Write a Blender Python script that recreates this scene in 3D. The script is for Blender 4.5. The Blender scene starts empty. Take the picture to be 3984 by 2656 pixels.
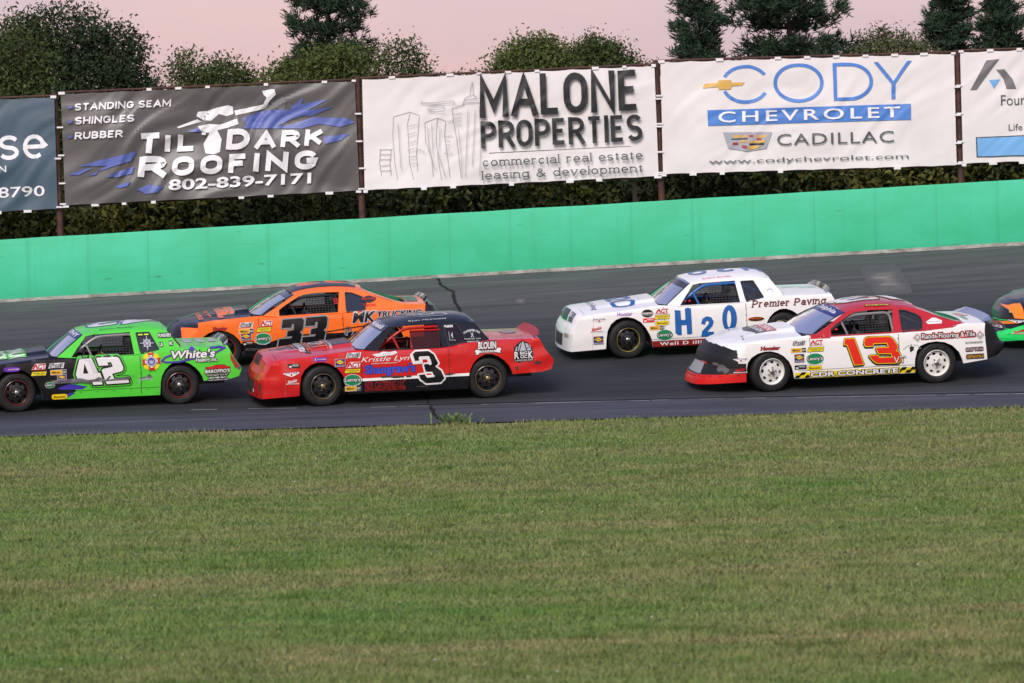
import bpy, bmesh, math, random
import numpy as np
from math import sin, cos, pi, radians, sqrt
from mathutils import Vector, Matrix, noise
from mathutils.geometry import delaunay_2d_cdt, tessellate_polygon

random.seed(7); RNG = np.random.default_rng(11)
SC = bpy.context.scene
COL = SC.collection
# measured positions: camera, track, banners, each car's frame and the places of its markings, in metres
T = __import__('json').loads(r'''{"M":{"42":[[0.96786,-0.17571,-0.00451,-6.98679],[0.17509,0.96603,-0.06146,75.52221],[0.01541,0.05967,0.98176,0.35498],[0.0,0.0,0.0,1.0]],
"3":[[0.9917,-0.18134,-0.0029,-1.9315],[0.18063,0.98903,-0.07452,75.40918],[0.01625,0.07278,1.00539,0.34428],[0.0,0.0,0.0,1.0]],
"13":[[1.01566,-0.19317,-0.00207,5.47108],[0.19216,1.01138,-0.09521,75.93565],[0.01982,0.09315,1.02947,0.39605],[0.0,0.0,0.0,1.0]],
"H2O":[[0.99725,-0.13461,-0.01109,3.2474],[0.13318,0.99373,-0.08661,79.86931],[0.02254,0.08436,1.00256,0.86088],[0.0,0.0,0.0,1.0]],
"33":[[1.00063,-0.14597,-0.01376,-3.8093],[0.14469,0.99845,-0.07011,80.33569],[0.02371,0.0674,1.00878,0.8403],[0.0,0.0,0.0,1.0]],
"R":[[1.00823,-0.13214,-0.00854,10.77082],[0.1305,1.00272,-0.10754,79.51077],[0.02239,0.10553,1.01115,0.87523],[0.0,0.0,0.0,1.0]],
"L":[[0.96692,-0.15383,-0.01084,-11.6129],[0.15307,0.96573,-0.05139,78.39287],[0.01877,0.04905,0.97773,0.58794],[0.0,0.0,0.0,1.0]]},
"st":{"H2O":[["hoosier_p",-1.403,0.766,0.268,0.08],["fivestar",-1.852,0.681,0.286,0.08],["milwaukee",-1.903,0.53,0.228,0.102],["sunoco",-1.876,0.336,0.171,0.137],["fastone",-1.008,0.758,0.228,0.147],["act",-0.755,0.784,0.24,0.091],["thunder",-0.752,0.682,0.247,0.068],["redbox",-0.989,0.637,0.2,0.074],["bassett",-0.758,0.58,0.235,0.074],["milton",-0.856,0.499,0.246,0.068],["lennys",-0.717,0.369,0.298,0.194],["premier",1.486,0.822,1.299,0.159],["oval",0.894,0.565,0.289,0.08],["crest",1.176,1.027,0.108,0.079],["well",-0.394,0.208,0.895,0.091]],
"42":[["act",-0.974,0.73,0.251,0.109],["fast1",-0.681,0.739,0.263,0.092],["milton",-0.651,0.627,0.263,0.075],["thunder",-0.978,0.62,0.246,0.064],["hoosier_e",-1.426,0.711,0.273,0.081],["bassett",-0.649,0.217,0.258,0.087],["lennys",-0.802,0.421,0.172,0.104],["sunoco",-0.597,0.538,0.149,0.081],["emblem",0.905,0.737,0.308,0.32],["whites",1.615,0.831,0.739,0.144],["heating",1.837,0.716,0.364,0.083],["swoosh",1.603,0.809,1.103,0.209],["baroffio",2.013,0.524,0.42,0.077],["garage",2.01,0.458,0.354,0.044],["phone",2.014,0.414,0.288,0.038],["family",2.013,0.375,0.332,0.028],["redcar",2.021,0.591,0.42,0.077],["punish",1.168,1.144,0.209,0.066],["le",1.094,1.001,0.049,0.066],["mc",1.263,1.013,0.055,0.066],["barn",0.806,0.455,0.231,0.154]],
"3":[["blackbox",-1.824,0.673,0.193,0.069],["fivestar",-1.871,0.542,0.278,0.085],["milwaukee_w",-1.858,0.419,0.203,0.096],["hoosier_b",-1.391,0.76,0.219,0.064],["sunoco",-1.067,0.686,0.161,0.128],["fast1",-0.842,0.798,0.248,0.096],["act",-0.853,0.638,0.253,0.107],["thunder",-0.867,0.547,0.247,0.059],["lennys",-0.871,0.397,0.29,0.193],["milton",-0.87,0.259,0.252,0.075],["kristle",-0.326,0.709,0.798,0.103],["oldcar",-0.332,0.799,0.419,0.086],["photography",-0.337,0.65,0.427,0.024],["shangraws",-0.249,0.536,0.83,0.186],["nek",-0.339,0.298,0.666,0.116],["email",-0.341,0.216,0.666,0.051],["blouin",1.367,0.859,0.303,0.117],["wrench",1.375,0.764,0.438,0.095],["bigrock",1.966,0.742,0.327,0.345],["haircare",1.144,1.01,0.28,0.2],["aussie",0.772,1.183,0.151,0.05],["quartersign",0.796,1.038,0.169,0.222]],
"13":[["fast1",-0.911,0.751,0.232,0.084],["act",-0.629,0.748,0.232,0.089],["milton",-0.924,0.641,0.242,0.069],["thunder",-0.639,0.641,0.253,0.065],["sunoco",-0.914,0.514,0.162,0.131],["lennys",-0.655,0.49,0.297,0.189],["blackbox",-0.893,0.366,0.194,0.069],["bassett",-0.664,0.343,0.232,0.074],["hoosier_r",-1.383,0.696,0.311,0.068],["fivestar",-1.856,0.529,0.236,0.074],["milwaukee",-1.87,0.366,0.204,0.095],["cdr",-0.01,0.238,1.45,0.111],["vt",0.735,0.409,0.196,0.105],["rands",1.564,0.748,0.882,0.103],["diamond",1.042,0.75,0.155,0.139],["diamond",2.087,0.744,0.149,0.139],["farnham",0.953,0.622,0.297,0.072],["bullhead",0.946,0.565,0.077,0.097],["pg",1.985,0.619,0.286,0.042],["gauth",1.99,0.51,0.293,0.051],["cordons",2.0,0.394,0.293,0.054],["whitesign",1.359,0.984,0.273,0.097],["delphia",0.563,1.227,0.37,0.048],["families",0.96,1.199,0.196,0.059]],
"33":[["fast1",-0.944,0.721,0.245,0.094],["act",-0.603,0.727,0.236,0.104],["milton",-0.952,0.613,0.25,0.081],["thunder",-0.645,0.627,0.241,0.071],["sunoco",-0.96,0.516,0.174,0.118],["lennys",-0.668,0.469,0.293,0.204],["hoosier_r2",-1.405,0.679,0.236,0.076],["fecteau",-0.869,0.294,0.217,0.057],["blackbox",-0.93,0.402,0.189,0.067],["mk",1.101,0.754,0.418,0.188],["pemblem",0.823,0.514,0.193,0.146],["trucking",1.723,0.785,0.78,0.126],["yipes",1.208,0.949,0.243,0.051],["northend",1.215,1.042,0.252,0.12],["names",0.636,1.036,0.109,0.109]],
"R":[["lce",-2.342,0.37,0.141,0.146],["fivestar",-2.11,0.479,0.252,0.066],["milwaukee",-2.091,0.314,0.23,0.095]]},
"pl":{"H2O":{"H":[[-0.531,0.792],[-0.428,0.779],[-0.422,0.614],[-0.347,0.615],[-0.352,0.809],[-0.3,0.824],[-0.243,0.804],[-0.236,0.376],[-0.269,0.355],[-0.326,0.364],[-0.333,0.524],[-0.419,0.522],[-0.419,0.349],[-0.488,0.355],[-0.53,0.397]],
"2":[[-0.077,0.527],[-0.051,0.617],[0.028,0.659],[0.108,0.634],[0.146,0.561],[0.12,0.483],[0.025,0.387],[0.146,0.384],[0.141,0.305],[-0.081,0.305],[-0.061,0.401],[0.053,0.52],[0.062,0.566],[0.026,0.579],[0.002,0.557],[-0.005,0.512]],
"0":[[0.555,0.592],[0.55,0.54],[0.539,0.491],[0.522,0.447],[0.5,0.411],[0.475,0.385],[0.447,0.369],[0.419,0.365],[0.39,0.372],[0.363,0.391],[0.34,0.42],[0.321,0.458],[0.307,0.503],[0.299,0.553],[0.297,0.605],[0.302,0.657],[0.313,0.705],[0.33,0.749],[0.351,0.785],[0.376,0.811],[0.404,0.827],[0.433,0.832],[0.462,0.824],[0.488,0.806],[0.512,0.777],[0.531,0.739],[0.545,0.694],[0.553,0.644]],
"0h":[[0.453,0.591],[0.45,0.545],[0.443,0.504],[0.434,0.472],[0.423,0.452],[0.411,0.445],[0.399,0.453],[0.389,0.474],[0.382,0.508],[0.378,0.549],[0.377,0.595],[0.381,0.641],[0.387,0.682],[0.397,0.714],[0.408,0.735],[0.42,0.741],[0.431,0.733],[0.441,0.712],[0.449,0.679],[0.453,0.637]],
"band":[[-0.927,0.269],[-0.93,0.167],[-0.031,0.158],[-0.028,0.274]]},
"42":{"4":[[-0.295,0.834],[-0.09,0.835],[0.009,0.59],[0.041,0.586],[0.072,0.495],[0.046,0.474],[0.078,0.393],[-0.08,0.388],[-0.108,0.474],[-0.339,0.507],[-0.367,0.576]],
"4h":[[-0.214,0.755],[-0.154,0.587],[-0.241,0.587]],
"2":[[-0.014,0.826],[0.005,0.84],[0.338,0.839],[0.368,0.815],[0.43,0.669],[0.428,0.622],[0.402,0.597],[0.239,0.562],[0.276,0.472],[0.5,0.471],[0.525,0.398],[0.145,0.392],[0.068,0.62],[0.085,0.649],[0.259,0.679],[0.231,0.757],[0.168,0.755],[0.184,0.709],[0.025,0.704]],
"black":[[0.132,0.904],[-0.362,0.494],[-0.46,0.425],[-0.52,0.377],[-0.355,0.31],[-0.535,0.179]],
"purple1":[[-0.467,0.425],[-0.177,0.367],[-0.267,0.32],[-0.639,0.335],[-0.674,0.362]],
"purple2":[[-0.488,0.272],[-0.371,0.267],[-0.528,0.186],[-0.57,0.21]],
"scrape":[[-0.785,0.499],[-0.603,0.498],[-0.457,0.509],[-0.347,0.515],[-0.252,0.507],[-0.166,0.477],[-0.049,0.486],[0.004,0.517],[0.084,0.502],[0.126,0.463],[0.187,0.526],[0.223,0.525],[0.17,0.468],[0.347,0.489],[0.523,0.507],[0.565,0.457],[0.418,0.453],[0.125,0.445],[-0.094,0.448],[-0.124,0.424],[-0.313,0.444],[-0.387,0.429],[-0.496,0.441],[-0.605,0.436],[-0.78,0.44]],
"swoosh":[[1.905,0.917],[2.071,0.923],[2.159,0.907],[2.002,0.837],[1.689,0.763],[1.378,0.707],[1.168,0.706],[1.081,0.731],[1.138,0.787],[1.25,0.824]]},
"3":{"3":[[0.108,0.757],[0.177,0.814],[0.39,0.815],[0.477,0.75],[0.546,0.603],[0.494,0.555],[0.587,0.484],[0.639,0.354],[0.575,0.29],[0.34,0.285],[0.247,0.356],[0.218,0.429],[0.317,0.436],[0.354,0.378],[0.477,0.384],[0.441,0.469],[0.335,0.474],[0.305,0.597],[0.411,0.609],[0.381,0.705],[0.252,0.705],[0.267,0.638],[0.144,0.633]],
"stripe":[[-1.019,0.424],[-0.998,0.369],[1.046,0.376],[1.048,0.441]],
"hoodtip":[[-2.048,0.787],[-1.489,0.966],[-0.748,1.018]]},
"13":{"1":[[-0.153,0.782],[-0.007,0.782],[0.14,0.366],[-0.007,0.36],[-0.12,0.69],[-0.17,0.696]],
"3":[[0.157,0.703],[0.177,0.776],[0.226,0.792],[0.584,0.782],[0.638,0.742],[0.706,0.633],[0.705,0.586],[0.672,0.561],[0.732,0.526],[0.763,0.44],[0.756,0.387],[0.707,0.358],[0.36,0.37],[0.295,0.421],[0.237,0.493],[0.378,0.496],[0.41,0.452],[0.622,0.452],[0.601,0.517],[0.39,0.527],[0.353,0.614],[0.565,0.614],[0.533,0.689],[0.311,0.69],[0.299,0.648],[0.18,0.651]],
"redfront":[[-0.699,0.818],[-0.402,0.819],[-0.396,0.855]],
"band":[[-1.198,0.302],[-1.2,0.192],[1.003,0.175],[1.005,0.281]]},
"33":{"3a":[[-0.312,0.778],[0.018,0.789],[0.054,0.755],[0.036,0.626],[0.018,0.585],[-0.027,0.554],[0.006,0.511],[-0.035,0.337],[-0.07,0.297],[-0.425,0.287],[-0.389,0.444],[-0.18,0.45],[-0.158,0.49],[-0.254,0.483],[-0.235,0.578],[-0.132,0.593],[-0.12,0.693],[-0.161,0.695],[-0.17,0.637],[-0.339,0.634]],
"3b":[[0.098,0.794],[0.429,0.805],[0.465,0.771],[0.447,0.642],[0.428,0.601],[0.383,0.57],[0.417,0.527],[0.376,0.353],[0.341,0.313],[-0.015,0.303],[0.021,0.46],[0.23,0.465],[0.253,0.506],[0.156,0.499],[0.175,0.594],[0.278,0.609],[0.291,0.709],[0.249,0.711],[0.24,0.653],[0.071,0.65]],
"line":[[-0.509,0.375],[0.163,0.461],[0.441,0.513],[1.089,0.575]],
"blackedge":[[-1.052,0.437],[-0.769,0.403],[-0.435,0.466],[-0.146,0.513]],
"blk2":[[0.43,0.447],[0.615,0.453],[1.087,0.521]]},
"R":{"green1":[[-2.448,0.445],[-2.449,0.423],[-2.221,0.477],[-2.244,0.486]],
"green2":[[-2.393,0.277],[-2.373,0.181],[-2.009,0.162],[-2.008,0.228],[-2.283,0.246],[-2.005,0.359],[-2.004,0.429],[-2.207,0.344],[-2.281,0.352],[-2.285,0.341],[-2.229,0.345]],
"orange1":[[-2.324,0.438],[-2.291,0.407],[-2.116,0.445],[-2.219,0.473]],
"orange2":[[-2.23,0.692],[-1.998,0.765],[-2.002,0.52],[-2.14,0.527],[-2.157,0.623]]}},
"ban":[[[-15.245,93.232,5.807],[-9.228,92.947,5.898],[-9.222,92.943,3.601],[-15.271,93.23,3.467]],[[-9.092,92.94,5.956],[-3.068,92.653,6.063],[-3.03,92.649,3.817],[-9.068,92.936,3.668]],[[-2.917,92.646,6.086],[3.034,92.361,6.21],[3.067,92.357,3.954],[-2.923,92.644,3.823]],[[3.159,92.355,6.278],[9.096,92.068,6.295],[9.098,92.066,4.021],[3.157,92.352,3.996]],[[9.219,92.062,6.318],[15.127,91.776,6.37],[15.125,91.773,4.13],[9.23,92.06,4.053]]],
"post":[[[-9.189,93.04,2.886],[-9.236,93.047,5.971]],[[-2.99,92.746,3.088],[-3.025,92.751,6.145]],[[3.125,92.453,3.289],[3.075,92.459,6.301]],[[9.194,92.161,3.577],[9.168,92.165,6.349]],[[-15.447,93.336,2.684],[-15.394,93.338,5.902]],[[15.175,91.871,3.601],[15.215,91.872,6.459]]],
"pw":[-0.04849818482040509,91.30045478476366],
"pz":[0.03189222642791214,2.08166830377785],
"pe":[0.08046651976498534,72.29226219896134],
"pt":[0.0337820339436826,3.357360518716165],
"cam":{"pitch":0.030587678990095898,
"roll":0.02530727415391778,
"h":3.5,
"f":159.57831325301203},
"trk":{"line":[[-9.105,74.093,0.225],[-5.733,74.195,0.227],[-4.558,74.208,0.226],[-2.202,74.049,0.202],[0.857,74.139,0.198],[3.35,74.179,0.19],[8.344,74.124,0.152],[9.043,74.134,0.148]],
"crack":[[-1.462,91.122,2.009],[-1.388,90.03,1.895],[-1.133,88.752,1.767],[-1.013,86.538,1.534],[-0.929,84.331,1.3],[-0.786,80.808,0.923]],
"crack2":[[-1.478,75.481,0.351],[-1.388,74.264,0.221],[-1.265,73.084,0.095],[-1.116,72.297,0.01]],
"patch":[[6.977,88.926,2.045],[7.817,88.765,2.052],[7.355,85.053,1.561],[6.674,85.721,1.63]],
"patch2":[[0.012,87.218,1.635],[0.347,87.275,1.65],[0.341,86.332,1.546],[0.034,86.449,1.551]]},
"roll":1.8,
"grass":[[-14,73.57],[-8.25,72.77],[-5.36,71.47],[-3.28,71.11],[-1.25,71.72],[-0.07,71.96],[2.23,72.78],[4.36,73.27],[8.21,72.98],[14,73.28]],
"bt":{"1":[["STANDING SEAM",0.2105,0.1244,0.3274,0.0639],["SHINGLES",0.1479,0.2476,0.2033,0.0639],["RUBBER",0.1264,0.3812,0.1662,0.0638],["T",0.2964,0.4788,0.0845,0.178],["IL",0.4003,0.4876,0.1108,0.1462],["'",0.4786,0.4359,0.0237,0.0627],["D",0.5983,0.4788,0.0818,0.1817],["ARK",0.7721,0.4965,0.2322,0.1471],["R",0.3022,0.6885,0.095,0.1781],["OOFING",0.616,0.6967,0.4958,0.1649],["802-839-7171",0.5975,0.8623,0.4851,0.1006]],
"p1":[["white",[[0.4566,0.2544],[0.4625,0.216],[0.4969,0.2104],[0.529,0.1863],[0.5662,0.1698],[0.5818,0.1857],[0.5834,0.2488],[0.5594,0.2669],[0.5334,0.2428],[0.506,0.3023],[0.4798,0.2921]]],["white",[[0.4605,0.3457],[0.5003,0.3296],[0.5371,0.3411],[0.5959,0.2924],[0.6004,0.3419],[0.563,0.3723],[0.5258,0.3887],[0.5403,0.4744],[0.5333,0.5854],[0.5119,0.6064],[0.483,0.593],[0.4764,0.5083],[0.499,0.4133],[0.4678,0.3885]]],["white",[[0.3893,0.3439],[0.4588,0.2826],[0.4743,0.3055],[0.3944,0.3557]]],["white",[[0.5865,0.2212],[0.6875,0.1774],[0.6975,0.2137],[0.5911,0.2638]]],["white",[[0.6842,0.0509],[0.7266,0.0419],[0.7311,0.0915],[0.7091,0.145],[0.6977,0.1997],[0.6819,0.1978],[0.699,0.1157],[0.6889,0.0865]]],["grey",[[0.7036,0.1583],[0.7415,0.0998],[0.7647,0.1376],[0.7609,0.2073],[0.733,0.3022],[0.717,0.3142],[0.7395,0.2258]]],["blue",[[0.6117,0.2943],[0.6866,0.2334],[0.7553,0.2277],[0.8442,0.2807],[0.7856,0.3157],[0.7156,0.3982],[0.6156,0.3858],[0.6268,0.3452]]],["blue",[[0.782,0.2099],[0.8255,0.1309],[0.8139,0.1927],[0.9096,0.1551],[0.8341,0.2514],[0.9242,0.2272],[0.8491,0.3024],[0.7914,0.2813],[0.7649,0.285]]],["blue",[[0.79,0.3653],[0.8543,0.3101],[0.9699,0.3384],[0.9957,0.3768],[0.9476,0.4131],[0.8743,0.3758],[0.8157,0.4107],[0.684,0.3943]]],["blue",[[0.8829,0.4964],[0.9783,0.4732],[0.9457,0.5325],[0.8924,0.5609]]],["blue",[[0.4202,0.3924],[0.4629,0.3599],[0.4729,0.3961]]],["blue",[[0.0521,0.6566],[0.1214,0.6099],[0.1851,0.5832],[0.2543,0.5432],[0.2319,0.6308],[0.1946,0.6539],[0.1306,0.7014],[0.1094,0.7056],[0.1523,0.6624]]],["blue",[[0.0141,0.7281],[0.0676,0.6794],[0.0993,0.6765],[0.051,0.7328]]],["blue",[[0.1455,0.7589],[0.199,0.7101],[0.2417,0.6808],[0.2355,0.7426],[0.1823,0.7706]]],["blue",[[0.1705,0.8525],[0.2291,0.8114],[0.218,0.8517],[0.1913,0.8691]]],["blue",[[0.2329,0.9094],[0.2866,0.8468],[0.3389,0.8745],[0.3171,0.9204],[0.2747,0.9357],[0.2543,0.8913]]],["blue",[[0.0772,0.7432],[0.1199,0.707],[0.1089,0.7403]]],["blue",[[0.0232,0.1188],[0.0381,0.1067],[0.0388,0.1318],[0.0239,0.1411]]],["blue",[[0.0212,0.2504],[0.0362,0.2383],[0.0369,0.2634],[0.022,0.2713]]],["blue",[[0.0193,0.3819],[0.0342,0.3699],[0.0349,0.395],[0.02,0.4042]]]],
"2":[["MALONE",0.6721,0.2101,0.5404,0.3773],["PROPERTIES",0.6763,0.5508,0.5464,0.2453],["commercial real estate",0.6765,0.7977,0.5433,0.078],["leasing & development",0.6749,0.916,0.5476,0.078]],
"p2":[["black",[[0.4272,0.7148],[0.9088,0.7135],[0.9087,0.7173],[0.4272,0.7198]]],["stroke",[[0.1041,0.3504],[0.1618,0.3136],[0.1925,0.3489]]],["stroke",[[0.1041,0.3504],[0.1002,0.5137],[0.1049,0.7663],[0.113,0.9185]]],["stroke",[[0.1618,0.3136],[0.1512,0.4194],[0.1542,0.5961],[0.1549,0.7726],[0.1677,0.9254]]],["stroke",[[0.1925,0.3489],[0.186,0.5245],[0.1794,0.7001],[0.1827,0.8517]]],["stroke",[[0.211,0.4143],[0.2543,0.3781],[0.2826,0.4106]]],["stroke",[[0.211,0.4143],[0.2117,0.5781],[0.2313,0.757],[0.2345,0.9086]]],["stroke",[[0.2543,0.3781],[0.2474,0.5826],[0.2548,0.7851],[0.2628,0.9373]]],["stroke",[[0.2826,0.4106],[0.2765,0.5359],[0.2842,0.7132],[0.2916,0.9157]]],["stroke",[[0.0536,0.6402],[0.0989,0.6421]]],["stroke",[[0.057,0.6406],[0.0525,0.7598],[0.0586,0.8739]]],["stroke",[[0.0941,0.6453],[0.0882,0.7642],[0.0919,0.8781]]],["stroke",[[0.0556,0.6845],[0.0938,0.6856]]],["stroke",[[0.0543,0.7285],[0.0924,0.7295]]],["stroke",[[0.0537,0.7851],[0.0909,0.7835]]],["stroke",[[0.0567,0.8296],[0.0914,0.8302]]],["stroke",[[0.3053,0.3001],[0.3415,0.2731],[0.3488,0.2552],[0.4038,0.2583]]],["stroke",[[0.3053,0.3001],[0.3087,0.4265],[0.3189,0.5916],[0.3295,0.9331]]],["stroke",[[0.3415,0.2731],[0.3518,0.2051],[0.3783,0.1807],[0.39,0.2099]]],["stroke",[[0.3664,0.1818],[0.3773,0.0634]]],["stroke",[[0.3798,0.1809],[0.3773,0.0634]]],["stroke",[[0.3492,0.2237],[0.3899,0.22]]],["stroke",[[0.3096,0.351],[0.3383,0.342]]],["stroke",[[0.3091,0.3888],[0.3379,0.3798]]],["stroke",[[0.3112,0.4205],[0.3352,0.4109]]],["stroke",[[0.3132,0.4523],[0.3348,0.4449]]],["stroke",[[0.2873,0.4175],[0.3113,0.4079]]],["stroke",[[0.2764,0.5485],[0.3051,0.547]]],["stroke",[[0.2784,0.5865],[0.2951,0.5861]]],["stroke",[[0.278,0.6243],[0.2947,0.6238]]],["stroke",[[0.2776,0.662],[0.2943,0.6616]]],["stroke",[[0.2748,0.6995],[0.3034,0.7005]]],["stroke",[[0.1985,0.23],[0.2414,0.2417],[0.3085,0.2274]]],["stroke",[[0.1993,0.2402],[0.2508,0.2555],[0.313,0.2507]]],["stroke",[[0.2009,0.2265],[0.2007,0.2429]]],["stroke",[[0.3061,0.2246],[0.3178,0.2513]]],["stroke",[[0.2217,0.2959],[0.2291,0.2716],[0.2603,0.263],[0.2793,0.2716],[0.2791,0.2905],[0.2503,0.3058],[0.2217,0.2997]]],["stroke",[[0.2264,0.3091],[0.2453,0.3241],[0.2788,0.322]]],["stroke",[[0.1533,0.4448],[0.187,0.4238]]],["stroke",[[0.1502,0.52],[0.1815,0.4987]]],["stroke",[[0.1509,0.5957],[0.1807,0.5742]]],["stroke",[[0.1512,0.6587],[0.1801,0.6372]]],["stroke",[[0.153,0.722],[0.1817,0.713]]],["stroke",[[0.1548,0.7852],[0.1835,0.7699]]],["stroke",[[0.18,0.6435],[0.2083,0.6785]]],["stroke",[[0.3839,0.3226],[0.3761,0.5988],[0.3688,0.8246]]],["stroke",[[0.3601,0.3196],[0.352,0.6209],[0.3439,0.9223]]],["stroke",[[0.3987,0.2866],[0.4005,0.5514],[0.3938,0.9286]]],["stroke",[[0.2201,0.4532],[0.2231,0.63],[0.24,0.8337]]],["stroke",[[0.1202,0.4155],[0.123,0.6174],[0.1258,0.8194]]],["stroke",[[0.2347,0.4298],[0.2366,0.7073]]],["stroke",[[0.3247,0.4915],[0.3318,0.7192],[0.3344,0.9211]]],["stroke",[[0.263,0.4586],[0.2556,0.7096],[0.2773,0.914]]]],
"3":[["CHEVROLET",0.5026,0.5072,0.6192,0.0981],["CADILLAC",0.5902,0.7234,0.398,0.1009],["www.codychevrolet.com",0.4974,0.9082,0.68,0.0577]],
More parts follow.
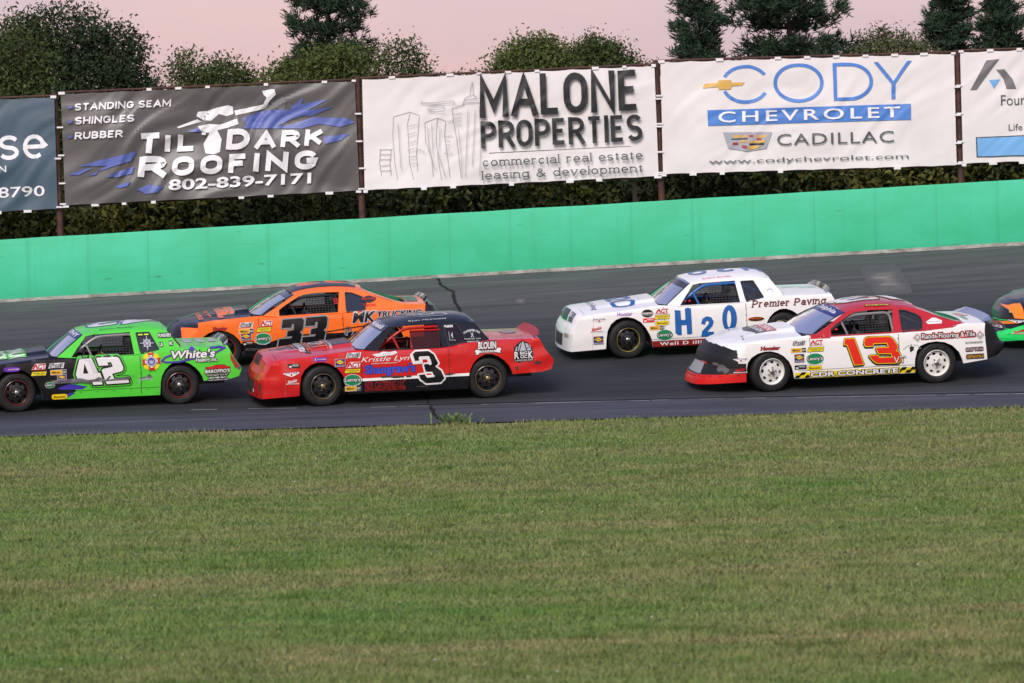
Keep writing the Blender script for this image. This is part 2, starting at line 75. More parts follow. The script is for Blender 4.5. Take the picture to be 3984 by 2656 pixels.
"p3":[["cblue",[[0.3591,0.1336],[0.3549,0.1202],[0.3502,0.1076],[0.345,0.096],[0.3393,0.0854],[0.3331,0.0759],[0.3266,0.0676],[0.3198,0.0606],[0.3128,0.0549],[0.3055,0.0506],[0.2981,0.0477],[0.2906,0.0462],[0.283,0.0461],[0.2755,0.0475],[0.2682,0.0503],[0.2609,0.0545],[0.2539,0.0601],[0.2472,0.067],[0.2408,0.0752],[0.2349,0.0846],[0.2293,0.0951],[0.2242,0.1066],[0.2197,0.1191],[0.2157,0.1325],[0.2123,0.1465],[0.2234,0.1598],[0.2263,0.1483],[0.2297,0.1374],[0.2335,0.1272],[0.2379,0.1178],[0.2426,0.1092],[0.2477,0.1015],[0.2532,0.0948],[0.2589,0.0892],[0.2649,0.0846],[0.271,0.0812],[0.2773,0.0789],[0.2837,0.0778],[0.2901,0.0779],[0.2965,0.0791],[0.3029,0.0815],[0.3091,0.0851],[0.3151,0.0898],[0.3209,0.0956],[0.3265,0.1023],[0.3317,0.1101],[0.3366,0.1188],[0.341,0.1283],[0.345,0.1386],[0.3486,0.1496]]],["cblue",[[0.2111,0.2829],[0.2144,0.2979],[0.2182,0.3123],[0.2227,0.3258],[0.2278,0.3384],[0.2334,0.35],[0.2395,0.3604],[0.246,0.3696],[0.2529,0.3775],[0.26,0.384],[0.2675,0.3891],[0.2751,0.3927],[0.2828,0.3947],[0.2906,0.3953],[0.2983,0.3943],[0.306,0.3918],[0.3135,0.3878],[0.3207,0.3823],[0.3277,0.3754],[0.3344,0.3671],[0.3406,0.3575],[0.3464,0.3468],[0.3516,0.3349],[0.3563,0.322],[0.3604,0.3082],[0.3498,0.2925],[0.3463,0.3038],[0.3423,0.3143],[0.3378,0.324],[0.3329,0.3328],[0.3276,0.3406],[0.3219,0.3473],[0.316,0.353],[0.3098,0.3575],[0.3034,0.3607],[0.2969,0.3628],[0.2903,0.3635],[0.2836,0.3631],[0.277,0.3614],[0.2705,0.3584],[0.2642,0.3542],[0.2581,0.3489],[0.2522,0.3424],[0.2466,0.3349],[0.2415,0.3263],[0.2367,0.3168],[0.2323,0.3065],[0.2285,0.2954],[0.2252,0.2837],[0.2224,0.2714]]],["cblue",[[0.5548,0.2283],[0.5539,0.2514],[0.5515,0.274],[0.5477,0.2957],[0.5426,0.3162],[0.5362,0.335],[0.5286,0.3519],[0.5201,0.3665],[0.5107,0.3787],[0.5005,0.3882],[0.4899,0.3948],[0.4788,0.3985],[0.4676,0.3991],[0.4565,0.3967],[0.4455,0.3914],[0.435,0.3831],[0.4251,0.372],[0.4159,0.3584],[0.4076,0.3425],[0.4004,0.3244],[0.3943,0.3047],[0.3895,0.2835],[0.3861,0.2612],[0.3842,0.2383],[0.3836,0.215],[0.3958,0.216],[0.3962,0.2351],[0.3979,0.2539],[0.4009,0.2722],[0.405,0.2896],[0.4102,0.3059],[0.4164,0.3207],[0.4235,0.3338],[0.4314,0.345],[0.4399,0.3541],[0.449,0.361],[0.4584,0.3654],[0.4679,0.3674],[0.4775,0.3669],[0.487,0.3639],[0.4961,0.3585],[0.5048,0.3507],[0.5129,0.3407],[0.5202,0.3287],[0.5267,0.3149],[0.5322,0.2995],[0.5366,0.2827],[0.5398,0.2649],[0.5419,0.2463],[0.5427,0.2274]]],["cblue",[[0.3836,0.215],[0.3846,0.1919],[0.387,0.1693],[0.3908,0.1476],[0.3959,0.1272],[0.4023,0.1084],[0.4098,0.0915],[0.4184,0.0769],[0.4278,0.0647],[0.4379,0.0552],[0.4486,0.0486],[0.4596,0.0449],[0.4708,0.0442],[0.482,0.0466],[0.4929,0.052],[0.5034,0.0603],[0.5134,0.0713],[0.5226,0.0849],[0.5309,0.1009],[0.5381,0.1189],[0.5441,0.1387],[0.5489,0.1599],[0.5523,0.1822],[0.5543,0.2051],[0.5548,0.2283],[0.5427,0.2274],[0.5422,0.2083],[0.5405,0.1895],[0.5376,0.1712],[0.5335,0.1538],[0.5283,0.1375],[0.5221,0.1227],[0.515,0.1095],[0.5071,0.0983],[0.4985,0.0892],[0.4895,0.0824],[0.4801,0.078],[0.4705,0.076],[0.4609,0.0765],[0.4515,0.0795],[0.4423,0.0849],[0.4336,0.0926],[0.4255,0.1026],[0.4182,0.1146],[0.4117,0.1285],[0.4063,0.1439],[0.4019,0.1607],[0.3986,0.1785],[0.3966,0.197],[0.3958,0.216]]],["cblue",[[0.5862,0.0532],[0.5995,0.0528],[0.5998,0.3921],[0.5882,0.3926]]],["cblue",[[0.5995,0.0528],[0.6404,0.053],[0.6502,0.0545],[0.6633,0.0602],[0.6759,0.0704],[0.6875,0.0847],[0.6979,0.1028],[0.7067,0.1242],[0.7138,0.1482],[0.7189,0.1743],[0.722,0.2018],[0.7228,0.2298],[0.7215,0.2576],[0.7179,0.2846],[0.7124,0.3098],[0.7049,0.3328],[0.6957,0.3527],[0.685,0.3692],[0.6731,0.3817],[0.6604,0.3899],[0.6472,0.3936],[0.5998,0.3921],[0.6,0.3632],[0.6404,0.3634],[0.6464,0.3634],[0.6576,0.3603],[0.6684,0.3536],[0.6785,0.3434],[0.6876,0.3298],[0.6954,0.3135],[0.7018,0.2946],[0.7065,0.2739],[0.7095,0.2517],[0.7107,0.2288],[0.7099,0.2058],[0.7073,0.1833],[0.703,0.1618],[0.697,0.142],[0.6894,0.1244],[0.6806,0.1095],[0.6707,0.0977],[0.6601,0.0893],[0.6489,0.0846],[0.6401,0.0848],[0.5992,0.0845]]],["cblue",[[0.726,0.0554],[0.741,0.0536],[0.7924,0.2309],[0.8405,0.0512],[0.8559,0.051],[0.7988,0.2559],[0.7976,0.3901],[0.7838,0.3919],[0.785,0.2563]]],["cblue",[[0.1561,0.4414],[0.8497,0.4374],[0.8485,0.5788],[0.1577,0.5801]]],["gold",[[0.15,0.2056],[0.1942,0.2004],[0.1972,0.1775],[0.2386,0.1778],[0.2412,0.204],[0.2865,0.2017],[0.2752,0.2297],[0.2409,0.2329],[0.2379,0.2615],[0.1964,0.2612],[0.1939,0.235],[0.1413,0.2453]]],["silver",[[0.208,0.6432],[0.3753,0.6504],[0.3547,0.796],[0.2909,0.82],[0.2249,0.786]]],["gold",[[0.2398,0.6716],[0.2895,0.6712],[0.2921,0.693],[0.2412,0.6934]]],["red",[[0.2978,0.6718],[0.3116,0.6714],[0.3114,0.6945],[0.2976,0.6949]]],["gold",[[0.3198,0.6779],[0.3585,0.6765],[0.3561,0.698],[0.3196,0.6995]]],["black",[[0.2356,0.7002],[0.292,0.7002],[0.2919,0.7103],[0.2366,0.7104]]],["red",[[0.3224,0.704],[0.3389,0.7039],[0.3387,0.7255],[0.3222,0.7257]]],["red",[[0.2392,0.7366],[0.2585,0.7366],[0.2594,0.7569],[0.2401,0.7568]]],["gold",[[0.2642,0.7197],[0.2918,0.719],[0.2917,0.7363],[0.264,0.737]]],["red",[[0.2704,0.7635],[0.287,0.7634],[0.2884,0.7938],[0.2719,0.7867]]],["gold",[[0.2973,0.7266],[0.3526,0.7237],[0.3496,0.7451],[0.2971,0.7454]]],["black",[[0.2971,0.7512],[0.3468,0.7492],[0.3456,0.7636],[0.297,0.7627]]],["gold",[[0.2941,0.7697],[0.3411,0.769],[0.3188,0.7962],[0.2938,0.8058]]]],
"p4":[["grey",[[0.0888,0.0839],[0.1331,0.0735],[0.0531,0.3444],[0.0309,0.3466]]],["grey",[[0.1211,0.1696],[0.1487,0.1679],[0.1755,0.2546],[0.1884,0.3472],[0.1552,0.347],[0.1451,0.2517]]],["lblue",[[0.0954,0.2585],[0.134,0.2579],[0.1128,0.3385]]],["lblue",[[0.0498,0.7747],[0.5133,0.7671],[0.5116,0.9561],[0.0503,0.9415]]],["black",[[0.046,0.7671],[0.5134,0.7598],[0.5133,0.77],[0.0498,0.7747],[0.0503,0.9415],[0.5117,0.9488],[0.5116,0.959],[0.0469,0.9498]]]],
"4":[["Four",0.1763,0.4462,0.0829,0.0942],["Life",0.1822,0.6906,0.047,0.058]],
"0":[["N",0.8182,0.6224,0.0254,0.0578],["use",0.841,0.388,0.2496,0.2065],["8790",0.8784,0.8308,0.159,0.0936]]}}''')

# ------------------------------------------------------------------ camera, sky, sun, exposure
cam = bpy.data.cameras.new('camera'); cam_o = bpy.data.objects.new('camera', cam); COL.objects.link(cam_o)
cam.lens = T['cam']['f']; cam.sensor_width = 36; cam.clip_start = .5; cam.clip_end = 3000
cam_o.matrix_world = (Matrix.Translation((0, 0, T['cam']['h'])) @ Matrix.Rotation(pi / 2 - T['cam']['pitch'], 4, 'X')
                      @ Matrix.Rotation(-T['cam']['roll'], 4, 'Z'))
cam.dof.use_dof = True; cam.dof.focus_distance = 75.5; cam.dof.aperture_fstop = 4.5
SC.camera = cam_o

SUN_EL, SUN_AZ = radians(37), radians(197)          # low evening light from behind the camera
w = bpy.data.worlds.new('World'); SC.world = w; w.use_nodes = True
nt = w.node_tree; N = nt.nodes; L = nt.links; N.clear()
out = N.new('ShaderNodeOutputWorld'); addS = N.new('ShaderNodeAddShader')
bg1 = N.new('ShaderNodeBackground'); bg2 = N.new('ShaderNodeBackground')
sky = N.new('ShaderNodeTexSky'); sky.sky_type = 'NISHITA'; sky.sun_disc = False
sky.sun_elevation = SUN_EL; sky.sun_rotation = SUN_AZ; sky.dust_density = 2.0
L.new(sky.outputs[0], bg1.inputs[0]); bg1.inputs[1].default_value = 0.05
tc = N.new('ShaderNodeTexCoord'); sep = N.new('ShaderNodeSeparateXYZ'); L.new(tc.outputs['Generated'], sep.inputs[0])
ramp = N.new('ShaderNodeValToRGB'); e = ramp.color_ramp.elements
e[0].position = 0.0; e[0].color = (.47, .29, .345, 1); e[1].position = 1.0; e[1].color = (.10, .14, .30, 1)
for p, c in ((.10, (.45, .29, .365, 1)), (.24, (.33, .29, .44, 1)), (.50, (.15, .19, .38, 1))):
    q = e.new(p); q.color = c
L.new(sep.outputs['Z'], ramp.inputs[0])
mp = N.new('ShaderNodeMapping'); mp.inputs['Scale'].default_value = (2.6, 2.6, 9.0); L.new(tc.outputs['Generated'], mp.inputs[0])
nz = N.new('ShaderNodeTexNoise'); nz.inputs['Scale'].default_value = 2.2; nz.inputs['Detail'].default_value = 5; L.new(mp.outputs[0], nz.inputs[0])
cr = N.new('ShaderNodeValToRGB'); cr.color_ramp.elements[0].position = .40; cr.color_ramp.elements[1].position = .60; L.new(nz.outputs[0], cr.inputs[0])
mixc = N.new('ShaderNodeMixRGB'); hz = N.new('ShaderNodeMapRange'); hz.inputs[1].default_value = .15; hz.inputs[2].default_value = .40; hz.inputs[3].default_value = 1; hz.inputs[4].default_value = .12; L.new(sep.outputs['Z'], hz.inputs[0])
mh = N.new('ShaderNodeMath'); mh.operation = 'MULTIPLY'; L.new(cr.outputs[0], mh.inputs[0]); L.new(hz.outputs[0], mh.inputs[1]); L.new(mh.outputs[0], mixc.inputs[0]); L.new(ramp.outputs[0], mixc.inputs[1]); mixc.inputs[2].default_value = (.60, .335, .335, 1)
L.new(mixc.outputs[0], bg2.inputs[0]); bg2.inputs[1].default_value = 1.0
L.new(bg1.outputs[0], addS.inputs[0]); L.new(bg2.outputs[0], addS.inputs[1]); L.new(addS.outputs[0], out.inputs[0])

sun = bpy.data.lights.new('sun', 'SUN'); sun.energy = 2.45; sun.angle = radians(28); sun.color = (1.0, .93, .86)
sun_o = bpy.data.objects.new('sun', sun); COL.objects.link(sun_o)
# light travels away from the camera (towards +Y) and down
sun_o.rotation_euler = Vector((sin(SUN_AZ) * cos(SUN_EL), cos(SUN_AZ) * cos(SUN_EL), sin(SUN_EL))).to_track_quat('Z', 'Y').to_euler()
SC.view_settings.view_transform = 'Standard'; SC.view_settings.look = 'None'; SC.view_settings.exposure = 0.12; SC.view_settings.gamma = 1

# ------------------------------------------------------------------ helpers
def lin(h):
    h = h.lstrip('#'); v = [int(h[i:i + 2], 16) / 255 for i in (0, 2, 4)]
    return tuple(c / 12.92 if c <= .04045 else ((c + .055) / 1.055) ** 2.4 for c in v)

MATS = {}
def mat(name, rgb=(.5, .5, .5), rough=.5, metal=0, coat=0, spec=.5):
    if name in MATS: return MATS[name]
    if isinstance(rgb, str): rgb = lin(rgb)
    m = bpy.data.materials.new(name); m.use_nodes = True
    b = m.node_tree.nodes['Principled BSDF']
    b.inputs['Base Color'].default_value = (*rgb, 1); b.inputs['Roughness'].default_value = rough
    b.inputs['Metallic'].default_value = metal; b.inputs['Coat Weight'].default_value = coat; b.inputs['Coat Roughness'].default_value = .08
    b.inputs['Specular IOR Level'].default_value = spec
    MATS[name] = m; return m

def nodes(m): return m.node_tree.nodes, m.node_tree.links, m.node_tree.nodes['Principled BSDF']

def paint(name, rgb, rough=.32, coat=.35, dirt=.35):
    """car paint: wavy sheet metal, road dust and rubber smears low down the panels"""
    if name in MATS: return MATS[name]
    if isinstance(rgb, str): rgb = lin(rgb)
    m = mat(name, rgb, rough, 0, coat); n, l, b = nodes(m)
    c = n.new('ShaderNodeTexCoord')
    t = n.new('ShaderNodeTexNoise'); t.inputs['Scale'].default_value = 5; t.inputs['Detail'].default_value = 7; t.inputs['Roughness'].default_value = .65
    mpp = n.new('ShaderNodeMapping'); mpp.inputs['Scale'].default_value = (.6, 1, 2.2); l.new(c.outputs['Object'], mpp.inputs[0]); l.new(mpp.outputs[0], t.inputs[0])
    r = n.new('ShaderNodeValToRGB'); r.color_ramp.elements[0].position = .56; r.color_ramp.elements[1].position = .78; l.new(t.outputs[0], r.inputs[0])
    mu = n.new('ShaderNodeMath'); mu.operation = 'MULTIPLY'; mu.inputs[1].default_value = dirt; l.new(r.outputs[0], mu.inputs[0])
    mx = n.new('ShaderNodeMixRGB'); mx.inputs[1].default_value = (*rgb, 1); mx.inputs[2].default_value = (.06, .055, .05, 1)
    l.new(mu.outputs[0], mx.inputs[0]); l.new(mx.outputs[0], b.inputs['Base Color'])
    t2 = n.new('ShaderNodeTexNoise'); t2.inputs['Scale'].default_value = 2.6; t2.inputs['Detail'].default_value = 2; l.new(c.outputs['Object'], t2.inputs[0])
    bu = n.new('ShaderNodeBump'); bu.inputs['Strength'].default_value = .35; bu.inputs['Distance'].default_value = .03
    l.new(t2.outputs[0], bu.inputs['Height']); l.new(bu.outputs[0], b.inputs['Normal']); l.new(bu.outputs[0], b.inputs['Coat Normal'])
    ma = n.new('ShaderNodeMath'); ma.operation = 'MULTIPLY_ADD'; ma.inputs[1].default_value = .5; ma.inputs[2].default_value = rough; l.new(mu.outputs[0], ma.inputs[0]); l.new(ma.outputs[0], b.inputs['Roughness'])
    return m

def clear(name, tint, refl=.9, haze=.06, hazecol=(.5, .5, .55)):
    """thin clear sheet: see-through with a fresnel reflection and a little haze"""
    if name in MATS: return MATS[name]
    m = bpy.data.materials.new(name); m.use_nodes = True; n = m.node_tree.nodes; l = m.node_tree.links; n.clear()
    o = n.new('ShaderNodeOutputMaterial'); tr = n.new('ShaderNodeBsdfTransparent'); gl = n.new('ShaderNodeBsdfGlossy'); df = n.new('ShaderNodeBsdfDiffuse')
    tr.inputs[0].default_value = (*tint, 1); gl.inputs['Roughness'].default_value = .06; gl.inputs[0].default_value = (refl, refl, refl, 1); df.inputs[0].default_value = (*hazecol, 1)
    f = n.new('ShaderNodeFresnel'); f.inputs[0].default_value = 1.6
    m1 = n.new('ShaderNodeMixShader'); m1.inputs[0].default_value = haze; l.new(tr.outputs[0], m1.inputs[1]); l.new(df.outputs[0], m1.inputs[2])
    m2 = n.new('ShaderNodeMixShader'); l.new(f.outputs[0], m2.inputs[0]); l.new(m1.outputs[0], m2.inputs[1]); l.new(gl.outputs[0], m2.inputs[2])
    l.new(m2.outputs[0], o.inputs[0]); MATS[name] = m; return m

def link(name, verts, faces, mats, parent=None, idx=None, smooth=False, angle=None):
    me = bpy.data.meshes.new(name); me.from_pydata([tuple(v) for v in verts], [], [tuple(f) for f in faces])
    for m in (mats if isinstance(mats, (list, tuple)) else [mats]): me.materials.append(m)
    if idx is not None and len(idx) == len(me.polygons): me.polygons.foreach_set('material_index', np.array(idx, dtype=np.int32))
    if smooth:
        me.polygons.foreach_set('use_smooth', np.ones(len(me.polygons), dtype=bool))
        if angle: me.set_sharp_from_angle(angle=radians(angle))
    me.update()
    o = bpy.data.objects.new(name, me); COL.objects.link(o)
    if parent: o.parent = parent
    return o

def tag(o, label=None, cat=None, group=None, kind=None):
    if label: o['label'] = label
    if cat: o['category'] = cat
    if group: o['group'] = group
    if kind: o['kind'] = kind
    return o

def empty(name, label, cat, group=None, loc=(0, 0, 0)):
    o = bpy.data.objects.new(name, None); COL.objects.link(o); o.location = loc; o.empty_display_size = .2
    return tag(o, label, cat, group)

class MB:
    """collects simple shapes into one mesh"""
    def __init__(s): s.v = []; s.f = []; s.i = []
    def add(s, v, f, k=0):
        n = len(s.v); s.v += [tuple(p) for p in v]; s.f += [tuple(n + a for a in q) for q in f]; s.i += [k] * len(f); return s
    def box(s, c, d, k=0, rot=None):
        v = [Vector((sx * d[0] / 2, sy * d[1] / 2, sz * d[2] / 2)) for sx in (-1, 1) for sy in (-1, 1) for sz in (-1, 1)]
        if rot: v = [rot @ p for p in v]
        v = [p + Vector(c) for p in v]
        return s.add(v, [(0, 1, 3, 2), (4, 6, 7, 5), (0, 4, 5, 1), (2, 3, 7, 6), (0, 2, 6, 4), (1, 5, 7, 3)], k)
    def tube(s, pts, r, k=0, n=8, cap=True):
        pts = [Vector(p) for p in pts]; rs = r if isinstance(r, (list, tuple)) else [r] * len(pts)
        v = []; up = Vector((.13, .21, .97))
        for i, p in enumerate(pts):
            d = (pts[min(i + 1, len(pts) - 1)] - pts[max(i - 1, 0)]).normalized()
            a = d.cross(up)
            if a.length < .05: a = d.cross(Vector((1, 0, 0)))
            a.normalize(); b = d.cross(a)
            v += [p + (a * cos(2 * pi * j / n) + b * sin(2 * pi * j / n)) * rs[i] for j in range(n)]
        f = [(i * n + j, i * n + (j + 1) % n, (i + 1) * n + (j + 1) % n, (i + 1) * n + j) for i in range(len(pts) - 1) for j in range(n)]
        if cap: f += [tuple(range(n))[::-1], tuple(range((len(pts) - 1) * n, len(pts) * n))]
        return s.add(v, f, k)
    def lathe(s, prof, c=(0, 0, 0), n=48, k=0):
        """profile of (radius, y) turned about the y axis"""
        v = [(c[0] + r * cos(2 * pi * j / n), c[1] + y, c[2] + r * sin(2 * pi * j / n)) for r, y in prof for j in range(n)]
        f = [(i * n + j, i * n + (j + 1) % n, (i + 1) * n + (j + 1) % n, (i + 1) * n + j) for i in range(len(prof) - 1) for j in range(n)]
        return s.add(v, f, k)
    def build(s, name, mats, parent=None, smooth=False, angle=40):
        return link(name, s.v, s.f, mats, parent, s.i, smooth, angle)

def bez(pts, r=.08, n=4):
    """round the corners of a polyline"""
    P = [Vector(p) for p in pts]; o = [P[0]]
    for a, b, c in zip(P, P[1:], P[2:]):
        d1 = (a - b); d2 = (c - b); q = min(r, d1.length / 2.2, d2.length / 2.2); s = b + d1.normalized() * q; t = b + d2.normalized() * q
        for i in range(n + 1):
            u = i / n; o.append(s * (1 - u) ** 2 + b * 2 * u * (1 - u) + t * u * u)
    return o + [P[-1]]

def pip(poly, X, Y):
    X = np.asarray(X); Y = np.asarray(Y); c = np.zeros(X.shape, bool); n = len(poly)
    for i in range(n):
        x1, y1 = poly[i]; x2, y2 = poly[(i + 1) % n]
        if y1 == y2: continue
        k = ((y1 > Y) != (y2 > Y)) & (X < (x2 - x1) * (Y - y1) / (y2 - y1) + x1); c ^= k
    return c

def densify(poly, d):
    o = []
    for i, a in enumerate(poly):
        b = poly[(i + 1) % len(poly)]; n = max(1, int(math.dist(a, b) / d))
        o += [(a[0] + (b[0] - a[0]) * j / n, a[1] + (b[1] - a[1]) * j / n) for j in range(n)]
    return o

def fill_grid(outline, holes=(), regions=(), d=.06):
    """triangulate a flat outline with an even inner grid; regions give triangles a material index"""
    V = []; E = []
    def loop(p):
        n = len(V); V.extend(Vector(q) for q in p); E.extend((n + i, n + (i + 1) % len(p)) for i in range(len(p)))
    out_d = densify(outline, d); loop(out_d)
    for h in holes: loop(densify(h, d))
    for poly, _ in regions: loop(densify(poly, d))
    xs = [p[0] for p in outline]; zs = [p[1] for p in outline]
    gx, gz = np.meshgrid(np.arange(min(xs) + d / 2, max(xs), d), np.arange(min(zs) + d / 2, max(zs), d)); gx = gx.ravel(); gz = gz.ravel()
    k = pip(outline, gx, gz)
    for h in holes: k &= ~pip(h, gx, gz)
    V.extend(Vector((a, b)) for a, b in zip(gx[k], gz[k]))
    v, _, f, *_ = delaunay_2d_cdt(V, E, [], 0, 1e-5)
    v = np.array([tuple(p) for p in v]); f = np.array([tuple(q) for q in f if len(q) == 3])
    c = v[f].mean(1); k = pip(outline, c[:, 0], c[:, 1])
    for h in holes: k &= ~pip(h, c[:, 0], c[:, 1])
    f = f[k]; c = c[k]; idx = np.zeros(len(f), int)
    for poly, m in regions: idx[pip(poly, c[:, 0], c[:, 1])] = m
    return v, f, idx

# ------------------------------------------------------------------ flat artwork: polygons and lettering laid onto a surface
_TC = {}
def raw_text(body, bold, shear, sp):
    key = (body, round(bold, 4), shear, sp)
    if key in _TC: return _TC[key]
    c = bpy.data.curves.new('lettering', 'FONT'); c.body = body; c.size = 1; c.offset = bold; c.shear = shear; c.space_character = sp; c.resolution_u = 3; c.fill_mode = 'FRONT'
    o = bpy.data.objects.new('lettering', c); COL.objects.link(o)
    me = bpy.data.meshes.new_from_object(o.evaluated_get(bpy.context.evaluated_depsgraph_get()))
    v = np.array([(p.co.x, p.co.y) for p in me.vertices]); f = [tuple(p.vertices) for p in me.polygons]
    bpy.data.objects.remove(o); bpy.data.curves.remove(c); bpy.data.meshes.remove(me)
    _TC[key] = (v, f); return v, f

def offset_poly(p, d):
    """grow a closed outline outward by d with mitred corners"""
    n = len(p); a = sum(p[i][0] * p[(i + 1) % n][1] - p[(i + 1) % n][0] * p[i][1] for i in range(n)); s = 1 if a > 0 else -1
    o = []
    for i in range(n):
        a_, b_, c_ = Vector(p[i - 1]), Vector(p[i]), Vector(p[(i + 1) % n])
        d1 = (b_ - a_).normalized(); d2 = (c_ - b_).normalized()
        n1 = Vector((d1.y, -d1.x)) * s; n2 = Vector((d2.y, -d2.x)) * s
        m = (n1 + n2); m = n1 if m.length < 1e-4 else m.normalized()
        k = d / max(.45, m.dot(n1)); o.append(tuple(b_ + m * k))
    return o

def _arc(cx, cy, rx, ry, a0, a1, n=8): return [(cx + rx * cos(radians(a0 + (a1 - a0) * i / n)), cy + ry * sin(radians(a0 + (a1 - a0) * i / n))) for i in range(n + 1)]
X_ = .66     # height of the small letters
def _bowl(x0, y0, w_, h_): return [(x0, y0 + h_), (x0 + w_ * .45, y0 + h_)] + _arc(x0 + w_ * .45, y0 + h_ / 2, w_ * .55, h_ / 2, 90, -90, 8)[1:-1] + [(x0 + w_ * .45, y0), (x0, y0)]
# centre lines of block letters: width, then polylines in a unit-high box
GLYPH = {
 'A': (.74, [[(0, 0), (.5, 1), (1, 0)], [(.2, .3), (.8, .3)]]), 'B': (.62, [_bowl(0, .5, .9, .5), _bowl(0, 0, 1, .5), [(0, 0), (0, 1)]]), 'C': (.66, [_arc(.5, .62, .5, .38, 20, 180, 8) + _arc(.5, .38, .5, .38, 180, 340, 8)]),
 'D': (.66, [[(0, 0), (0, 1)], _bowl(0, 0, 1, 1)]), 'E': (.54, [[(1, 1), (0, 1), (0, 0), (1, 0)], [(0, .52), (.85, .52)]]), 'F': (.54, [[(1, 1), (0, 1), (0, 0)], [(0, .5), (.85, .5)]]),
 'G': (.68, [_arc(.5, .62, .5, .38, 20, 180, 8) + _arc(.5, .38, .5, .38, 180, 330, 8) + [(1, .46), (.55, .46)]]), 'H': (.66, [[(0, 0), (0, 1)], [(1, 0), (1, 1)], [(0, .5), (1, .5)]]), 'I': (.0, [[(.5, 0), (.5, 1)]]),
 'K': (.66, [[(0, 0), (0, 1)], [(1, 1), (0, .42)], [(.3, .6), (1, 0)]]), 'L': (.52, [[(0, 1), (0, 0), (1, 0)]]), 'M': (.84, [[(0, 0), (0, 1), (.5, .2), (1, 1), (1, 0)]]), 'N': (.68, [[(0, 0), (0, 1), (1, 0), (1, 1)]]),
 'O': (.66, [_arc(.5, .66, .5, .34, 0, 180, 10) + _arc(.5, .34, .5, .34, 180, 360, 10) + [(1, .66)]]), 'P': (.62, [[(0, 0), (0, 1)], _bowl(0, .44, 1, .56)]), 'R': (.64, [[(0, 0), (0, 1)], _bowl(0, .46, 1, .54), [(.5, .46), (1, 0)]]),
 'S': (.62, [_arc(.5, .75, .5, .25, 25, 180, 7) + _arc(.5, .75, .5, .25, 180, 270, 4)[1:] + _arc(.5, .25, .5, .25, 90, 0, 4)[1:] + _arc(.5, .25, .5, .25, 0, -155, 7)[1:]]), 'T': (.64, [[(0, 1), (1, 1)], [(.5, 1), (.5, 0)]]), 'U': (.66, [[(0, 1)] + _arc(.5, .34, .5, .34, 180, 360, 8) + [(1, 1)]]), 'V': (.7, [[(0, 1), (.5, 0), (1, 1)]]), 'Y': (.7, [[(0, 1), (.5, .5), (1, 1)], [(.5, .5), (.5, 0)]]),
 "'": (.0, [[(.5, 1), (.5, .72)]]), '.': (.0, [[(.5, 0), (.5, .06)]]), '-': (.3, [[(0, .4), (1, .4)]]), '&': (.7, [[(1, 0), (.2, .75)] + _arc(.4, .8, .22, .2, 190, 0, 6) + [(.1, .4)] + _arc(.38, .24, .38, .24, 150, 300, 6) + [(1, .45)]]),
 'a': (.48, [_arc(.5, X_ * .72, .5, X_ * .28, 160, 0, 6) + [(1, 0)], [(1, X_ * .55), (.5, X_ * .55)] + _arc(.45, X_ * .28, .45, X_ * .28, 90, 270, 6) + [(1, X_ * .2)]]), 'c': (.46, [_arc(.5, X_ / 2, .5, X_ / 2, 40, 320, 12)]), 'd': (.5, [_arc(.5, X_ / 2, .5, X_ / 2, 0, 360, 14), [(1, 0), (1, 1)]]),
 'e': (.48, [[(0, X_ * .5), (1, X_ * .5)] + _arc(.5, X_ / 2, .5, X_ / 2, 0, 310, 13)]), 'g': (.5, [_arc(.5, X_ / 2, .5, X_ / 2, 0, 360, 14), [(1, X_), (1, -.12)] + _arc(.5, -.12, .5, .18, 0, -150, 6)]), 'i': (.0, [[(.5, 0), (.5, X_)], [(.5, .9), (.5, .96)]]), 'l': (.0, [[(.5, 0), (.5, 1)]]),
 'm': (.78, [[(0, 0), (0, X_)], [(0, X_ * .6)] + _arc(.25, X_ * .7, .25, X_ * .3, 180, 0, 6) + [(.5, 0)], [(.5, X_ * .6)] + _arc(.75, X_ * .7, .25, X_ * .3, 180, 0, 6) + [(1, 0)]]), 'n': (.48, [[(0, 0), (0, X_)], [(0, X_ * .6)] + _arc(.5, X_ * .62, .5, X_ * .38, 180, 0, 7) + [(1, 0)]]), 'o': (.5, [_arc(.5, X_ / 2, .5, X_ / 2, 0, 360, 16)]),
 'p': (.5, [_arc(.5, X_ / 2, .5, X_ / 2, 0, 360, 14), [(0, X_), (0, -.3)]]), 'r': (.34, [[(0, 0), (0, X_)], [(0, X_ * .55)] + _arc(.6, X_ * .6, .6, X_ * .4, 180, 50, 5)]), 's': (.42, [_arc(.5, X_ * .75, .5, X_ * .25, 25, 270, 9) + _arc(.5, X_ * .25, .5, X_ * .25, 90, -155, 9)[1:]]), 't': (.28, [[(.4, .9), (.4, .15)] + _arc(.7, .15, .3, .15, 180, 300, 4), [(0, X_), (1, X_)]]),
 'u': (.48, [[(0, X_)] + _arc(.5, X_ * .38, .5, X_ * .38, 180, 360, 7) + [(1, X_)], [(1, X_), (1, 0)]]), 'v': (.5, [[(0, X_), (.5, 0), (1, X_)]])}
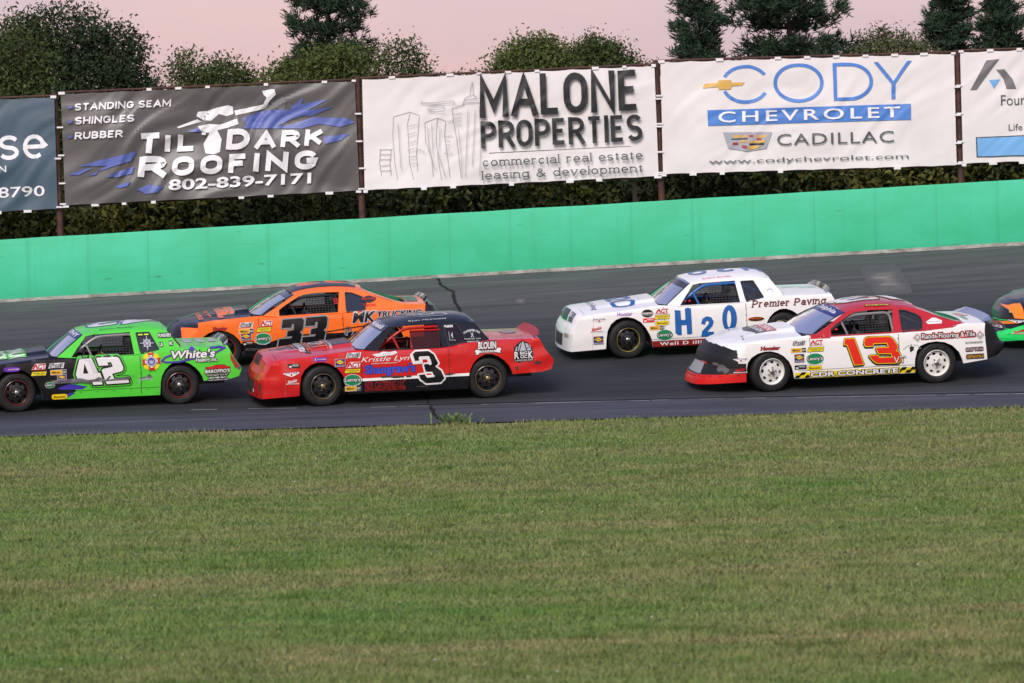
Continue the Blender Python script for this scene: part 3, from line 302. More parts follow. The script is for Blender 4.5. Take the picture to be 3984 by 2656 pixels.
class Art:
    """artwork in plane coordinates; every shape is a slightly higher layer"""
    def __init__(s): s.items = []; s.n = 0
    def _add(s, v, f, m): s.n += 1; s.items.append((np.array(v, float), f, m, s.n)); return s
    def poly(s, p, m, holes=()):
        loops = [[Vector((a, b, 0)) for a, b in p]] + [[Vector((a, b, 0)) for a, b in h] for h in holes]
        fl = [q for l_ in loops for q in l_]
        return s._add([(q.x, q.y) for q in fl], [tuple(t) for t in tessellate_polygon(loops)], m)
    def rect(s, cx, cy, w_, h_, m, skew=0):
        return s.poly([(cx - w_ / 2 - skew / 2, cy - h_ / 2), (cx + w_ / 2 - skew / 2, cy - h_ / 2), (cx + w_ / 2 + skew / 2, cy + h_ / 2), (cx - w_ / 2 + skew / 2, cy + h_ / 2)], m)
    def oval(s, cx, cy, w_, h_, m, n=28, p=2):
        f = lambda c: abs(c) ** (2 / p) * (1 if c > 0 else -1)
        return s.poly([(cx + w_ / 2 * f(cos(2 * pi * i / n)), cy + h_ / 2 * f(sin(2 * pi * i / n))) for i in range(n)], m)
    def stroke(s, pts, w_, m, closed=False, joins=False):
        n0 = s.n; pts = list(pts) + ([pts[0]] if closed else [])
        for a, b in zip(pts, pts[1:]):
            a = Vector(a); b = Vector(b); d = (b - a)
            if d.length < 1e-6: continue
            q = Vector((-d.y, d.x)).normalized() * w_ / 2; s.poly([tuple(a - q), tuple(b - q), tuple(b + q), tuple(a + q)], m); s.n -= .96
            if joins: s.poly([(b.x + w_ / 2 * cos(i * pi / 5), b.y + w_ / 2 * sin(i * pi / 5)) for i in range(10)], m); s.n -= .96
        s.n = n0 + 1 + (s.n - n0) * .2; return s
    def ribbon(s, pts, w_, m):
        """one clean band along a polyline, mitred at its corners"""
        P = [Vector(p) for p in pts]; cl = (P[0] - P[-1]).length < 1e-6
        if cl: P = P[:-1]
        n = len(P); L_, R_ = [], []
        for i in range(n):
            a = P[i - 1] if (cl or i) else None; b = P[(i + 1) % n] if (cl or i < n - 1) else None
            d1 = (P[i] - a).normalized() if a is not None else None; d2 = (b - P[i]).normalized() if b is not None else None
            d1 = d1 or d2; d2 = d2 or d1; n1 = Vector((-d1.y, d1.x)); n2 = Vector((-d2.y, d2.x)); mm = n1 + n2
            mm = n1 if mm.length < .05 else mm.normalized(); k = w_ / 2 / max(.42, mm.dot(n1)); L_.append(tuple(P[i] + mm * k)); R_.append(tuple(P[i] - mm * k))
        q = [(i, (i + 1) % n, n + (i + 1) % n, n + i) for i in range(n if cl else n - 1)]
        return s._add(L_ + R_, [t_ for a, b, c, d in q for t_ in ((a, b, c), (a, c, d))], m)
    def edged(s, polys, d, m):
        """outline of width d round closed shapes, drawn as a band on their edge"""
        for p in polys: s.stroke(p, d * 2, m, True, True); s.n -= .8
        s.n += .8; return s
    def text(s, body, cx, cy, w_, h_, m, bold=.01, shear=0, sp=1, rot=0, outline=()):
        """lettering fitted to a box; outline = ((grow, material), ...) drawn underneath, widest first"""
        bold *= .42; v0, f0 = raw_text(body, bold, shear, sp)
        if not len(v0): return s
        lo = v0.min(0); hi = v0.max(0); sc = np.array([w_, h_]) / (hi - lo); ce = (lo + hi) / 2
        R = np.array([[cos(rot), sin(rot)], [-sin(rot), cos(rot)]])
        for g, mm in outline:
            v, f = raw_text(body, bold + g / float(np.mean(np.abs(sc))), shear, sp); s._add(((v - ce) * sc) @ R + (cx, cy), f, mm)
        return s._add(((v0 - ce) * sc) @ R + (cx, cy), f0, m)
    def block(s, body, cx, cy, w_, h_, m, wt=.16, shear=0, slab=False, gap=.12, outline=()):
        """block or slab lettering from centre lines; wt is the stroke weight against the letter height; a negative h_ runs downwards"""
        adv = [(.34 if ch == ' ' else GLYPH[ch][0] + wt) for ch in body]; tot = sum(adv) + gap * (len(body) - 1); H_ = abs(h_); kx = w_ / (tot * H_); sy = 1 if h_ > 0 else -1
        for grow, mm in list(outline) + [(0, m)]:
            x = 0
            for ch, a in zip(body, adv):
                if ch != ' ':
                    gw = GLYPH[ch][0]; ends = []; n0 = s.n
                    def P(p, dy=0, dx=0):
                        yy = p[1] * (1 - wt) + wt / 2 + dy; xx = x + wt / 2 + p[0] * gw if gw else x + wt / 2; return (cx - w_ / 2 + ((xx + dx) * kx + shear * (yy - .5)) * H_, cy + sy * (yy - .5) * H_)
                    W_ = (wt * (.55 + .45 * kx)) * H_ + 2 * grow; allq = [q for pl in GLYPH[ch][1] for q in pl]
                    for pl in GLYPH[ch][1]:
                        pl = list(pl); foot = []
                        for e_, o_ in ((0, 1), (-1, -2)):
                            q, r_ = pl[e_], pl[o_]; dx, dy = q[0] - r_[0], q[1] - r_[1]
                            if pl[0] == pl[-1] or abs(dy) < .12 or abs(dx) > .6: continue
                            if q[1] in (0, 1, X_) or q[1] < -.2:      # square the stroke off on the line, or set a slab foot there
                                k_ = wt * .5 / (1 - wt) / abs(dy); pl[e_] = (q[0] + dx * k_, q[1] + dy * k_)
                                if slab and allq.count(q) == 1 and ch not in "T'": foot.append((q, 1 if dy > 0 else -1))
                        s.ribbon([P(q) for q in pl], W_, mm); s.n -= .9
                        for q, sg in foot: s.ribbon([P(q, sg * wt * .2, -wt * 1.05), P(q, sg * wt * .2, wt * 1.05)], wt * .6 * H_ + 2 * grow, mm); s.n -= .9
                    s.n = n0 + .05
                x += a + gap
            s.n = int(s.n) + 1
        return s
    def arc_text(s, body, cx, cy, rad, a0, a1, h_, m, bold=.01):
        n = len(body)
        for i, ch in enumerate(body):
            if ch == ' ': continue
            a = a0 + (a1 - a0) * i / max(1, n - 1); w_ = rad * abs(a1 - a0) / n * .8
            if ch in "I'.": w_ *= .35
            s.text(ch, cx + rad * cos(a), cy + rad * sin(a), w_, h_, m, bold, rot=a - pi / 2); s.n -= 1
        s.n += 1; return s
    def build(s, name, fn, parent=None, maxlen=.045, lift=.0015, base=.004):
        maxlen = min(maxlen, .05) if parent is not None else maxlen
        """fn(a, b, off) -> point on the carrier surface, off metres proud of it"""
        V = []; F = []; I = []; ML = []
        for v, f, m, lay in s.items:
            if m not in ML: ML.append(m)
            bm = bmesh.new(); vs = [bm.verts.new((a, b, 0)) for a, b in v]
            for q in f:
                try: bm.faces.new([vs[i] for i in q])
                except ValueError: pass
            for _ in range(7):
                lg = [e_ for e_ in bm.edges if e_.calc_length() > maxlen]
                if not lg: break
                bmesh.ops.subdivide_edges(bm, edges=lg, cuts=1); bmesh.ops.triangulate(bm, faces=[q for q in bm.faces if len(q.verts) > 3])
            bm.verts.index_update(); n = len(V)
            V += [fn(p.co.x, p.co.y, base + lift * lay) for p in bm.verts]
            F += [tuple(n + p.index for p in q.verts) for q in bm.faces]; I += [ML.index(m)] * len(bm.faces); bm.free()
        return link(name, V, F, ML, parent, I, True)

# inks used for lettering and stickers
INK = {k: mat('ink_' + k, c, .4, 0, .25) for k, c in dict(white='#e9e7e4', black='#0b0b0c', red='#c8141c', brightred='#e62a16', yellow='#f0d818', gold='#e8ae28', green='#0f8a52', lime='#c9e23a',
       blue='#2c4fb8', navy='#1c2470', purple='#6a2aa8', silver='#b9bcc2', grey='#8a8c8e', maroon='#5d1518', orange='#f2641c', h2o='#1d62a8', brown='#7a3512', violet='#4634a8', lilac='#8a46b4', dark='#232326', tan='#b58a54').items()}
# ------------------------------------------------------------------ the setting: infield, banked track, wall
def pv(p, x): return sum(c * x ** (len(p) - 1 - i) for i, c in enumerate(p))
def clampx(x, a=12): return max(-a, min(a, x))
def edge_y(x): return pv(T['pe'], x)
def wall_y(x): return pv(T['pw'], x)
def wall_z(x): return pv(T['pz'], clampx(x, 40))
def wall_top(x): return pv(T['pt'], clampx(x, 40))
def track_z(x, y):
    e_, w_ = edge_y(x), wall_y(x); return wall_z(x) * (y - e_) / (w_ - e_)

XS = [-220, -120, -70, -45, -30, -22] + [round(-16 + .5 * i, 2) for i in range(65)] + [22, 30, 45, 70, 120, 220]
rows = [lambda x: (-40, -.0), lambda x: (10, -.0), lambda x: (edge_y(x) + .15, -.01), lambda x: (wall_y(x) + .1, wall_z(x) - .05), lambda x: (wall_y(x) + .9, wall_z(x) + .25),
        lambda x: (wall_y(x) + 4, wall_z(x) + .1), lambda x: (160, wall_z(x)), lambda x: (500, 2), lambda x: (1800, 2)]
V = []
for x in XS:
    for r_ in rows:
        y, z = r_(x); V.append((x, y, z))
nr = len(rows)
F = [(i * nr + j, (i + 1) * nr + j, (i + 1) * nr + j + 1, i * nr + j + 1) for i in range(len(XS) - 1) for j in range(nr - 1)]

def noise_node(n, l, src, scale, detail=4, rough=.5, sc=(1, 1, 1), rot=0):
    m = n.new('ShaderNodeMapping'); m.inputs['Scale'].default_value = sc; m.inputs['Rotation'].default_value = (0, 0, rot); l.new(src, m.inputs[0])
    t = n.new('ShaderNodeTexNoise'); t.inputs['Scale'].default_value = scale; t.inputs['Detail'].default_value = detail; t.inputs['Roughness'].default_value = rough
    l.new(m.outputs[0], t.inputs[0]); return t.outputs[0]
def ramp_node(n, l, src, stops):
    r = n.new('ShaderNodeValToRGB'); e_ = r.color_ramp.elements; e_[0].position, e_[0].color = stops[0][0], (*stops[0][1], 1); e_[1].position, e_[1].color = stops[-1][0], (*stops[-1][1], 1)
    for p, c in stops[1:-1]:
        q = e_.new(p); q.color = (*c, 1)
    l.new(src, r.inputs[0]); return r.outputs[0]
def mix_node(n, l, f, a, b, mode='MIX'):
    m = n.new('ShaderNodeMixRGB'); m.blend_type = mode
    for k, s in zip((0, 1, 2), (f, a, b)):
        if hasattr(s, 'links'): l.new(s, m.inputs[k])
        elif isinstance(s, (int, float)): m.inputs[k].default_value = s
        else: m.inputs[k].default_value = (*s, 1)
    return m.outputs[0]

G0, G1, G2 = (.080, .150, .032), (.165, .200, .064), (.270, .222, .118)
def turf(name, gain=1.0):
    m = mat(name, G0, .75, spec=.2); n, l, b = nodes(m); c = n.new('ShaderNodeTexCoord').outputs['Object']
    a1 = noise_node(n, l, c, .9, 5, .6, (.30, 1.6, 1), .06); a2 = noise_node(n, l, c, 2.0, 6, .68, (.8, 1.5, 1)); a3 = noise_node(n, l, c, .22, 3, .5, (.5, 1, 1))
    base = ramp_node(n, l, a1, [(.36, [q * gain for q in G0]), (.46, [q * gain for q in G1]), (.58, [q * gain for q in G2])])
    col = mix_node(n, l, .62, base, ramp_node(n, l, a2, [(.36, [q * gain * .62 for q in G0]), (.47, [q * gain for q in G0]), (.55, [q * gain for q in G1]), (.68, [q * gain * 1.12 for q in G2])]))
    fac = ramp_node(n, l, a3, [(.38, (0, 0, 0)), (.62, (1, 1, 1))])
    col = mix_node(n, l, fac, mix_node(n, l, .45, col, [q * gain for q in (.100, .200, .040)]), mix_node(n, l, .2, col, [q * gain for q in G2]))
    l.new(col, b.inputs['Base Color']); return m, n, l, b, col
gm, *_ = turf('ground_turf', .8)
tag(link('ground', V, F, gm), 'mown green infield and rough ground running under the track', kind='structure')

# track sheet with a map measured in metres along and across
xs = [x for x in XS if abs(x) <= 120]; K = 28
V = []; UV = []
for x in xs:
    e_, w_ = edge_y(x), wall_y(x)
    for j in range(K + 1):
        t = j / K; y = e_ + (w_ - e_) * t; V.append((x, y, wall_z(x) * t + .012)); UV.append((x, (w_ - e_) * t))
F = [(i * (K + 1) + j, (i + 1) * (K + 1) + j, (i + 1) * (K + 1) + j + 1, i * (K + 1) + j + 1) for i in range(len(xs) - 1) for j in range(K)]
m = mat('asphalt', (.04, .04, .045), .8, spec=.22); n, l, b = nodes(m); uvn = n.new('ShaderNodeUVMap'); uvo = uvn.outputs[0]
su = n.new('ShaderNodeSeparateXYZ'); l.new(uvo, su.inputs[0])
wob = noise_node(n, l, uvo, .5, 3, .5, (.25, 1, 1)); ad = n.new('ShaderNodeMath'); ad.operation = 'MULTIPLY_ADD'; ad.inputs[1].default_value = 1.1; l.new(wob, ad.inputs[0]); l.new(su.outputs[1], ad.inputs[2])
dv = n.new('ShaderNodeMath'); dv.operation = 'DIVIDE'; dv.inputs[1].default_value = 20; l.new(ad.outputs[0], dv.inputs[0])
lane = ramp_node(n, l, dv.outputs[0], [(.0, (.070, .074, .090)), (.11, (.066, .070, .085)), (.145, (.034, .035, .038)), (.33, (.028, .029, .031)), (.50, (.040, .041, .043)), (.66, (.074, .074, .073)), (1, (.112, .110, .106))])
st1 = noise_node(n, l, uvo, 1.0, 6, .65, (.10, 5.5, 1)); st2 = noise_node(n, l, uvo, 1.0, 4, .6, (.35, 1.4, 1)); gr = noise_node(n, l, uvo, 45, 3, .7)
c1 = mix_node(n, l, 1, lane, ramp_node(n, l, st1, [(.25, (.62, .62, .62)), (.5, (1, 1, 1)), (.8, (1.45, 1.45, 1.5))]), 'MULTIPLY')
c2 = mix_node(n, l, 1, c1, ramp_node(n, l, st2, [(.3, (.75, .75, .75)), (.7, (1.25, 1.25, 1.25))]), 'MULTIPLY')
c3 = mix_node(n, l, 1, c2, ramp_node(n, l, gr, [(.3, (.55, .55, .55)), (.5, (1, 1, 1)), (.75, (1.6, 1.6, 1.6))]), 'MULTIPLY')
l.new(c3, b.inputs['Base Color'])
bu = n.new('ShaderNodeBump'); bu.inputs['Strength'].default_value = .5; bu.inputs['Distance'].default_value = .006; l.new(gr, bu.inputs['Height']); l.new(bu.outputs[0], b.inputs['Normal'])
o = link('racetrack', V, F, m, smooth=True); lay = o.data.uv_layers.new(name='UVMap')
for lp in o.data.loops: lay.data[lp.index].uv = UV[lp.vertex_index]
tag(o, 'banked dark asphalt racing surface', kind='structure')

def on_track(x, t, up=.02):
    y = edge_y(x) + (wall_y(x) - edge_y(x)) * t; return (x, y, wall_z(x) * t + up)
def frac(p): return (p[1] - edge_y(p[0])) / (wall_y(p[0]) - edge_y(p[0]))
# worn white lane line
ln = T['trk']['line']; lx = [p[0] for p in ln]; lf = [frac(p) for p in ln]
mb = MB(); rr = random.Random(4); x = -14.0
while x < 14:
    seg = rr.uniform(.25, .9)
    if not (-9.3 < x < -5.6 or -3.6 < x < -3.0) and rr.random() < .93:
        hw = rr.uniform(.0007, .0012)
        mb.add([on_track(x, np.interp(x, lx, lf) - hw, .017), on_track(x + seg, np.interp(x + seg, lx, lf) - hw, .017), on_track(x + seg, np.interp(x + seg, lx, lf) + hw, .017), on_track(x, np.interp(x, lx, lf) + hw, .017)], [(0, 1, 2, 3)])
    x += seg + (rr.uniform(.05, .5) if rr.random() < .4 else 0)
lm = mat('worn_white', (.33, .33, .34), .6); n, l, b = nodes(lm); c = n.new('ShaderNodeTexCoord').outputs['Object']
l.new(ramp_node(n, l, noise_node(n, l, c, 6, 5, .7, (.5, 6, 1)), [(.35, (.05, .05, .055)), (.55, (.42, .42, .43))]), b.inputs['Base Color'])
tag(mb.build('painted_line', lm), 'worn thin white line along the inner lane', kind='structure')
# dark sealed joint behind the line, concrete repairs and the gritty strip under the wall
mb = MB()
for x in np.arange(-1.6, 14, .5): mb.add([on_track(x, np.interp(x, lx, lf) + .006, .0165), on_track(x + .5, np.interp(x + .5, lx, lf) + .006, .0165), on_track(x + .5, np.interp(x + .5, lx, lf) + .0095, .0165), on_track(x, np.interp(x, lx, lf) + .0095, .0165)], [(0, 1, 2, 3)])
for ck in ('crack', 'crack2'):
    q = T['trk'][ck]
    for a_, b_ in zip(q, q[1:]):
        for i in range(5):
            s0, s1 = [(Vector(a_).lerp(Vector(b_), (i + k_) / 5)) for k_ in (0, 1)]; j0, j1 = [.05 * noise.noise(Vector((s_.x * 9, s_.y * 5, 0))) for s_ in (s0, s1)]; hw = .03 + .03 * noise.noise(Vector((s0.x * 3, s0.y * 3, 2)))
            mb.add([on_track(s0.x + j0 - hw, frac(s0), .0168), on_track(s0.x + j0 + hw, frac(s0), .0168), on_track(s1.x + j1 + hw, frac(s1), .0168), on_track(s1.x + j1 - hw, frac(s1), .0168)], [(0, 1, 2, 3)])
tag(mb.build('sealed_joint', mat('tar', (.022, .022, .022), .95, spec=.1)), 'black tar joints and sealed cracks in the asphalt', kind='structure')
cm = mat('old_concrete', (.2, .18, .16), .8); n, l, b = nodes(cm); c = n.new('ShaderNodeTexCoord').outputs['Object']
wa = n.new('ShaderNodeAttribute'); wa.attribute_name = 'wear'; nn_ = noise_node(n, l, c, 1.2, 8, .75, (1, 2, 1)); sb_ = n.new('ShaderNodeMath'); sb_.operation = 'MULTIPLY_ADD'; sb_.inputs[1].default_value = -.30; l.new(wa.outputs['Fac'], sb_.inputs[0]); l.new(nn_, sb_.inputs[2])
l.new(ramp_node(n, l, sb_.outputs[0], [(.28, (.085, .084, .082)), (.42, (.12, .112, .104)), (.52, (.20, .175, .155)), (.66, (.33, .28, .24))]), b.inputs['Base Color'])
def patch(name, pts, label):
    """irregular patch lying on the banking"""
    cx = sum(p[0] for p in pts) / 4; cf = sum(frac(p) for p in pts) / 4; rw = .62 * max(abs(p[0] - cx) for p in pts); rf = .95 * max(abs(frac(p) - cf) for p in pts); vs = []
    for i in range(52):
        a = 2 * pi * i / 52; k = 1 + .14 * noise.noise(Vector((cos(a) * 3, sin(a) * 3, cx)))
        q = lambda c_: abs(c_) ** .4 * (1 if c_ > 0 else -1)
        vs.append(on_track(cx + rw * k * q(cos(a)), cf + rf * k * q(sin(a)), .0165))
    cen = Vector(on_track(cx, cf, .0165)); rings = [[cen.lerp(Vector(q), t_) for q in vs] for t_ in (.12, .45, .7, .85, 1)]; VV = [cen] + [q for r_ in rings for q in r_]
    FF = [(0, 1 + i, 1 + (i + 1) % 52) for i in range(52)] + [(1 + k_ * 52 + i, 1 + k_ * 52 + (i + 1) % 52, 53 + k_ * 52 + (i + 1) % 52, 53 + k_ * 52 + i) for k_ in range(4) for i in range(52)]
    o = link(name, VV, FF, cm); at_ = o.data.attributes.new('wear', 'FLOAT', 'POINT'); at_.data.foreach_set('value', [0.0] + [t_ for t_ in (0, .25, .6, .85, 1) for _ in range(52)]); tag(o, label, kind='structure')
patch('repair_patch', T['trk']['patch'], 'pale worn concrete patch high on the banking'); patch('repair_patch', T['trk']['patch2'], 'small pale scab of concrete on the upper lane')
mb = MB(); rr = random.Random(9)
for i in range(-40, 60):
    x0, x1 = i * .45, (i + 1) * .45; a, c_ = [.984 + .005 * noise.noise(Vector((q * 1.3, 0, 3))) for q in (x0, x1)]
    mb.add([on_track(x0, a, .02), on_track(x1, c_, .02), on_track(x1, .992, .07), on_track(x0, .992, .07)], [(0, 1, 2, 3)])
dm = mat('grit', (.2, .18, .15), .9); n, l, b = nodes(dm); c = n.new('ShaderNodeTexCoord').outputs['Object']
l.new(ramp_node(n, l, noise_node(n, l, c, 3, 8, .75, (1, 1, 1)), [(.3, (.10, .11, .09)), (.48, (.30, .27, .23)), (.66, (.52, .47, .41))]), b.inputs['Base Color'])
tag(mb.build('grit_strip', dm), 'pale strip of grit and rubber crumbs at the foot of the wall', kind='structure')

# concrete wall, painted green
wx = [-60 + .5 * i for i in range(261)]; V = []; rr = random.Random(3)
for x in wx:
    y = wall_y(x); j = .012 * noise.noise(Vector((x * .9, 0, 0)))
    V += [(x, y + .02, wall_z(x) - .1), (x, y, wall_z(x) + .25), (x, y + .02, wall_top(x) - .05 + j), (x, y + .045, wall_top(x) + j), (x, y + .33, wall_top(x) + j), (x, y + .36, wall_z(x) - .1)]
F = [(i * 6 + j, (i + 1) * 6 + j, (i + 1) * 6 + j + 1, i * 6 + j + 1) for i in range(len(wx) - 1) for j in range(5)]
wm = mat('green_wall_paint', (.045, .52, .27), .55, spec=.3); n, l, b = nodes(wm); c = n.new('ShaderNodeTexCoord').outputs['Object']
f1 = noise_node(n, l, c, 1, 5, .6, (.8, 1, 1.2)); f2 = noise_node(n, l, c, 1, 6, .6, (.5, 1, 14)); f3 = noise_node(n, l, c, 1, 4, .6, (3, 1, .12)); f4 = noise_node(n, l, c, .8, 5, .6, (1.2, 1, 6))
g = ramp_node(n, l, f1, [(.35, (.040, .48, .235)), (.65, (.055, .55, .31))])
g = mix_node(n, l, ramp_node(n, l, f2, [(.62, (0, 0, 0)), (.72, (.30, .30, .30))]), g, (.03, .33, .17))
g = mix_node(n, l, ramp_node(n, l, f3, [(.60, (0, 0, 0)), (.70, (.22, .22, .22))]), g, (.035, .36, .19))
g = mix_node(n, l, ramp_node(n, l, f4, [(.66, (0, 0, 0)), (.72, (.6, .6, .6))]), g, (.03, .16, .10))
sx_ = n.new('ShaderNodeSeparateXYZ'); l.new(c, sx_.inputs[0]); fm = n.new('ShaderNodeMath'); fm.operation = 'FRACT'; dv_ = n.new('ShaderNodeMath'); dv_.operation = 'DIVIDE'; dv_.inputs[1].default_value = 1.22; l.new(sx_.outputs[0], dv_.inputs[0]); l.new(dv_.outputs[0], fm.inputs[0])
g = mix_node(n, l, ramp_node(n, l, fm.outputs[0], [(0, (.35, .35, .35)), (.02, (.32, .32, .32)), (.05, (0, 0, 0)), (.93, (0, 0, 0)), (1, (.12, .12, .12))]), g, (.03, .34, .18))
l.new(g, b.inputs['Base Color'])
tag(link('track_wall', V, F, wm, smooth=True, angle=35), 'long green painted concrete wall round the outside of the track', 'wall')

# ------------------------------------------------------------------ mown grass blades
m, n, l, b, col = turf('grass_blade', 1.25)
at = n.new('ShaderNodeAttribute'); at.attribute_name = 'tint'
l.new(mix_node(n, l, 1, col, at.outputs['Color'], 'MULTIPLY'), b.inputs['Base Color']); b.inputs['Subsurface Weight'].default_value = 0
NB = 520000
yy = 31.5 * (74.5 / 31.5) ** RNG.random(NB * 2); xx = (RNG.random(NB * 2) * 2 - 1) * (yy * .118 + .6)
gx_ = [q[0] for q in T['grass']]; ed = np.interp(np.linspace(-12, 12, 400), gx_, [q[1] for q in T['grass']]); lim = np.interp(xx, np.linspace(-12, 12, 400), ed) + RNG.normal(0, .05, NB * 2) + .10 * np.sin(xx * 2.1 + 1.3 * np.sin(xx * .9)) + .05 * np.sin(xx * 7.3)
k = np.where(yy < lim)[0][:NB]; xx, yy = xx[k], yy[k]; NB = len(xx)
h = RNG.uniform(.014, .046, NB) * (1 + .35 * np.sin(xx * 3.1 + 1.7 * np.sin(yy * 2.3)) * np.sin(yy * 4.1 + xx)); wd = .0052 * (.6 + yy / 75) * RNG.uniform(.7, 1.4, NB)
near_edge = np.clip(1 - (np.interp(xx, np.linspace(-12, 12, 400), ed) - yy) / .5, 0, 1); h *= 1 + .6 * near_edge
# taller darker clumps here and there
ncl = 520; cy_ = 31.5 * (73.0 / 31.5) ** RNG.random(ncl); cx_ = (RNG.random(ncl) * 2 - 1) * (cy_ * .118 + .6); cs_ = RNG.uniform(.04, .22, ncl); who = RNG.integers(0, ncl, 46000)
xx[:46000] = cx_[who] + RNG.normal(0, 1, 46000) * cs_[who] * 1.6; yy[:46000] = np.minimum(cy_[who] + RNG.normal(0, 1, 46000) * cs_[who], np.interp(xx[:46000], np.linspace(-12, 12, 400), ed)); h[:46000] = RNG.uniform(.03, .075, 46000)
a = RNG.random(NB) * 2 * pi; ln_ = RNG.normal(0, .025, (NB, 2))
P0 = np.stack([xx - np.cos(a) * wd, yy - np.sin(a) * wd, np.full(NB, -.004)], 1); P1 = np.stack([xx + np.cos(a) * wd, yy + np.sin(a) * wd, np.full(NB, -.004)], 1); P2 = np.stack([xx + ln_[:, 0], yy + ln_[:, 1], h], 1)
me = bpy.data.meshes.new('grass'); vv = np.stack([P0, P1, P2], 1).reshape(-1, 3)
me.vertices.add(NB * 3); me.vertices.foreach_set('co', vv.ravel()); me.loops.add(NB * 3); me.loops.foreach_set('vertex_index', np.arange(NB * 3, dtype=np.int32))
me.polygons.add(NB); me.polygons.foreach_set('loop_start', np.arange(0, NB * 3, 3, dtype=np.int32)); me.polygons.foreach_set('loop_total', np.full(NB, 3, dtype=np.int32))
tint = RNG.uniform(.84, 1.2, NB)[:, None] * np.where(RNG.random(NB)[:, None] < .14, [[1.25, 1.05, .95]], [[1, 1, 1]])
tint[:46000] *= (RNG.uniform(.62, 1.05, ncl)[who])[:, None] * [[.78, .95, .7]]
ca = me.attributes.new('tint', 'FLOAT_COLOR', 'FACE'); ca.data.foreach_set('color', np.concatenate([tint, np.ones((NB, 1))], 1).ravel())
me.materials.append(m); me.update(calc_edges=True); go = bpy.data.objects.new('grass', me); COL.objects.link(go)
tag(go, 'short mown green and straw coloured infield grass', kind='stuff')
# white clover heads dotted about, and a weed tuft leaning onto the asphalt
mb = MB()
for i in range(34):
    y = 32 + 38 * random.random() ** 1.3; x = random.uniform(-1, 1) * y * .115; r = random.uniform(.005, .010)
    mb.lathe([(.001, -r), (r, -r * .3), (r, r * .4), (.001, r)], (x, y, .05), 6)
tag(mb.build('clover_flowers', mat('clover_white', (.55, .53, .48), .8)), 'small white clover heads scattered in the grass', kind='stuff')
mb = MB(); wx0, wy0, _ = [-.96, edge_y(-.96) - .08, 0]
for i in range(70):
    a = random.uniform(0, 2 * pi); r = random.uniform(.1, .42); hh = random.uniform(.05, .19); x0 = wx0 + random.gauss(0, .16); y0 = wy0 + random.gauss(0, .08)
    d = Vector((cos(a), sin(a) * .6, 0)); s = Vector((-sin(a), cos(a), 0)) * .012
    p0 = Vector((x0, y0, 0)); p1 = p0 + d * r * .5 + Vector((0, 0, hh)); p2 = p0 + d * r + Vector((0, 0, hh * .75))
    mb.add([p0 - s, p0 + s, p1 + s, p1 - s, p2], [(0, 1, 2, 3), (3, 2, 4)])
tag(mb.build('weed_tuft', mat('weed_green', (.13, .21, .05), .7)), 'green weed tuft leaning from the grass edge onto the asphalt', 'weed')

# ------------------------------------------------------------------ trees beyond the wall
def leaf_mat(name, a, b_, spec=.12):
    m = mat(name, a, .8, spec=spec); n, l, bb = nodes(m); c = n.new('ShaderNodeTexCoord').outputs['Object']
    t = noise_node(n, l, c, 1.3, 3, .6); at = n.new('ShaderNodeAttribute'); at.attribute_name = 'tint'
    l.new(mix_node(n, l, 1, ramp_node(n, l, t, [(.35, a), (.65, b_)]), at.outputs['Color'], 'MULTIPLY'), bb.inputs['Base Color']); return m
LEAF = dict(dark=leaf_mat('leaf_dark', (.024, .042, .021), (.042, .062, .027)), mid=leaf_mat('leaf_mid', (.045, .072, .024), (.078, .100, .034)), light=leaf_mat('leaf_light', (.068, .098, .028), (.105, .128, .038)),
            pine=leaf_mat('needle_pine', (.028, .054, .036), (.050, .080, .046)), under=leaf_mat('leaf_under', (.034, .052, .024), (.095, .112, .040)), pale=leaf_mat('leaf_pale', (.075, .09, .045), (.12, .125, .06)))
BARK = mat('bark', (.06, .045, .034), .9)

def quads(name, C, A, B, m, parent=None, tint=None):
    """one mesh of many small four-sided leaves; C centres, A and B half axes"""
    n_ = len(C); v = np.stack([C - A - B * .6, C + A - B * .25, C + A * .25 + B, C - A + B * .4], 1).reshape(-1, 3)
    me = bpy.data.meshes.new(name); me.vertices.add(n_ * 4); me.vertices.foreach_set('co', v.ravel()); me.loops.add(n_ * 4); me.loops.foreach_set('vertex_index', np.arange(n_ * 4, dtype=np.int32))
    me.polygons.add(n_); me.polygons.foreach_set('loop_start', np.arange(0, n_ * 4, 4, dtype=np.int32)); me.polygons.foreach_set('loop_total', np.full(n_, 4, dtype=np.int32))
    t = RNG.uniform(.65, 1.35, n_)[:, None] * np.ones((1, 3)) if tint is None else tint
    ca = me.attributes.new('tint', 'FLOAT_COLOR', 'FACE'); ca.data.foreach_set('color', np.concatenate([t, np.ones((n_, 1))], 1).ravel())
    me.materials.append(m); me.update(calc_edges=True); o = bpy.data.objects.new(name, me); COL.objects.link(o)
    if parent: o.parent = parent
    return o
def rand_axes(n_, s):
    d = RNG.normal(size=(n_, 3)); d /= np.linalg.norm(d, axis=1)[:, None]; q = RNG.normal(size=(n_, 3)); q -= d * (q * d).sum(1)[:, None]; q /= np.linalg.norm(q, axis=1)[:, None]
    sz = (s * RNG.uniform(.6, 1.4, n_))[:, None]; return d * sz, q * sz * .7

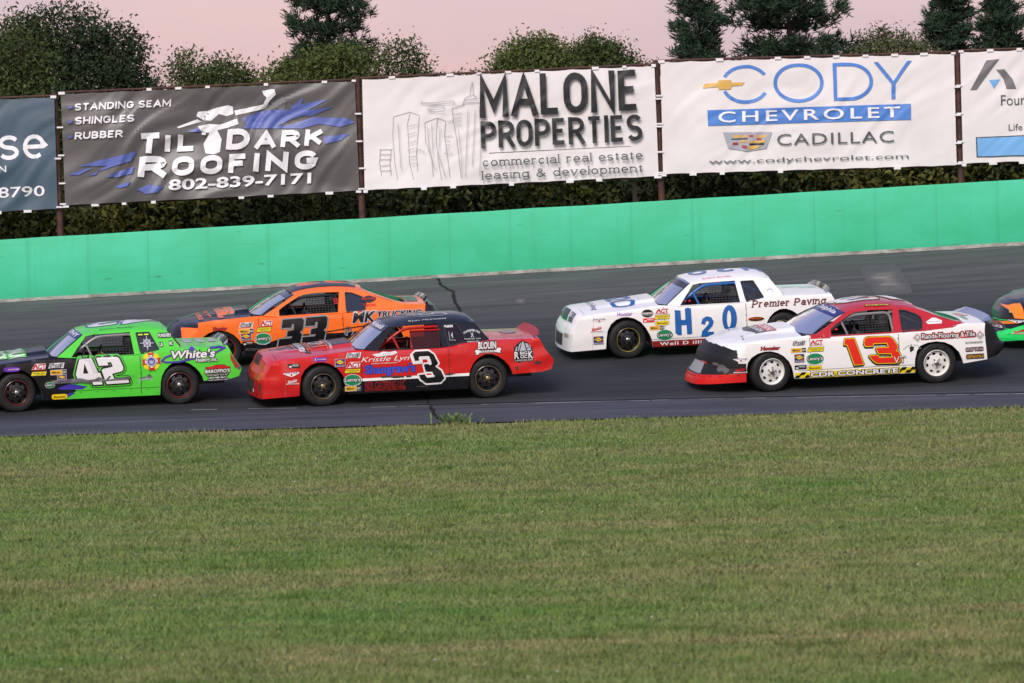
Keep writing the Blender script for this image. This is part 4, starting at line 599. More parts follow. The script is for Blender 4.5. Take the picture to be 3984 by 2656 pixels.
GZ = lambda x: wall_z(x) + .05
def leafy_tree(name, label, loc, blobs, m, n_=7000, leaf=.09, gaps=.0, trunk=.14, group='trees beyond the wall'):
    """blobs: (dx, dy, z, rx, ry, rz) foliage masses above the base; boughs run to every blob"""
    root = empty(name, label, 'tree', group, (loc[0] * .883, loc[1] + 42, GZ(loc[0] * .883))); root.scale = (.85,) * 3; tot = sum(b[3] * b[4] * b[5] for b in blobs); CC = []
    for bx, by, bz, rx, ry, rz in blobs:
        k = max(120, int(n_ * 4.0 * rx * ry * rz / tot)); nc = max(10, int(k / 40))
        d = RNG.normal(size=(nc, 3)); d /= np.linalg.norm(d, axis=1)[:, None]; rad = RNG.uniform(.45, 1.08, (nc, 1)) ** .8
        cl = d * rad * [rx, ry, rz] + [bx, by, bz]
        if gaps: cl = cl[RNG.random(len(cl)) > gaps]
        sp = .14 + .10 * (rx + rz) / 2
        idx = RNG.integers(0, len(cl), int(k * (1 - gaps))); CC.append(cl[idx] + RNG.normal(size=(len(idx), 3)) * sp * [1, 1, .7])
    C = np.concatenate(CC); A, B = rand_axes(len(C), leaf * .48); quads('crown', C, A, B, m, root)
    mb = MB(); top = max(b[2] for b in blobs); mb.tube([(0, 0, -.3), (.05, 0, top * .35), (-.05, .05, top * .7), (0, 0, top)], [trunk, trunk * .85, trunk * .5, trunk * .15])
    for bx, by, bz, rx, ry, rz in blobs:
        for i in range(5):
            a = random.uniform(0, 2 * pi); s0 = Vector((0, 0, max(.3, bz - rz * 1.1))); e_ = Vector((bx + rx * .85 * cos(a), by + ry * .85 * sin(a), bz + rz * random.uniform(-.3, .8)))
            mb.tube([s0, s0.lerp(e_, .5) + Vector((0, 0, -.1)), e_], [trunk * .4, trunk * .22, .012], n=5)
    mb.build('trunk', BARK, root); return root

def pine_tree(name, label, loc, h, r, zlow, m, n_lev=15, group='pines beyond the wall', lean=0, dens=1.0):
    """whorls of boughs with upswept needle tufts and gaps between the layers"""
    root = empty(name, label, 'tree', group, (loc[0] * .883, loc[1] + 42, GZ(loc[0] * .883))); root.scale = (.85,) * 3; mb = MB(); mb.tube([(0, 0, -.3), (0, 0, h * .5), (lean, 0, h)], [.17, .12, .015]); CC = []; AA = []; BB = []
    for i in range(n_lev):
        t = i / (n_lev - 1); z = zlow + (h - zlow) * (t ** .92) + random.gauss(0, .10) * (1 - t); rr_ = r * (1 - t) ** .66 * random.uniform(.68, 1.18) + .12
        nb = random.randint(6, 9)
        for j in range(nb):
            a = 2 * pi * (j + random.random() * .8) / nb + i * 1.3; rl = rr_ * random.uniform(.45, 1.2); base = Vector((lean * z / h, 0, z)); up = random.uniform(-.02, .24) + .28 * t
            mid = base + Vector((cos(a) * rl * .55, sin(a) * rl * .55, rl * (up - .10))); tip = base + Vector((cos(a) * rl, sin(a) * rl, rl * up)); mb.tube([base, mid, tip], [.035, .022, .008], n=4)
            nt_ = int((6 + rl * 10) * dens)
            for q in range(nt_):
                s = random.uniform(.28, 1.03); p = base.lerp(mid, s / .55) if s < .55 else mid.lerp(tip, (s - .55) / .45)
                p = p + Vector((random.gauss(0, .13), random.gauss(0, .13), random.gauss(.06, .13))) * (.6 + .3 * rl); kk = 16
                d = RNG.normal(size=(kk, 3)) * [1, 1, .7] + [cos(a) * .9, sin(a) * .9, .7]; d /= np.linalg.norm(d, axis=1)[:, None]
                x_ = np.cross(d, RNG.normal(size=(kk, 3))); x_ /= np.linalg.norm(x_, axis=1)[:, None]
                CC.append(np.array(p) + d * .10 + RNG.normal(size=(kk, 3)) * .05); AA.append(d * RNG.uniform(.08, .16, (kk, 1))); BB.append(x_ * .022)
    quads('crown', np.concatenate(CC), np.concatenate(AA), np.concatenate(BB), m, root); mb.build('trunk', BARK, root); return root

def at64(x): return (x, 64, GZ(x))
leafy_tree('broadleaf_tree', 'tall light green tree cut by the left edge of the photo, before a darker one', (-12.5, 61.5, 1.9), [(0, 0, 2.9, 1.7, 1.6, 1.9), (.1, 0, 4.6, 1.2, 1.2, 1.3), (-.2, 0, 6.0, .95, .9, 1.3), (.9, .2, 3.6, .9, 1.0, .9), (-1.3, 0, 5.2, .9, 1.0, 1.5)], LEAF['mid'], 13000, .10)
leafy_tree('broadleaf_tree', 'big dark rounded tree behind the left end of the banners', (-11.1, 65.5, 1.9), [(.2, 0, 3.2, 2.2, 1.8, 2.0), (.1, 0, 5.3, 1.6, 1.5, 1.5), (-.7, 0, 6.9, 1.2, 1.1, .9), (.7, 0, 6.5, .8, .8, .9), (1.5, 0, 4.6, .8, 1.0, 1.2), (-1.7, 0, 6.4, 1.0, 1.0, 1.1)], LEAF['dark'], 17000, .10)
leafy_tree('small_tree', 'small bushy tree alone in the sky gap above the dark roofing banner', (-7.75, 64, GZ(-8)), [(.35, 0, 5.2, .9, .8, .75), (-.6, 0, 5.45, .5, .5, .7), (0, 0, 4.1, 1.6, 1.0, 1.15), (1.4, 0, 4.1, .5, .5, .4), (-1.9, 0, 4.2, .6, .6, .5)], LEAF['mid'], 9000, .085)
pine_tree('pine_tree', 'tall dark pine rising behind the light green tree by the second banner', (-4.75, 66.5, GZ(-5)), 9.4, 2.1, 2.2, LEAF['pine'], 13, dens=1.3)
leafy_tree('broadleaf_tree', 'light green bushy tree in front of the tall dark pine', (-4.75, 62.5, GZ(-5)), [(-.75, 0, 4.9, .85, .9, .8), (.35, 0, 5.3, .95, .9, .8), (0, 0, 3.9, 1.6, 1.2, 1.1), (1.0, 0, 4.5, .7, .7, .7)], LEAF['light'], 12000, .09)
leafy_tree('sparse_tree', 'thin airy tree with see-through twigs right of the dark pine', (-2.6, 64.5, GZ(-3)), [(-.3, 0, 5.3, .75, .6, 1.0), (.25, 0, 4.6, .85, .7, .8), (-.5, 0, 4.0, 1.0, .8, .9)], LEAF['mid'], 5000, .085, .22, .09)
leafy_tree('sparse_tree', 'low twiggy sapling left of the white properties banner', (-1.15, 64, GZ(-1)), [(0, 0, 4.6, .55, .5, .65), (.6, 0, 4.3, .5, .5, .3), (-.5, 0, 4.2, .5, .5, .4)], LEAF['mid'], 2800, .08, .15, .07)
leafy_tree('round_tree', 'round olive green tree just above the properties lettering', (.72, 63.5, GZ(1)), [(0, 0, 5.0, 1.05, .9, .95), (-.5, 0, 4.4, .8, .8, .7), (.35, 0, 5.5, .55, .5, .5), (.7, 0, 4.4, .7, .7, .7)], LEAF['light'], 10000, .085)
leafy_tree('round_tree', 'smaller dark green tree right of the olive green one', (2.45, 65, GZ(2)), [(0, 0, 5.2, .8, .8, .75), (.5, 0, 4.9, .8, .8, .6), (-.2, 0, 5.6, .45, .5, .4), (1.35, 0, 4.8, .4, .4, .45), (.2, 0, 4.0, 1.2, .9, .9)], LEAF['mid'], 8000, .085)
pine_tree('pine_tree', 'narrow pine with open layers, left of the widest pine', (5.15, 64.5, GZ(5)), 7.35, 1.35, 3.0, LEAF['pine'], 10, dens=.95)
pine_tree('pine_tree', 'widest pine with long flat boughs above the blue lettering', (7.75, 65.5, GZ(8)), 8.6, 2.7, 3.4, LEAF['pine'], 10, lean=-.3, dens=1.15)
leafy_tree('broadleaf_tree', 'low green tree under the boughs of the widest pine', (7.6, 63, GZ(8)), [(0, 0, 3.9, 1.7, 1.0, .8), (1.3, 0, 3.8, 1.0, .8, .7), (-1.6, 0, 3.6, 1.0, .8, .7)], LEAF['mid'], 5500, .09)
leafy_tree('sparse_tree', 'pale airy bush between the widest pine and the last pines', (10.1, 63.5, GZ(10)), [(0, 0, 4.9, 1.0, .8, .75), (-.6, 0, 4.5, .8, .7, .6), (.8, 0, 4.6, .7, .6, .6)], LEAF['pale'], 5500, .075, .1, .08)
pine_tree('pine_tree', 'bushy dark pine left of the last two at the right edge', (11.85, 65, GZ(12)), 6.75, 1.35, 2.5, LEAF['pine'], 10, dens=1.3)
pine_tree('pine_tree', 'dark pine nearest the right edge of the photo, its top cut clear of the banner', (13.1, 64, GZ(13)), 6.9, 1.2, 2.5, LEAF['pine'], 10, dens=1.3)
pine_tree('pine_tree', 'dark pine cut by the right edge of the photo', (14.5, 65, GZ(14)), 6.6, 1.3, 2.5, LEAF['pine'], 10, dens=1.3)

# tangled undergrowth filling the space under the banners
n_ = 300000; X = RNG.uniform(-19, 19, n_); Y = RNG.choice([96.5, 98.0, 101, 104, 109], n_) + RNG.normal(0, .45, n_)
hgt = 2.5 + .4 * np.sin(X * 1.1 + Y) + .4 * np.sin(X * 2.7 + 2 * Y); hgt = np.where(Y > 102.5, hgt * .4 + 2.2, hgt); Z = np.interp(X, [-40, 40], [wall_z(-40), wall_z(40)]) + hgt * RNG.random(n_) ** .7
C = np.stack([X, Y, Z], 1); A, B = rand_axes(n_, .07)
patchy = np.clip(.9 + .9 * np.sin(X * .9 + 1.3 * np.sin(X * .37)) * np.sin(Y * 1.9 + X * .2), .45, 2.0)[:, None] * RNG.uniform(.7, 1.3, (n_, 1)); tint = patchy * np.where(patchy > 1.3, [[1.25, 1.0, .7]], [[1, 1, 1]])
tag(quads('undergrowth', C, A, B, LEAF['under'], tint=tint), 'dark tangled brush and leaves filling the gap under the banners', kind='stuff')

# ------------------------------------------------------------------ advertising banners on a rusty pipe frame
rust = mat('rusty_steel', (.075, .030, .020), .75)
n, l, b = nodes(rust); c = n.new('ShaderNodeTexCoord').outputs['Object']; l.new(ramp_node(n, l, noise_node(n, l, c, 6, 5), [(.35, (.045, .020, .015)), (.7, (.11, .045, .028))]), b.inputs['Base Color'])
fr = empty('banner_frame', 'brown rusty steel post and rail frame carrying the banners', 'frame')
posts = sorted(T['post'], key=lambda p: p[0][0])
for p0, p1 in posts:
    p0 = Vector(p0); p1 = Vector(p1); d = (p0 - p1).normalized(); mb = MB(); mb.tube([p0 + d * 2.2, p1], .066, n=12); mb.tube([p1, p1 - d * .02], .07, n=12); mb.build('post', rust, fr, True)
for i in range(5):
    for s, nm in ((0.0, 'top_rail'), (1.0, 'bottom_rail')):
        a = Vector(T['ban'][i][0 if s == 0 else 3]) + Vector((-.05, .10, .03 if s == 0 else -.0)); c_ = Vector(T['ban'][i][1 if s == 0 else 2]) + Vector((.05, .10, .03 if s == 0 else 0))
        MB().tube([a, c_], .024, n=8).build(nm, rust, fr, True)

TIE = mat('zip_tie_white', (.82, .80, .80), .4)
BW, BH = 6.07, 2.27
def ban_pt(i, seed, amp):
    TL, TR, BR, BL = [Vector(p) for p in T['ban'][i]]; nrm = (TR - TL).cross(BL - TL).normalized()
    if nrm.y > 0: nrm = -nrm
    def f(u, v, off=0):
        p = TL.lerp(TR, u).lerp(BL.lerp(BR, u), v); x, y = u * BW, v * BH; ed = min(1, 5 * u, 5 * (1 - u), 6 * v, 6 * (1 - v)) 
        q = Vector((x * .55, y * 1.1, seed)); fold = noise.noise(q + Vector((0, 0, 5))) * .8
        # diagonal tension folds from the corners, softer swells in the middle
        t = (x * .62 + y * .8 + noise.noise(Vector((x * .7, y * .7, seed))) * .6)
        dz = amp * (.9 * fold + .45 * noise.noise(Vector((t * 3.6, (x - y) * .35, seed + 2))) + .28 * noise.noise(Vector((t * 8, (x - y) * .5, seed + 9))) + .3 * sin((x * 1.9 + seed)) * (1 - abs(2 * v - 1)))
        r = p + nrm * (.03 + dz * (.35 + .65 * max(0, ed)) + off)
        # scalloped sag between the ties
        r.z -= .018 * abs(sin(x * pi / .62)) * max(0, 1 - v * 8) + -.012 * abs(sin(x * pi / .62)) * max(0, 1 - (1 - v) * 8)
        return r
    return f
def vinyl(name, rgb, rough=.42):
    m = mat(name, rgb, rough, spec=.45); n, l, b = nodes(m); c = n.new('ShaderNodeTexCoord').outputs['Object']; r0 = lin(rgb) if isinstance(rgb, str) else rgb
    l.new(ramp_node(n, l, noise_node(n, l, c, .7, 5, .6), [(.3, [q * .9 for q in r0]), (.65, [min(.9, q * 1.04) for q in r0])]), b.inputs['Base Color']); return m
VG, VW, VB = vinyl('grey_vinyl', (.112, .107, .104), .36), vinyl('white_vinyl', (.80, .765, .75), .5), vinyl('blue_vinyl', (.066, .112, .150))
BI = {k: vinyl('print_' + k, v) for k, v in dict(white='#efeef0', black='#1d2224', grey='#6f6f70', blue='#5a68ac', cblue='#4f84d0', gold='#d8ae55', silver='#a9abb5', red='#a83640', lblue='#77b4ea', line='#a5a2a4', pale='#cfc9c8', ink='#555a5c').items()}
def banner(i, name, label, base, seed, amp, art):
    f = ban_pt(i, seed, amp); nu, nv = 96, 40; V = [f(a / nu, c_ / nv) for a in range(nu + 1) for c_ in range(nv + 1)]
    F = [(a * (nv + 1) + c_, (a + 1) * (nv + 1) + c_, (a + 1) * (nv + 1) + c_ + 1, a * (nv + 1) + c_ + 1) for a in range(nu) for c_ in range(nv)]
    g = lambda a, c_, off: f(a / BW, c_ / BH, off)
    tmp = art.build('lettering', g, maxlen=.07, lift=.0015, base=.006)
    nV = len(V); V += [tuple(v.co) for v in tmp.data.vertices]; ml = [base] + list(tmp.data.materials); idx = [0] * len(F) + [p.material_index + 1 for p in tmp.data.polygons]; F = F + [tuple(nV + q for q in p.vertices) for p in tmp.data.polygons]
    bpy.data.objects.remove(tmp); o = tag(link(name, V, F, ml, None, idx, True), label, 'banner', 'advertising banners above the wall')
    rr = random.Random(seed)
    for v, nn in ((.004, 11), (.996, 11)):
        for j in range(nn):
            if rr.random() < .3: continue
            p = f((j + .03) / (nn - 1 + .06), v); MB().box(p + Vector((0, -.02, .02 if v < .5 else -.03)), (rr.uniform(.08, .16), .02, rr.uniform(.04, .06))).build('zip_tie', TIE, o)
    for u in (0, 1):
        for v in (.3, .55, .8, .985):
            if rr.random() < .7: MB().box(f(u, v) + Vector((-.04 if u == 0 else .04, -.02, 0)), (.13, .02, .032)).build('zip_tie', TIE, o)
    return o
def btext(art, spec, m, bold=.012, shear=0, **k):
    nm, cx, cy, w_, h_ = spec; art.text(nm, cx * BW, cy * BH, w_ * BW, -h_ * BH, m, bold, shear, **k)
def bpolys(art, i):
    for nm, p in T['bt'].get('p%d' % i, []):
        q = [(a * BW, c_ * BH) for a, c_ in p]
        if nm == 'stroke': art.stroke(q, .011, BI['line'])
        else: art.poly(q, BI[nm])
S_ = {i: {a[0]: a for a in T['bt'][str(i)]} for i in range(5)}
A = Art(); A.block('use', *[q * s_ for q, s_ in zip(S_[0]['use'][1:4], (BW, BH, BW))], -S_[0]['use'][4] * BH * 1.5, BI['white'], .11, slab=True, gap=.1); btext(A, S_[0]['N'], BI['white'], .02); btext(A, S_[0]['8790'], BI['white'], .02)
banner(0, 'advertising_banner', 'slate blue banner cut by the left edge of the photo', VB, 3, .13, A)
A = Art(); bpolys(A, 1)
for k_, v_ in S_[1].items():
    nm, cx, cy, w_, h_ = v_
    if nm[0] == '8': btext(A, v_, BI['white'], .06, .04)
    else: A.block(nm, cx * BW, cy * BH, w_ * BW, -h_ * BH, BI['white'], .20 if nm in ('STANDING SEAM', 'SHINGLES', 'RUBBER') else .25, .14, gap=.12 if len(nm) > 3 and nm != 'OOFING' else .22)
banner(1, 'advertising_banner', 'dark grey wrinkled roofing banner with white lettering and blue brush strokes', VG, 12, .19, A)
A = Art(); bpolys(A, 2)
for nm, cx, cy, w_, h_ in S_[2].values(): A.block(nm, cx * BW, cy * BH, w_ * BW, -h_ * BH, BI['black'] if nm.isupper() else BI['ink'], .18 if nm.isupper() else .12, 0, slab=not nm.isupper(), gap=.16 if nm.isupper() else .14)
banner(2, 'advertising_banner', 'white banner with bold black property lettering and a line drawing of towers', VW, 21, .045, A)
A = Art(); bpolys(A, 3)
btext(A, S_[3]['CHEVROLET'], BI['white'], .03, sp=1.3); btext(A, S_[3]['CADILLAC'], BI['ink'], -.004, sp=1.1); btext(A, S_[3]['www.codychevrolet.com'], BI['ink'], -.004)
banner(3, 'advertising_banner', 'white car dealer banner with thin blue capitals and a blue bar', VW, 33, .05, A)
A = Art(); bpolys(A, 4)
for v_ in S_[4].values(): btext(A, v_, BI['ink'], .0)
banner(4, 'advertising_banner', 'white banner cut by the right edge, with grey A mark and sky blue bar', VW, 41, .05, A)

# weathered post with a small lamp box behind the wall
px_ = 4.05; sp = empty('lamp_post', 'weathered wooden post with a small box lamp, standing behind the wall under the banners', 'post', loc=(2.62, 94.0, wall_z(3) + .1))
MB().box((0, 0, 1.2), (.09, .09, 2.5)).build('post', mat('grey_wood', (.20, .15, .11), .85), sp)
mb = MB(); mb.box((-.12, -.08, 1.83), (.36, .16, .10)); mb.build('lamp_hood', mat('lamp_grey', (.24, .22, .20), .6), sp)
mb = MB(); mb.box((-.02, -.06, 1.70), (.22, .14, .14)); mb.box((-.02, -.135, 1.71), (.16, .012, .05), 1); mb.build('lamp_box', [mat('lamp_box_tan', (.16, .13, .09), .6), mat('lamp_lens', (.55, .45, .22), .3)], sp)

# ------------------------------------------------------------------ the race cars
# car space: x runs from nose (-) to tail (+), -y is the side facing the infield, z up; axles at x = -1.37 and 1.37
P_ = lambda tab: (lambda x: float(np.interp(x, [q[0] for q in tab], [q[1] for q in tab])))
class Body: pass
BA = Body(); BB_ = Body()
# square-cornered notchback coupe
BA.kind = 'A'; BA.rocker = .20
BA.belt = P_([(-2.33, 0.76), (-2.085, 0.765), (-1.53, 0.81), (-1.1, 0.851), (-0.79, 0.88), (-0.66, 0.873), (-0.4, 0.852), (0.6, 0.854), (1.0, 0.908), (1.41, 0.942), (2.24, 0.932), (2.5, 0.927)])
BA.low = [(-2.085, 0.765), (-1.53, 0.81), (-1.1, 0.851), (-0.79, 0.88), (-0.66, 0.873), (-0.4, 0.852), (0.6, 0.854), (1.0, 0.908), (1.41, 0.942), (2.24, 0.932), (2.336, 0.744), (2.47, 0.57), (2.472, 0.535), (2.425, 0.42), (2.27, 0.383), (1.774, 0.368),
          (1.762, 0.424), (1.715, 0.517), (1.64, 0.602), (1.54, 0.676), (1.43, 0.718), (1.32, 0.716), (1.215, 0.666), (1.13, 0.583), (1.075, 0.482), (1.05, 0.381), (1.037, 0.164), (-0.93, 0.169),
          (-0.935, 0.278), (-0.975, 0.384), (-1.037, 0.501), (-1.126, 0.613), (-1.239, 0.682), (-1.352, 0.713), (-1.455, 0.71), (-1.558, 0.675), (-1.651, 0.6), (-1.711, 0.49), (-1.737, 0.333), (-1.747, 0.177), (-2.33, 0.152), (-2.315, 0.464), (-2.285, 0.543), (-2.24, 0.612), (-2.19, 0.696), (-2.13, 0.75)]
BA.gh = [(-0.66, 0.873), (-0.4, 0.852), (0.6, 0.854), (1.0, 0.908), (1.41, 0.942), (1.205, 1.224), (0.95, 1.249), (0.58, 1.249), (0.15, 1.236), (-0.2, 1.209)]
BA.win = [(-0.43, 0.863), (-0.155, 1.189), (-0.02, 1.209), (0.59, 1.221), (0.63, 0.863)]
BA.quarter = [(0.69, 1.202), (0.91, 1.202), (1.05, 0.929), (0.735, 0.876)]
BA.ze = P_([(-.2, 1.209), (.15, 1.236), (.58, 1.249), (.95, 1.249), (1.205, 1.224)]); BA.zc = P_([(-.27, 1.262), (-.1, 1.298), (.15, 1.328), (.6, 1.350), (1.0, 1.347), (1.17, 1.31), (1.27, 1.225)])
BA.roofx = (-.2, 1.205, -.27, 1.265)
BA.ws = ((-.66, .873, .90), (-.80, .850), (-.2, 1.209, .655), (-.27, 1.262))
BA.rw = [((1.205, 1.224, .645), (1.265, 1.215)), ((1.41, .942, .86), (1.46, .955))]
BA.deck = (1.41, 2.24, 1.46, 2.24)
BA.nose = [((-2.45, .150), (-2.33, .150)), ((-2.44, .31), (-2.32, .312)), ((-2.42, .455), (-2.315, .46)), ((-2.39, .535), (-2.285, .54)), ((-2.335, .61), (-2.24, .61)), ((-2.30, .725), (-2.19, .694)), ((-2.245, .81), (-2.13, .75)), ((-2.12, .850), (-2.085, .765))]
BA.hood = ((-2.085, -2.12), -.80); BA.hoodc = P_([(-2.14, .848), (-2.0, .856), (-1.41, .876), (-.80, .915)]); BA.hump = P_([(-2.05, 0), (-1.6, .030), (-.80, .055)])
# later aero coupe with a rounded nose and fastback pillars
BA.tail = [(2.24, .932), (2.336, .744), (2.470, .570), (2.472, .535), (2.425, .420), (2.27, .383)]
BB_.kind = 'B'; BB_.rocker = .21
BB_.belt = P_([(-1.78, 0.794), (-1.51, 0.825), (-0.93, 0.852), (-0.757, 0.861), (-0.42, 0.829), (0.58, 0.837), (1.1, 0.856), (1.6, 0.895), (1.8, 0.929), (2.222, 0.919)])
BB_.low = [(-1.78, 0.794), (-1.51, 0.825), (-0.93, 0.852), (-0.757, 0.861), (-0.42, 0.829), (0.58, 0.837), (1.1, 0.856), (1.6, 0.895), (1.8, 0.929), (2.192, 0.919), (2.172, 0.794), (2.188, 0.573), (2.212, 0.335), (1.805, 0.29),
           (1.784, 0.361), (1.731, 0.482), (1.622, 0.59), (1.492, 0.651), (1.352, 0.67), (1.212, 0.655), (1.092, 0.612), (1.032, 0.535), (0.998, 0.39), (0.992, 0.176), (-0.992, 0.182),
           (-1.013, 0.296), (-1.033, 0.369), (-1.082, 0.469), (-1.169, 0.56), (-1.266, 0.616), (-1.373, 0.646), (-1.48, 0.646), (-1.596, 0.617), (-1.692, 0.56), (-1.755, 0.482), (-1.775, 0.386), (-1.78, 0.306), (-1.78, 0.171)]
BB_.gh = [(-0.715, 0.862), (-0.378, 0.83), (0.622, 0.838), (1.142, 0.857), (1.642, 0.896), (1.842, 0.932), (1.722, 0.962), (1.542, 1.013), (1.372, 1.076), (1.222, 1.141), (1.092, 1.188), (0.742, 1.221), (0.342, 1.226), (0.092, 1.208), (-0.078, 1.173), (-0.368, 1.005), (-0.635, 0.862)]
BB_.win = [(-0.368, 0.843), (-0.363, 0.94), (-0.268, 1.005), (-0.014, 1.138), (0.092, 1.176), (0.352, 1.195), (0.712, 1.186), (0.657, 0.853)]
BB_.quarter = [(0.817, 1.173), (0.922, 1.16), (1.092, 1.092), (1.147, 1.049), (1.16, 0.984), (1.132, 0.882), (1.072, 0.862), (0.802, 0.848)]
BB_.ze = P_([(-.08, 1.174), (.09, 1.208), (.34, 1.226), (.74, 1.221), (1.09, 1.188)]); BB_.zc = P_([(-.13, 1.225), (-.02, 1.262), (.12, 1.292), (.34, 1.316), (.61, 1.318), (.94, 1.292), (1.14, 1.232)])
BB_.roofx = (-.08, 1.09, -.13, 1.14)
BB_.ws = ((-.68, .862, .89), (-.84, .848), (-.08, 1.174, .675), (-.13, 1.225))
BB_.rw = [((1.09, 1.188, .66), (1.14, 1.232)), ((1.222, 1.143, .69), (1.28, 1.178)), ((1.372, 1.083, .735), (1.44, 1.108)), ((1.542, 1.022, .78), (1.59, 1.035)), ((1.722, .962, .82), (1.76, .972)), ((1.842, .932, .85), (1.90, .945))]
BB_.deck = (1.842, 2.19, 1.90, 2.26)
BB_.prof = [(-2.525, .105), (-2.51, .175), (-2.48, .265), (-2.435, .277), (-2.335, .43), (-2.32, .50), (-2.295, .58), (-2.225, .68), (-2.175, .728), (-2.045, .79), (-1.88, .82), (-1.78, .835)]
BB_.profc = [.170, .24, .307, .314, .38, .46, .52, .58, .63, .68, .745, .794]
BB_.hood = ((-1.78, -1.78), -.85); BB_.hoodc = P_([(-1.78, .835), (-1.29, .885), (-.85, .90)]); BB_.hump = P_([(-1.78, 0), (-1.4, .032), (-.85, .062)])

BA.ygh = lambda z: .915 - .265 * max(0, z - .86) / .375
BB_.ygh = lambda z: .915 - .265 * max(0, z - .84) / .375
def ybase(x, z):
    y = .945 - .022 * ((z - .52) / .36) ** 2
    if x < -1.6: y -= .045 * ((-1.6 - x) / .8) ** 1.5
    if x > 1.7: y -= .05 * ((x - 1.7) / .8) ** 1.5
    return y
def make_fns(B, seed, dent):
    def ylow(x, z):
        zb = B.belt(x); y = ybase(x, min(z, zb)); r = .035; t = zb - z
        if t < r: y -= r - sqrt(max(0, r * r - (r - max(t, 0)) ** 2))
        if dent:
            k = dent * (.45 + .8 * max(0, 1 - abs(z - .42) / .25) + (.8 if abs(x) > 1.75 else 0))
            y += k * (noise.noise(Vector((x * 2.3, z * 4.5, seed))) + .35 * noise.noise(Vector((x * 4, z * 6, seed + 4)))) * (1 if t > .05 else max(0, t) / .05)
        return y
    def ygh(z): return B.ygh(z)
    def side(x, z, off=0):
        if z > B.belt(x) + .004: return (x, -(ygh(z) + off), z + off * .5)
        return (x, -(ylow(x, z) + off), z)
    return ylow, ygh, side

def roof_pt(B, x, u, off=0):
    """u from -1 (near rail) to 1; x measured along the rail"""
    x0n, x1n, x0c, x1c = B.roofx; t = (x - x0n) / (x1n - x0n); xx = x + ((x0c - x0n) * (1 - t) + (x1c - x1n) * t) * (1 - abs(u) ** 2)
    ze = B.ze(x); xc = x0c + (x1c - x0c) * t; zc = B.zc(xc); y = B.ygh(ze) * u
    return (xx, y, ze + (zc - ze) * (1 - abs(u) ** 3) + off)
def hood_pt(B, ylow, s, u, off=0):
    (xn, xc), xr = B.hood; x0 = xc + (xn - xc) * abs(u) ** 2; x = x0 + (xr - x0) * s
    zb = B.belt(x); e_ = abs(u); y = u * ylow(x, zb); ay = abs(y)
    z = zb + (B.hoodc(x) - zb) * (1 - e_ ** 2.2) + B.hump(x) * max(0, min(1, (.50 - ay) / .09)) ** 1.0
    return (x, y, z + off)
def deck_pt(B, ylow, s, u, off=0):
    xn0, xn1, xc0, xc1 = B.deck; k = 1 - abs(u) ** 2; x = (xn0 + (xc0 - xn0) * k) * (1 - s) + (xn1 + (xc1 - xn1) * k) * s
    zb = B.belt(min(x, 2.2)); return (x, u * (ylow(min(x, 2.2), zb)), zb + .022 * (1 - abs(u) ** 2.5) + off)
def ws_pt(B, u, t, off=0):
    """windscreen, u across, t from cowl (0) to roof (1)"""
    (xb, zb, yb), (xbc, zbc), (xt, zt, yt), (xtc, ztc) = B.ws; k = 1 - abs(u) ** 2
    b_ = Vector((xb + (xbc - xb) * k, u * yb, zb + (zbc - zb) * k)); q = Vector((xt + (xtc - xt) * k, u * yt, zt + (ztc - zt) * k))
    p = b_.lerp(q, t); p += Vector((-.6, 0, .75)) * (.028 * sin(pi * t) * (1 if B.kind == 'B' else .4) + off); return tuple(p)
def nose_pt(B, ylow, r, u, off=0):
    """r row position along the nose profile, u across"""
    if B.kind == 'A':
        n_ = len(B.nose) - 1; i = min(int(r), n_ - 1); f = r - i; (c0, k0), (c1, k1) = B.nose[i], B.nose[i + 1]
        xc, zc = c0[0] + (c1[0] - c0[0]) * f, c0[1] + (c1[1] - c0[1]) * f; xk, zk = k0[0] + (k1[0] - k0[0]) * f, k0[1] + (k1[1] - k0[1]) * f
        e_ = abs(u); x = xc + (xk - xc) * (.55 * e_ ** 1.5 + .45 * e_ ** 7); z = zc + (zk - zc) * e_ ** 2; y = u * ylow(xk, zk); return (x - off, y, z)
    n_ = len(B.prof) - 1; i = min(int(r), n_ - 1); f = r - i; a, b_ = B.prof[i], B.prof[i + 1]; xc, zc = a[0] + (b_[0] - a[0]) * f, a[1] + (b_[1] - a[1]) * f; zk = B.profc[i] + (B.profc[i + 1] - B.profc[i]) * f
    e_ = abs(u); S = max(0, 1 - e_ ** 2.7) ** .55; x = -1.78 + (xc + 1.78) * S; z = zc + (zk - zc) * e_ ** 2.5; y = u * ylow(-1.78, zk)
    return (x - off * .8, y - (off if u < 0 else -off) * .6 * e_, z)

def nose_fit(B, ylow, x, z, off):
    """point of the wrapped aero nose at length x and height z, near side"""
    zz = z
    for _ in range(8):
        r_ = float(np.interp(zz, B.profc, range(12))); i = min(int(r_), 10); f = r_ - i; xc = B.prof[i][0] + (B.prof[i + 1][0] - B.prof[i][0]) * f
        S_t = max(0, min(1, (x + 1.78) / (xc + 1.78 - 1e-6))); u = -(max(0, 1 - S_t ** (1 / .55))) ** (1 / 2.7); p = nose_pt(B, ylow, r_, u); zz += (z - p[2]) * .7
    return nose_pt(B, ylow, r_, u, off + .006)
def surf(name, fn, us, ss, mats, parent, matfn=None, smooth=True, angle=40):
    V = [fn(u, s) for s in ss for u in us]; n_ = len(us)
    F = [(j * n_ + i, j * n_ + i + 1, (j + 1) * n_ + i + 1, (j + 1) * n_ + i) for j in range(len(ss) - 1) for i in range(n_ - 1)]
    idx = [matfn((us[i] + us[i + 1]) / 2, (ss[j] + ss[j + 1]) / 2) for j in range(len(ss) - 1) for i in range(n_ - 1)] if matfn else None
    return link(name, V, F, mats, parent, idx, smooth, angle)

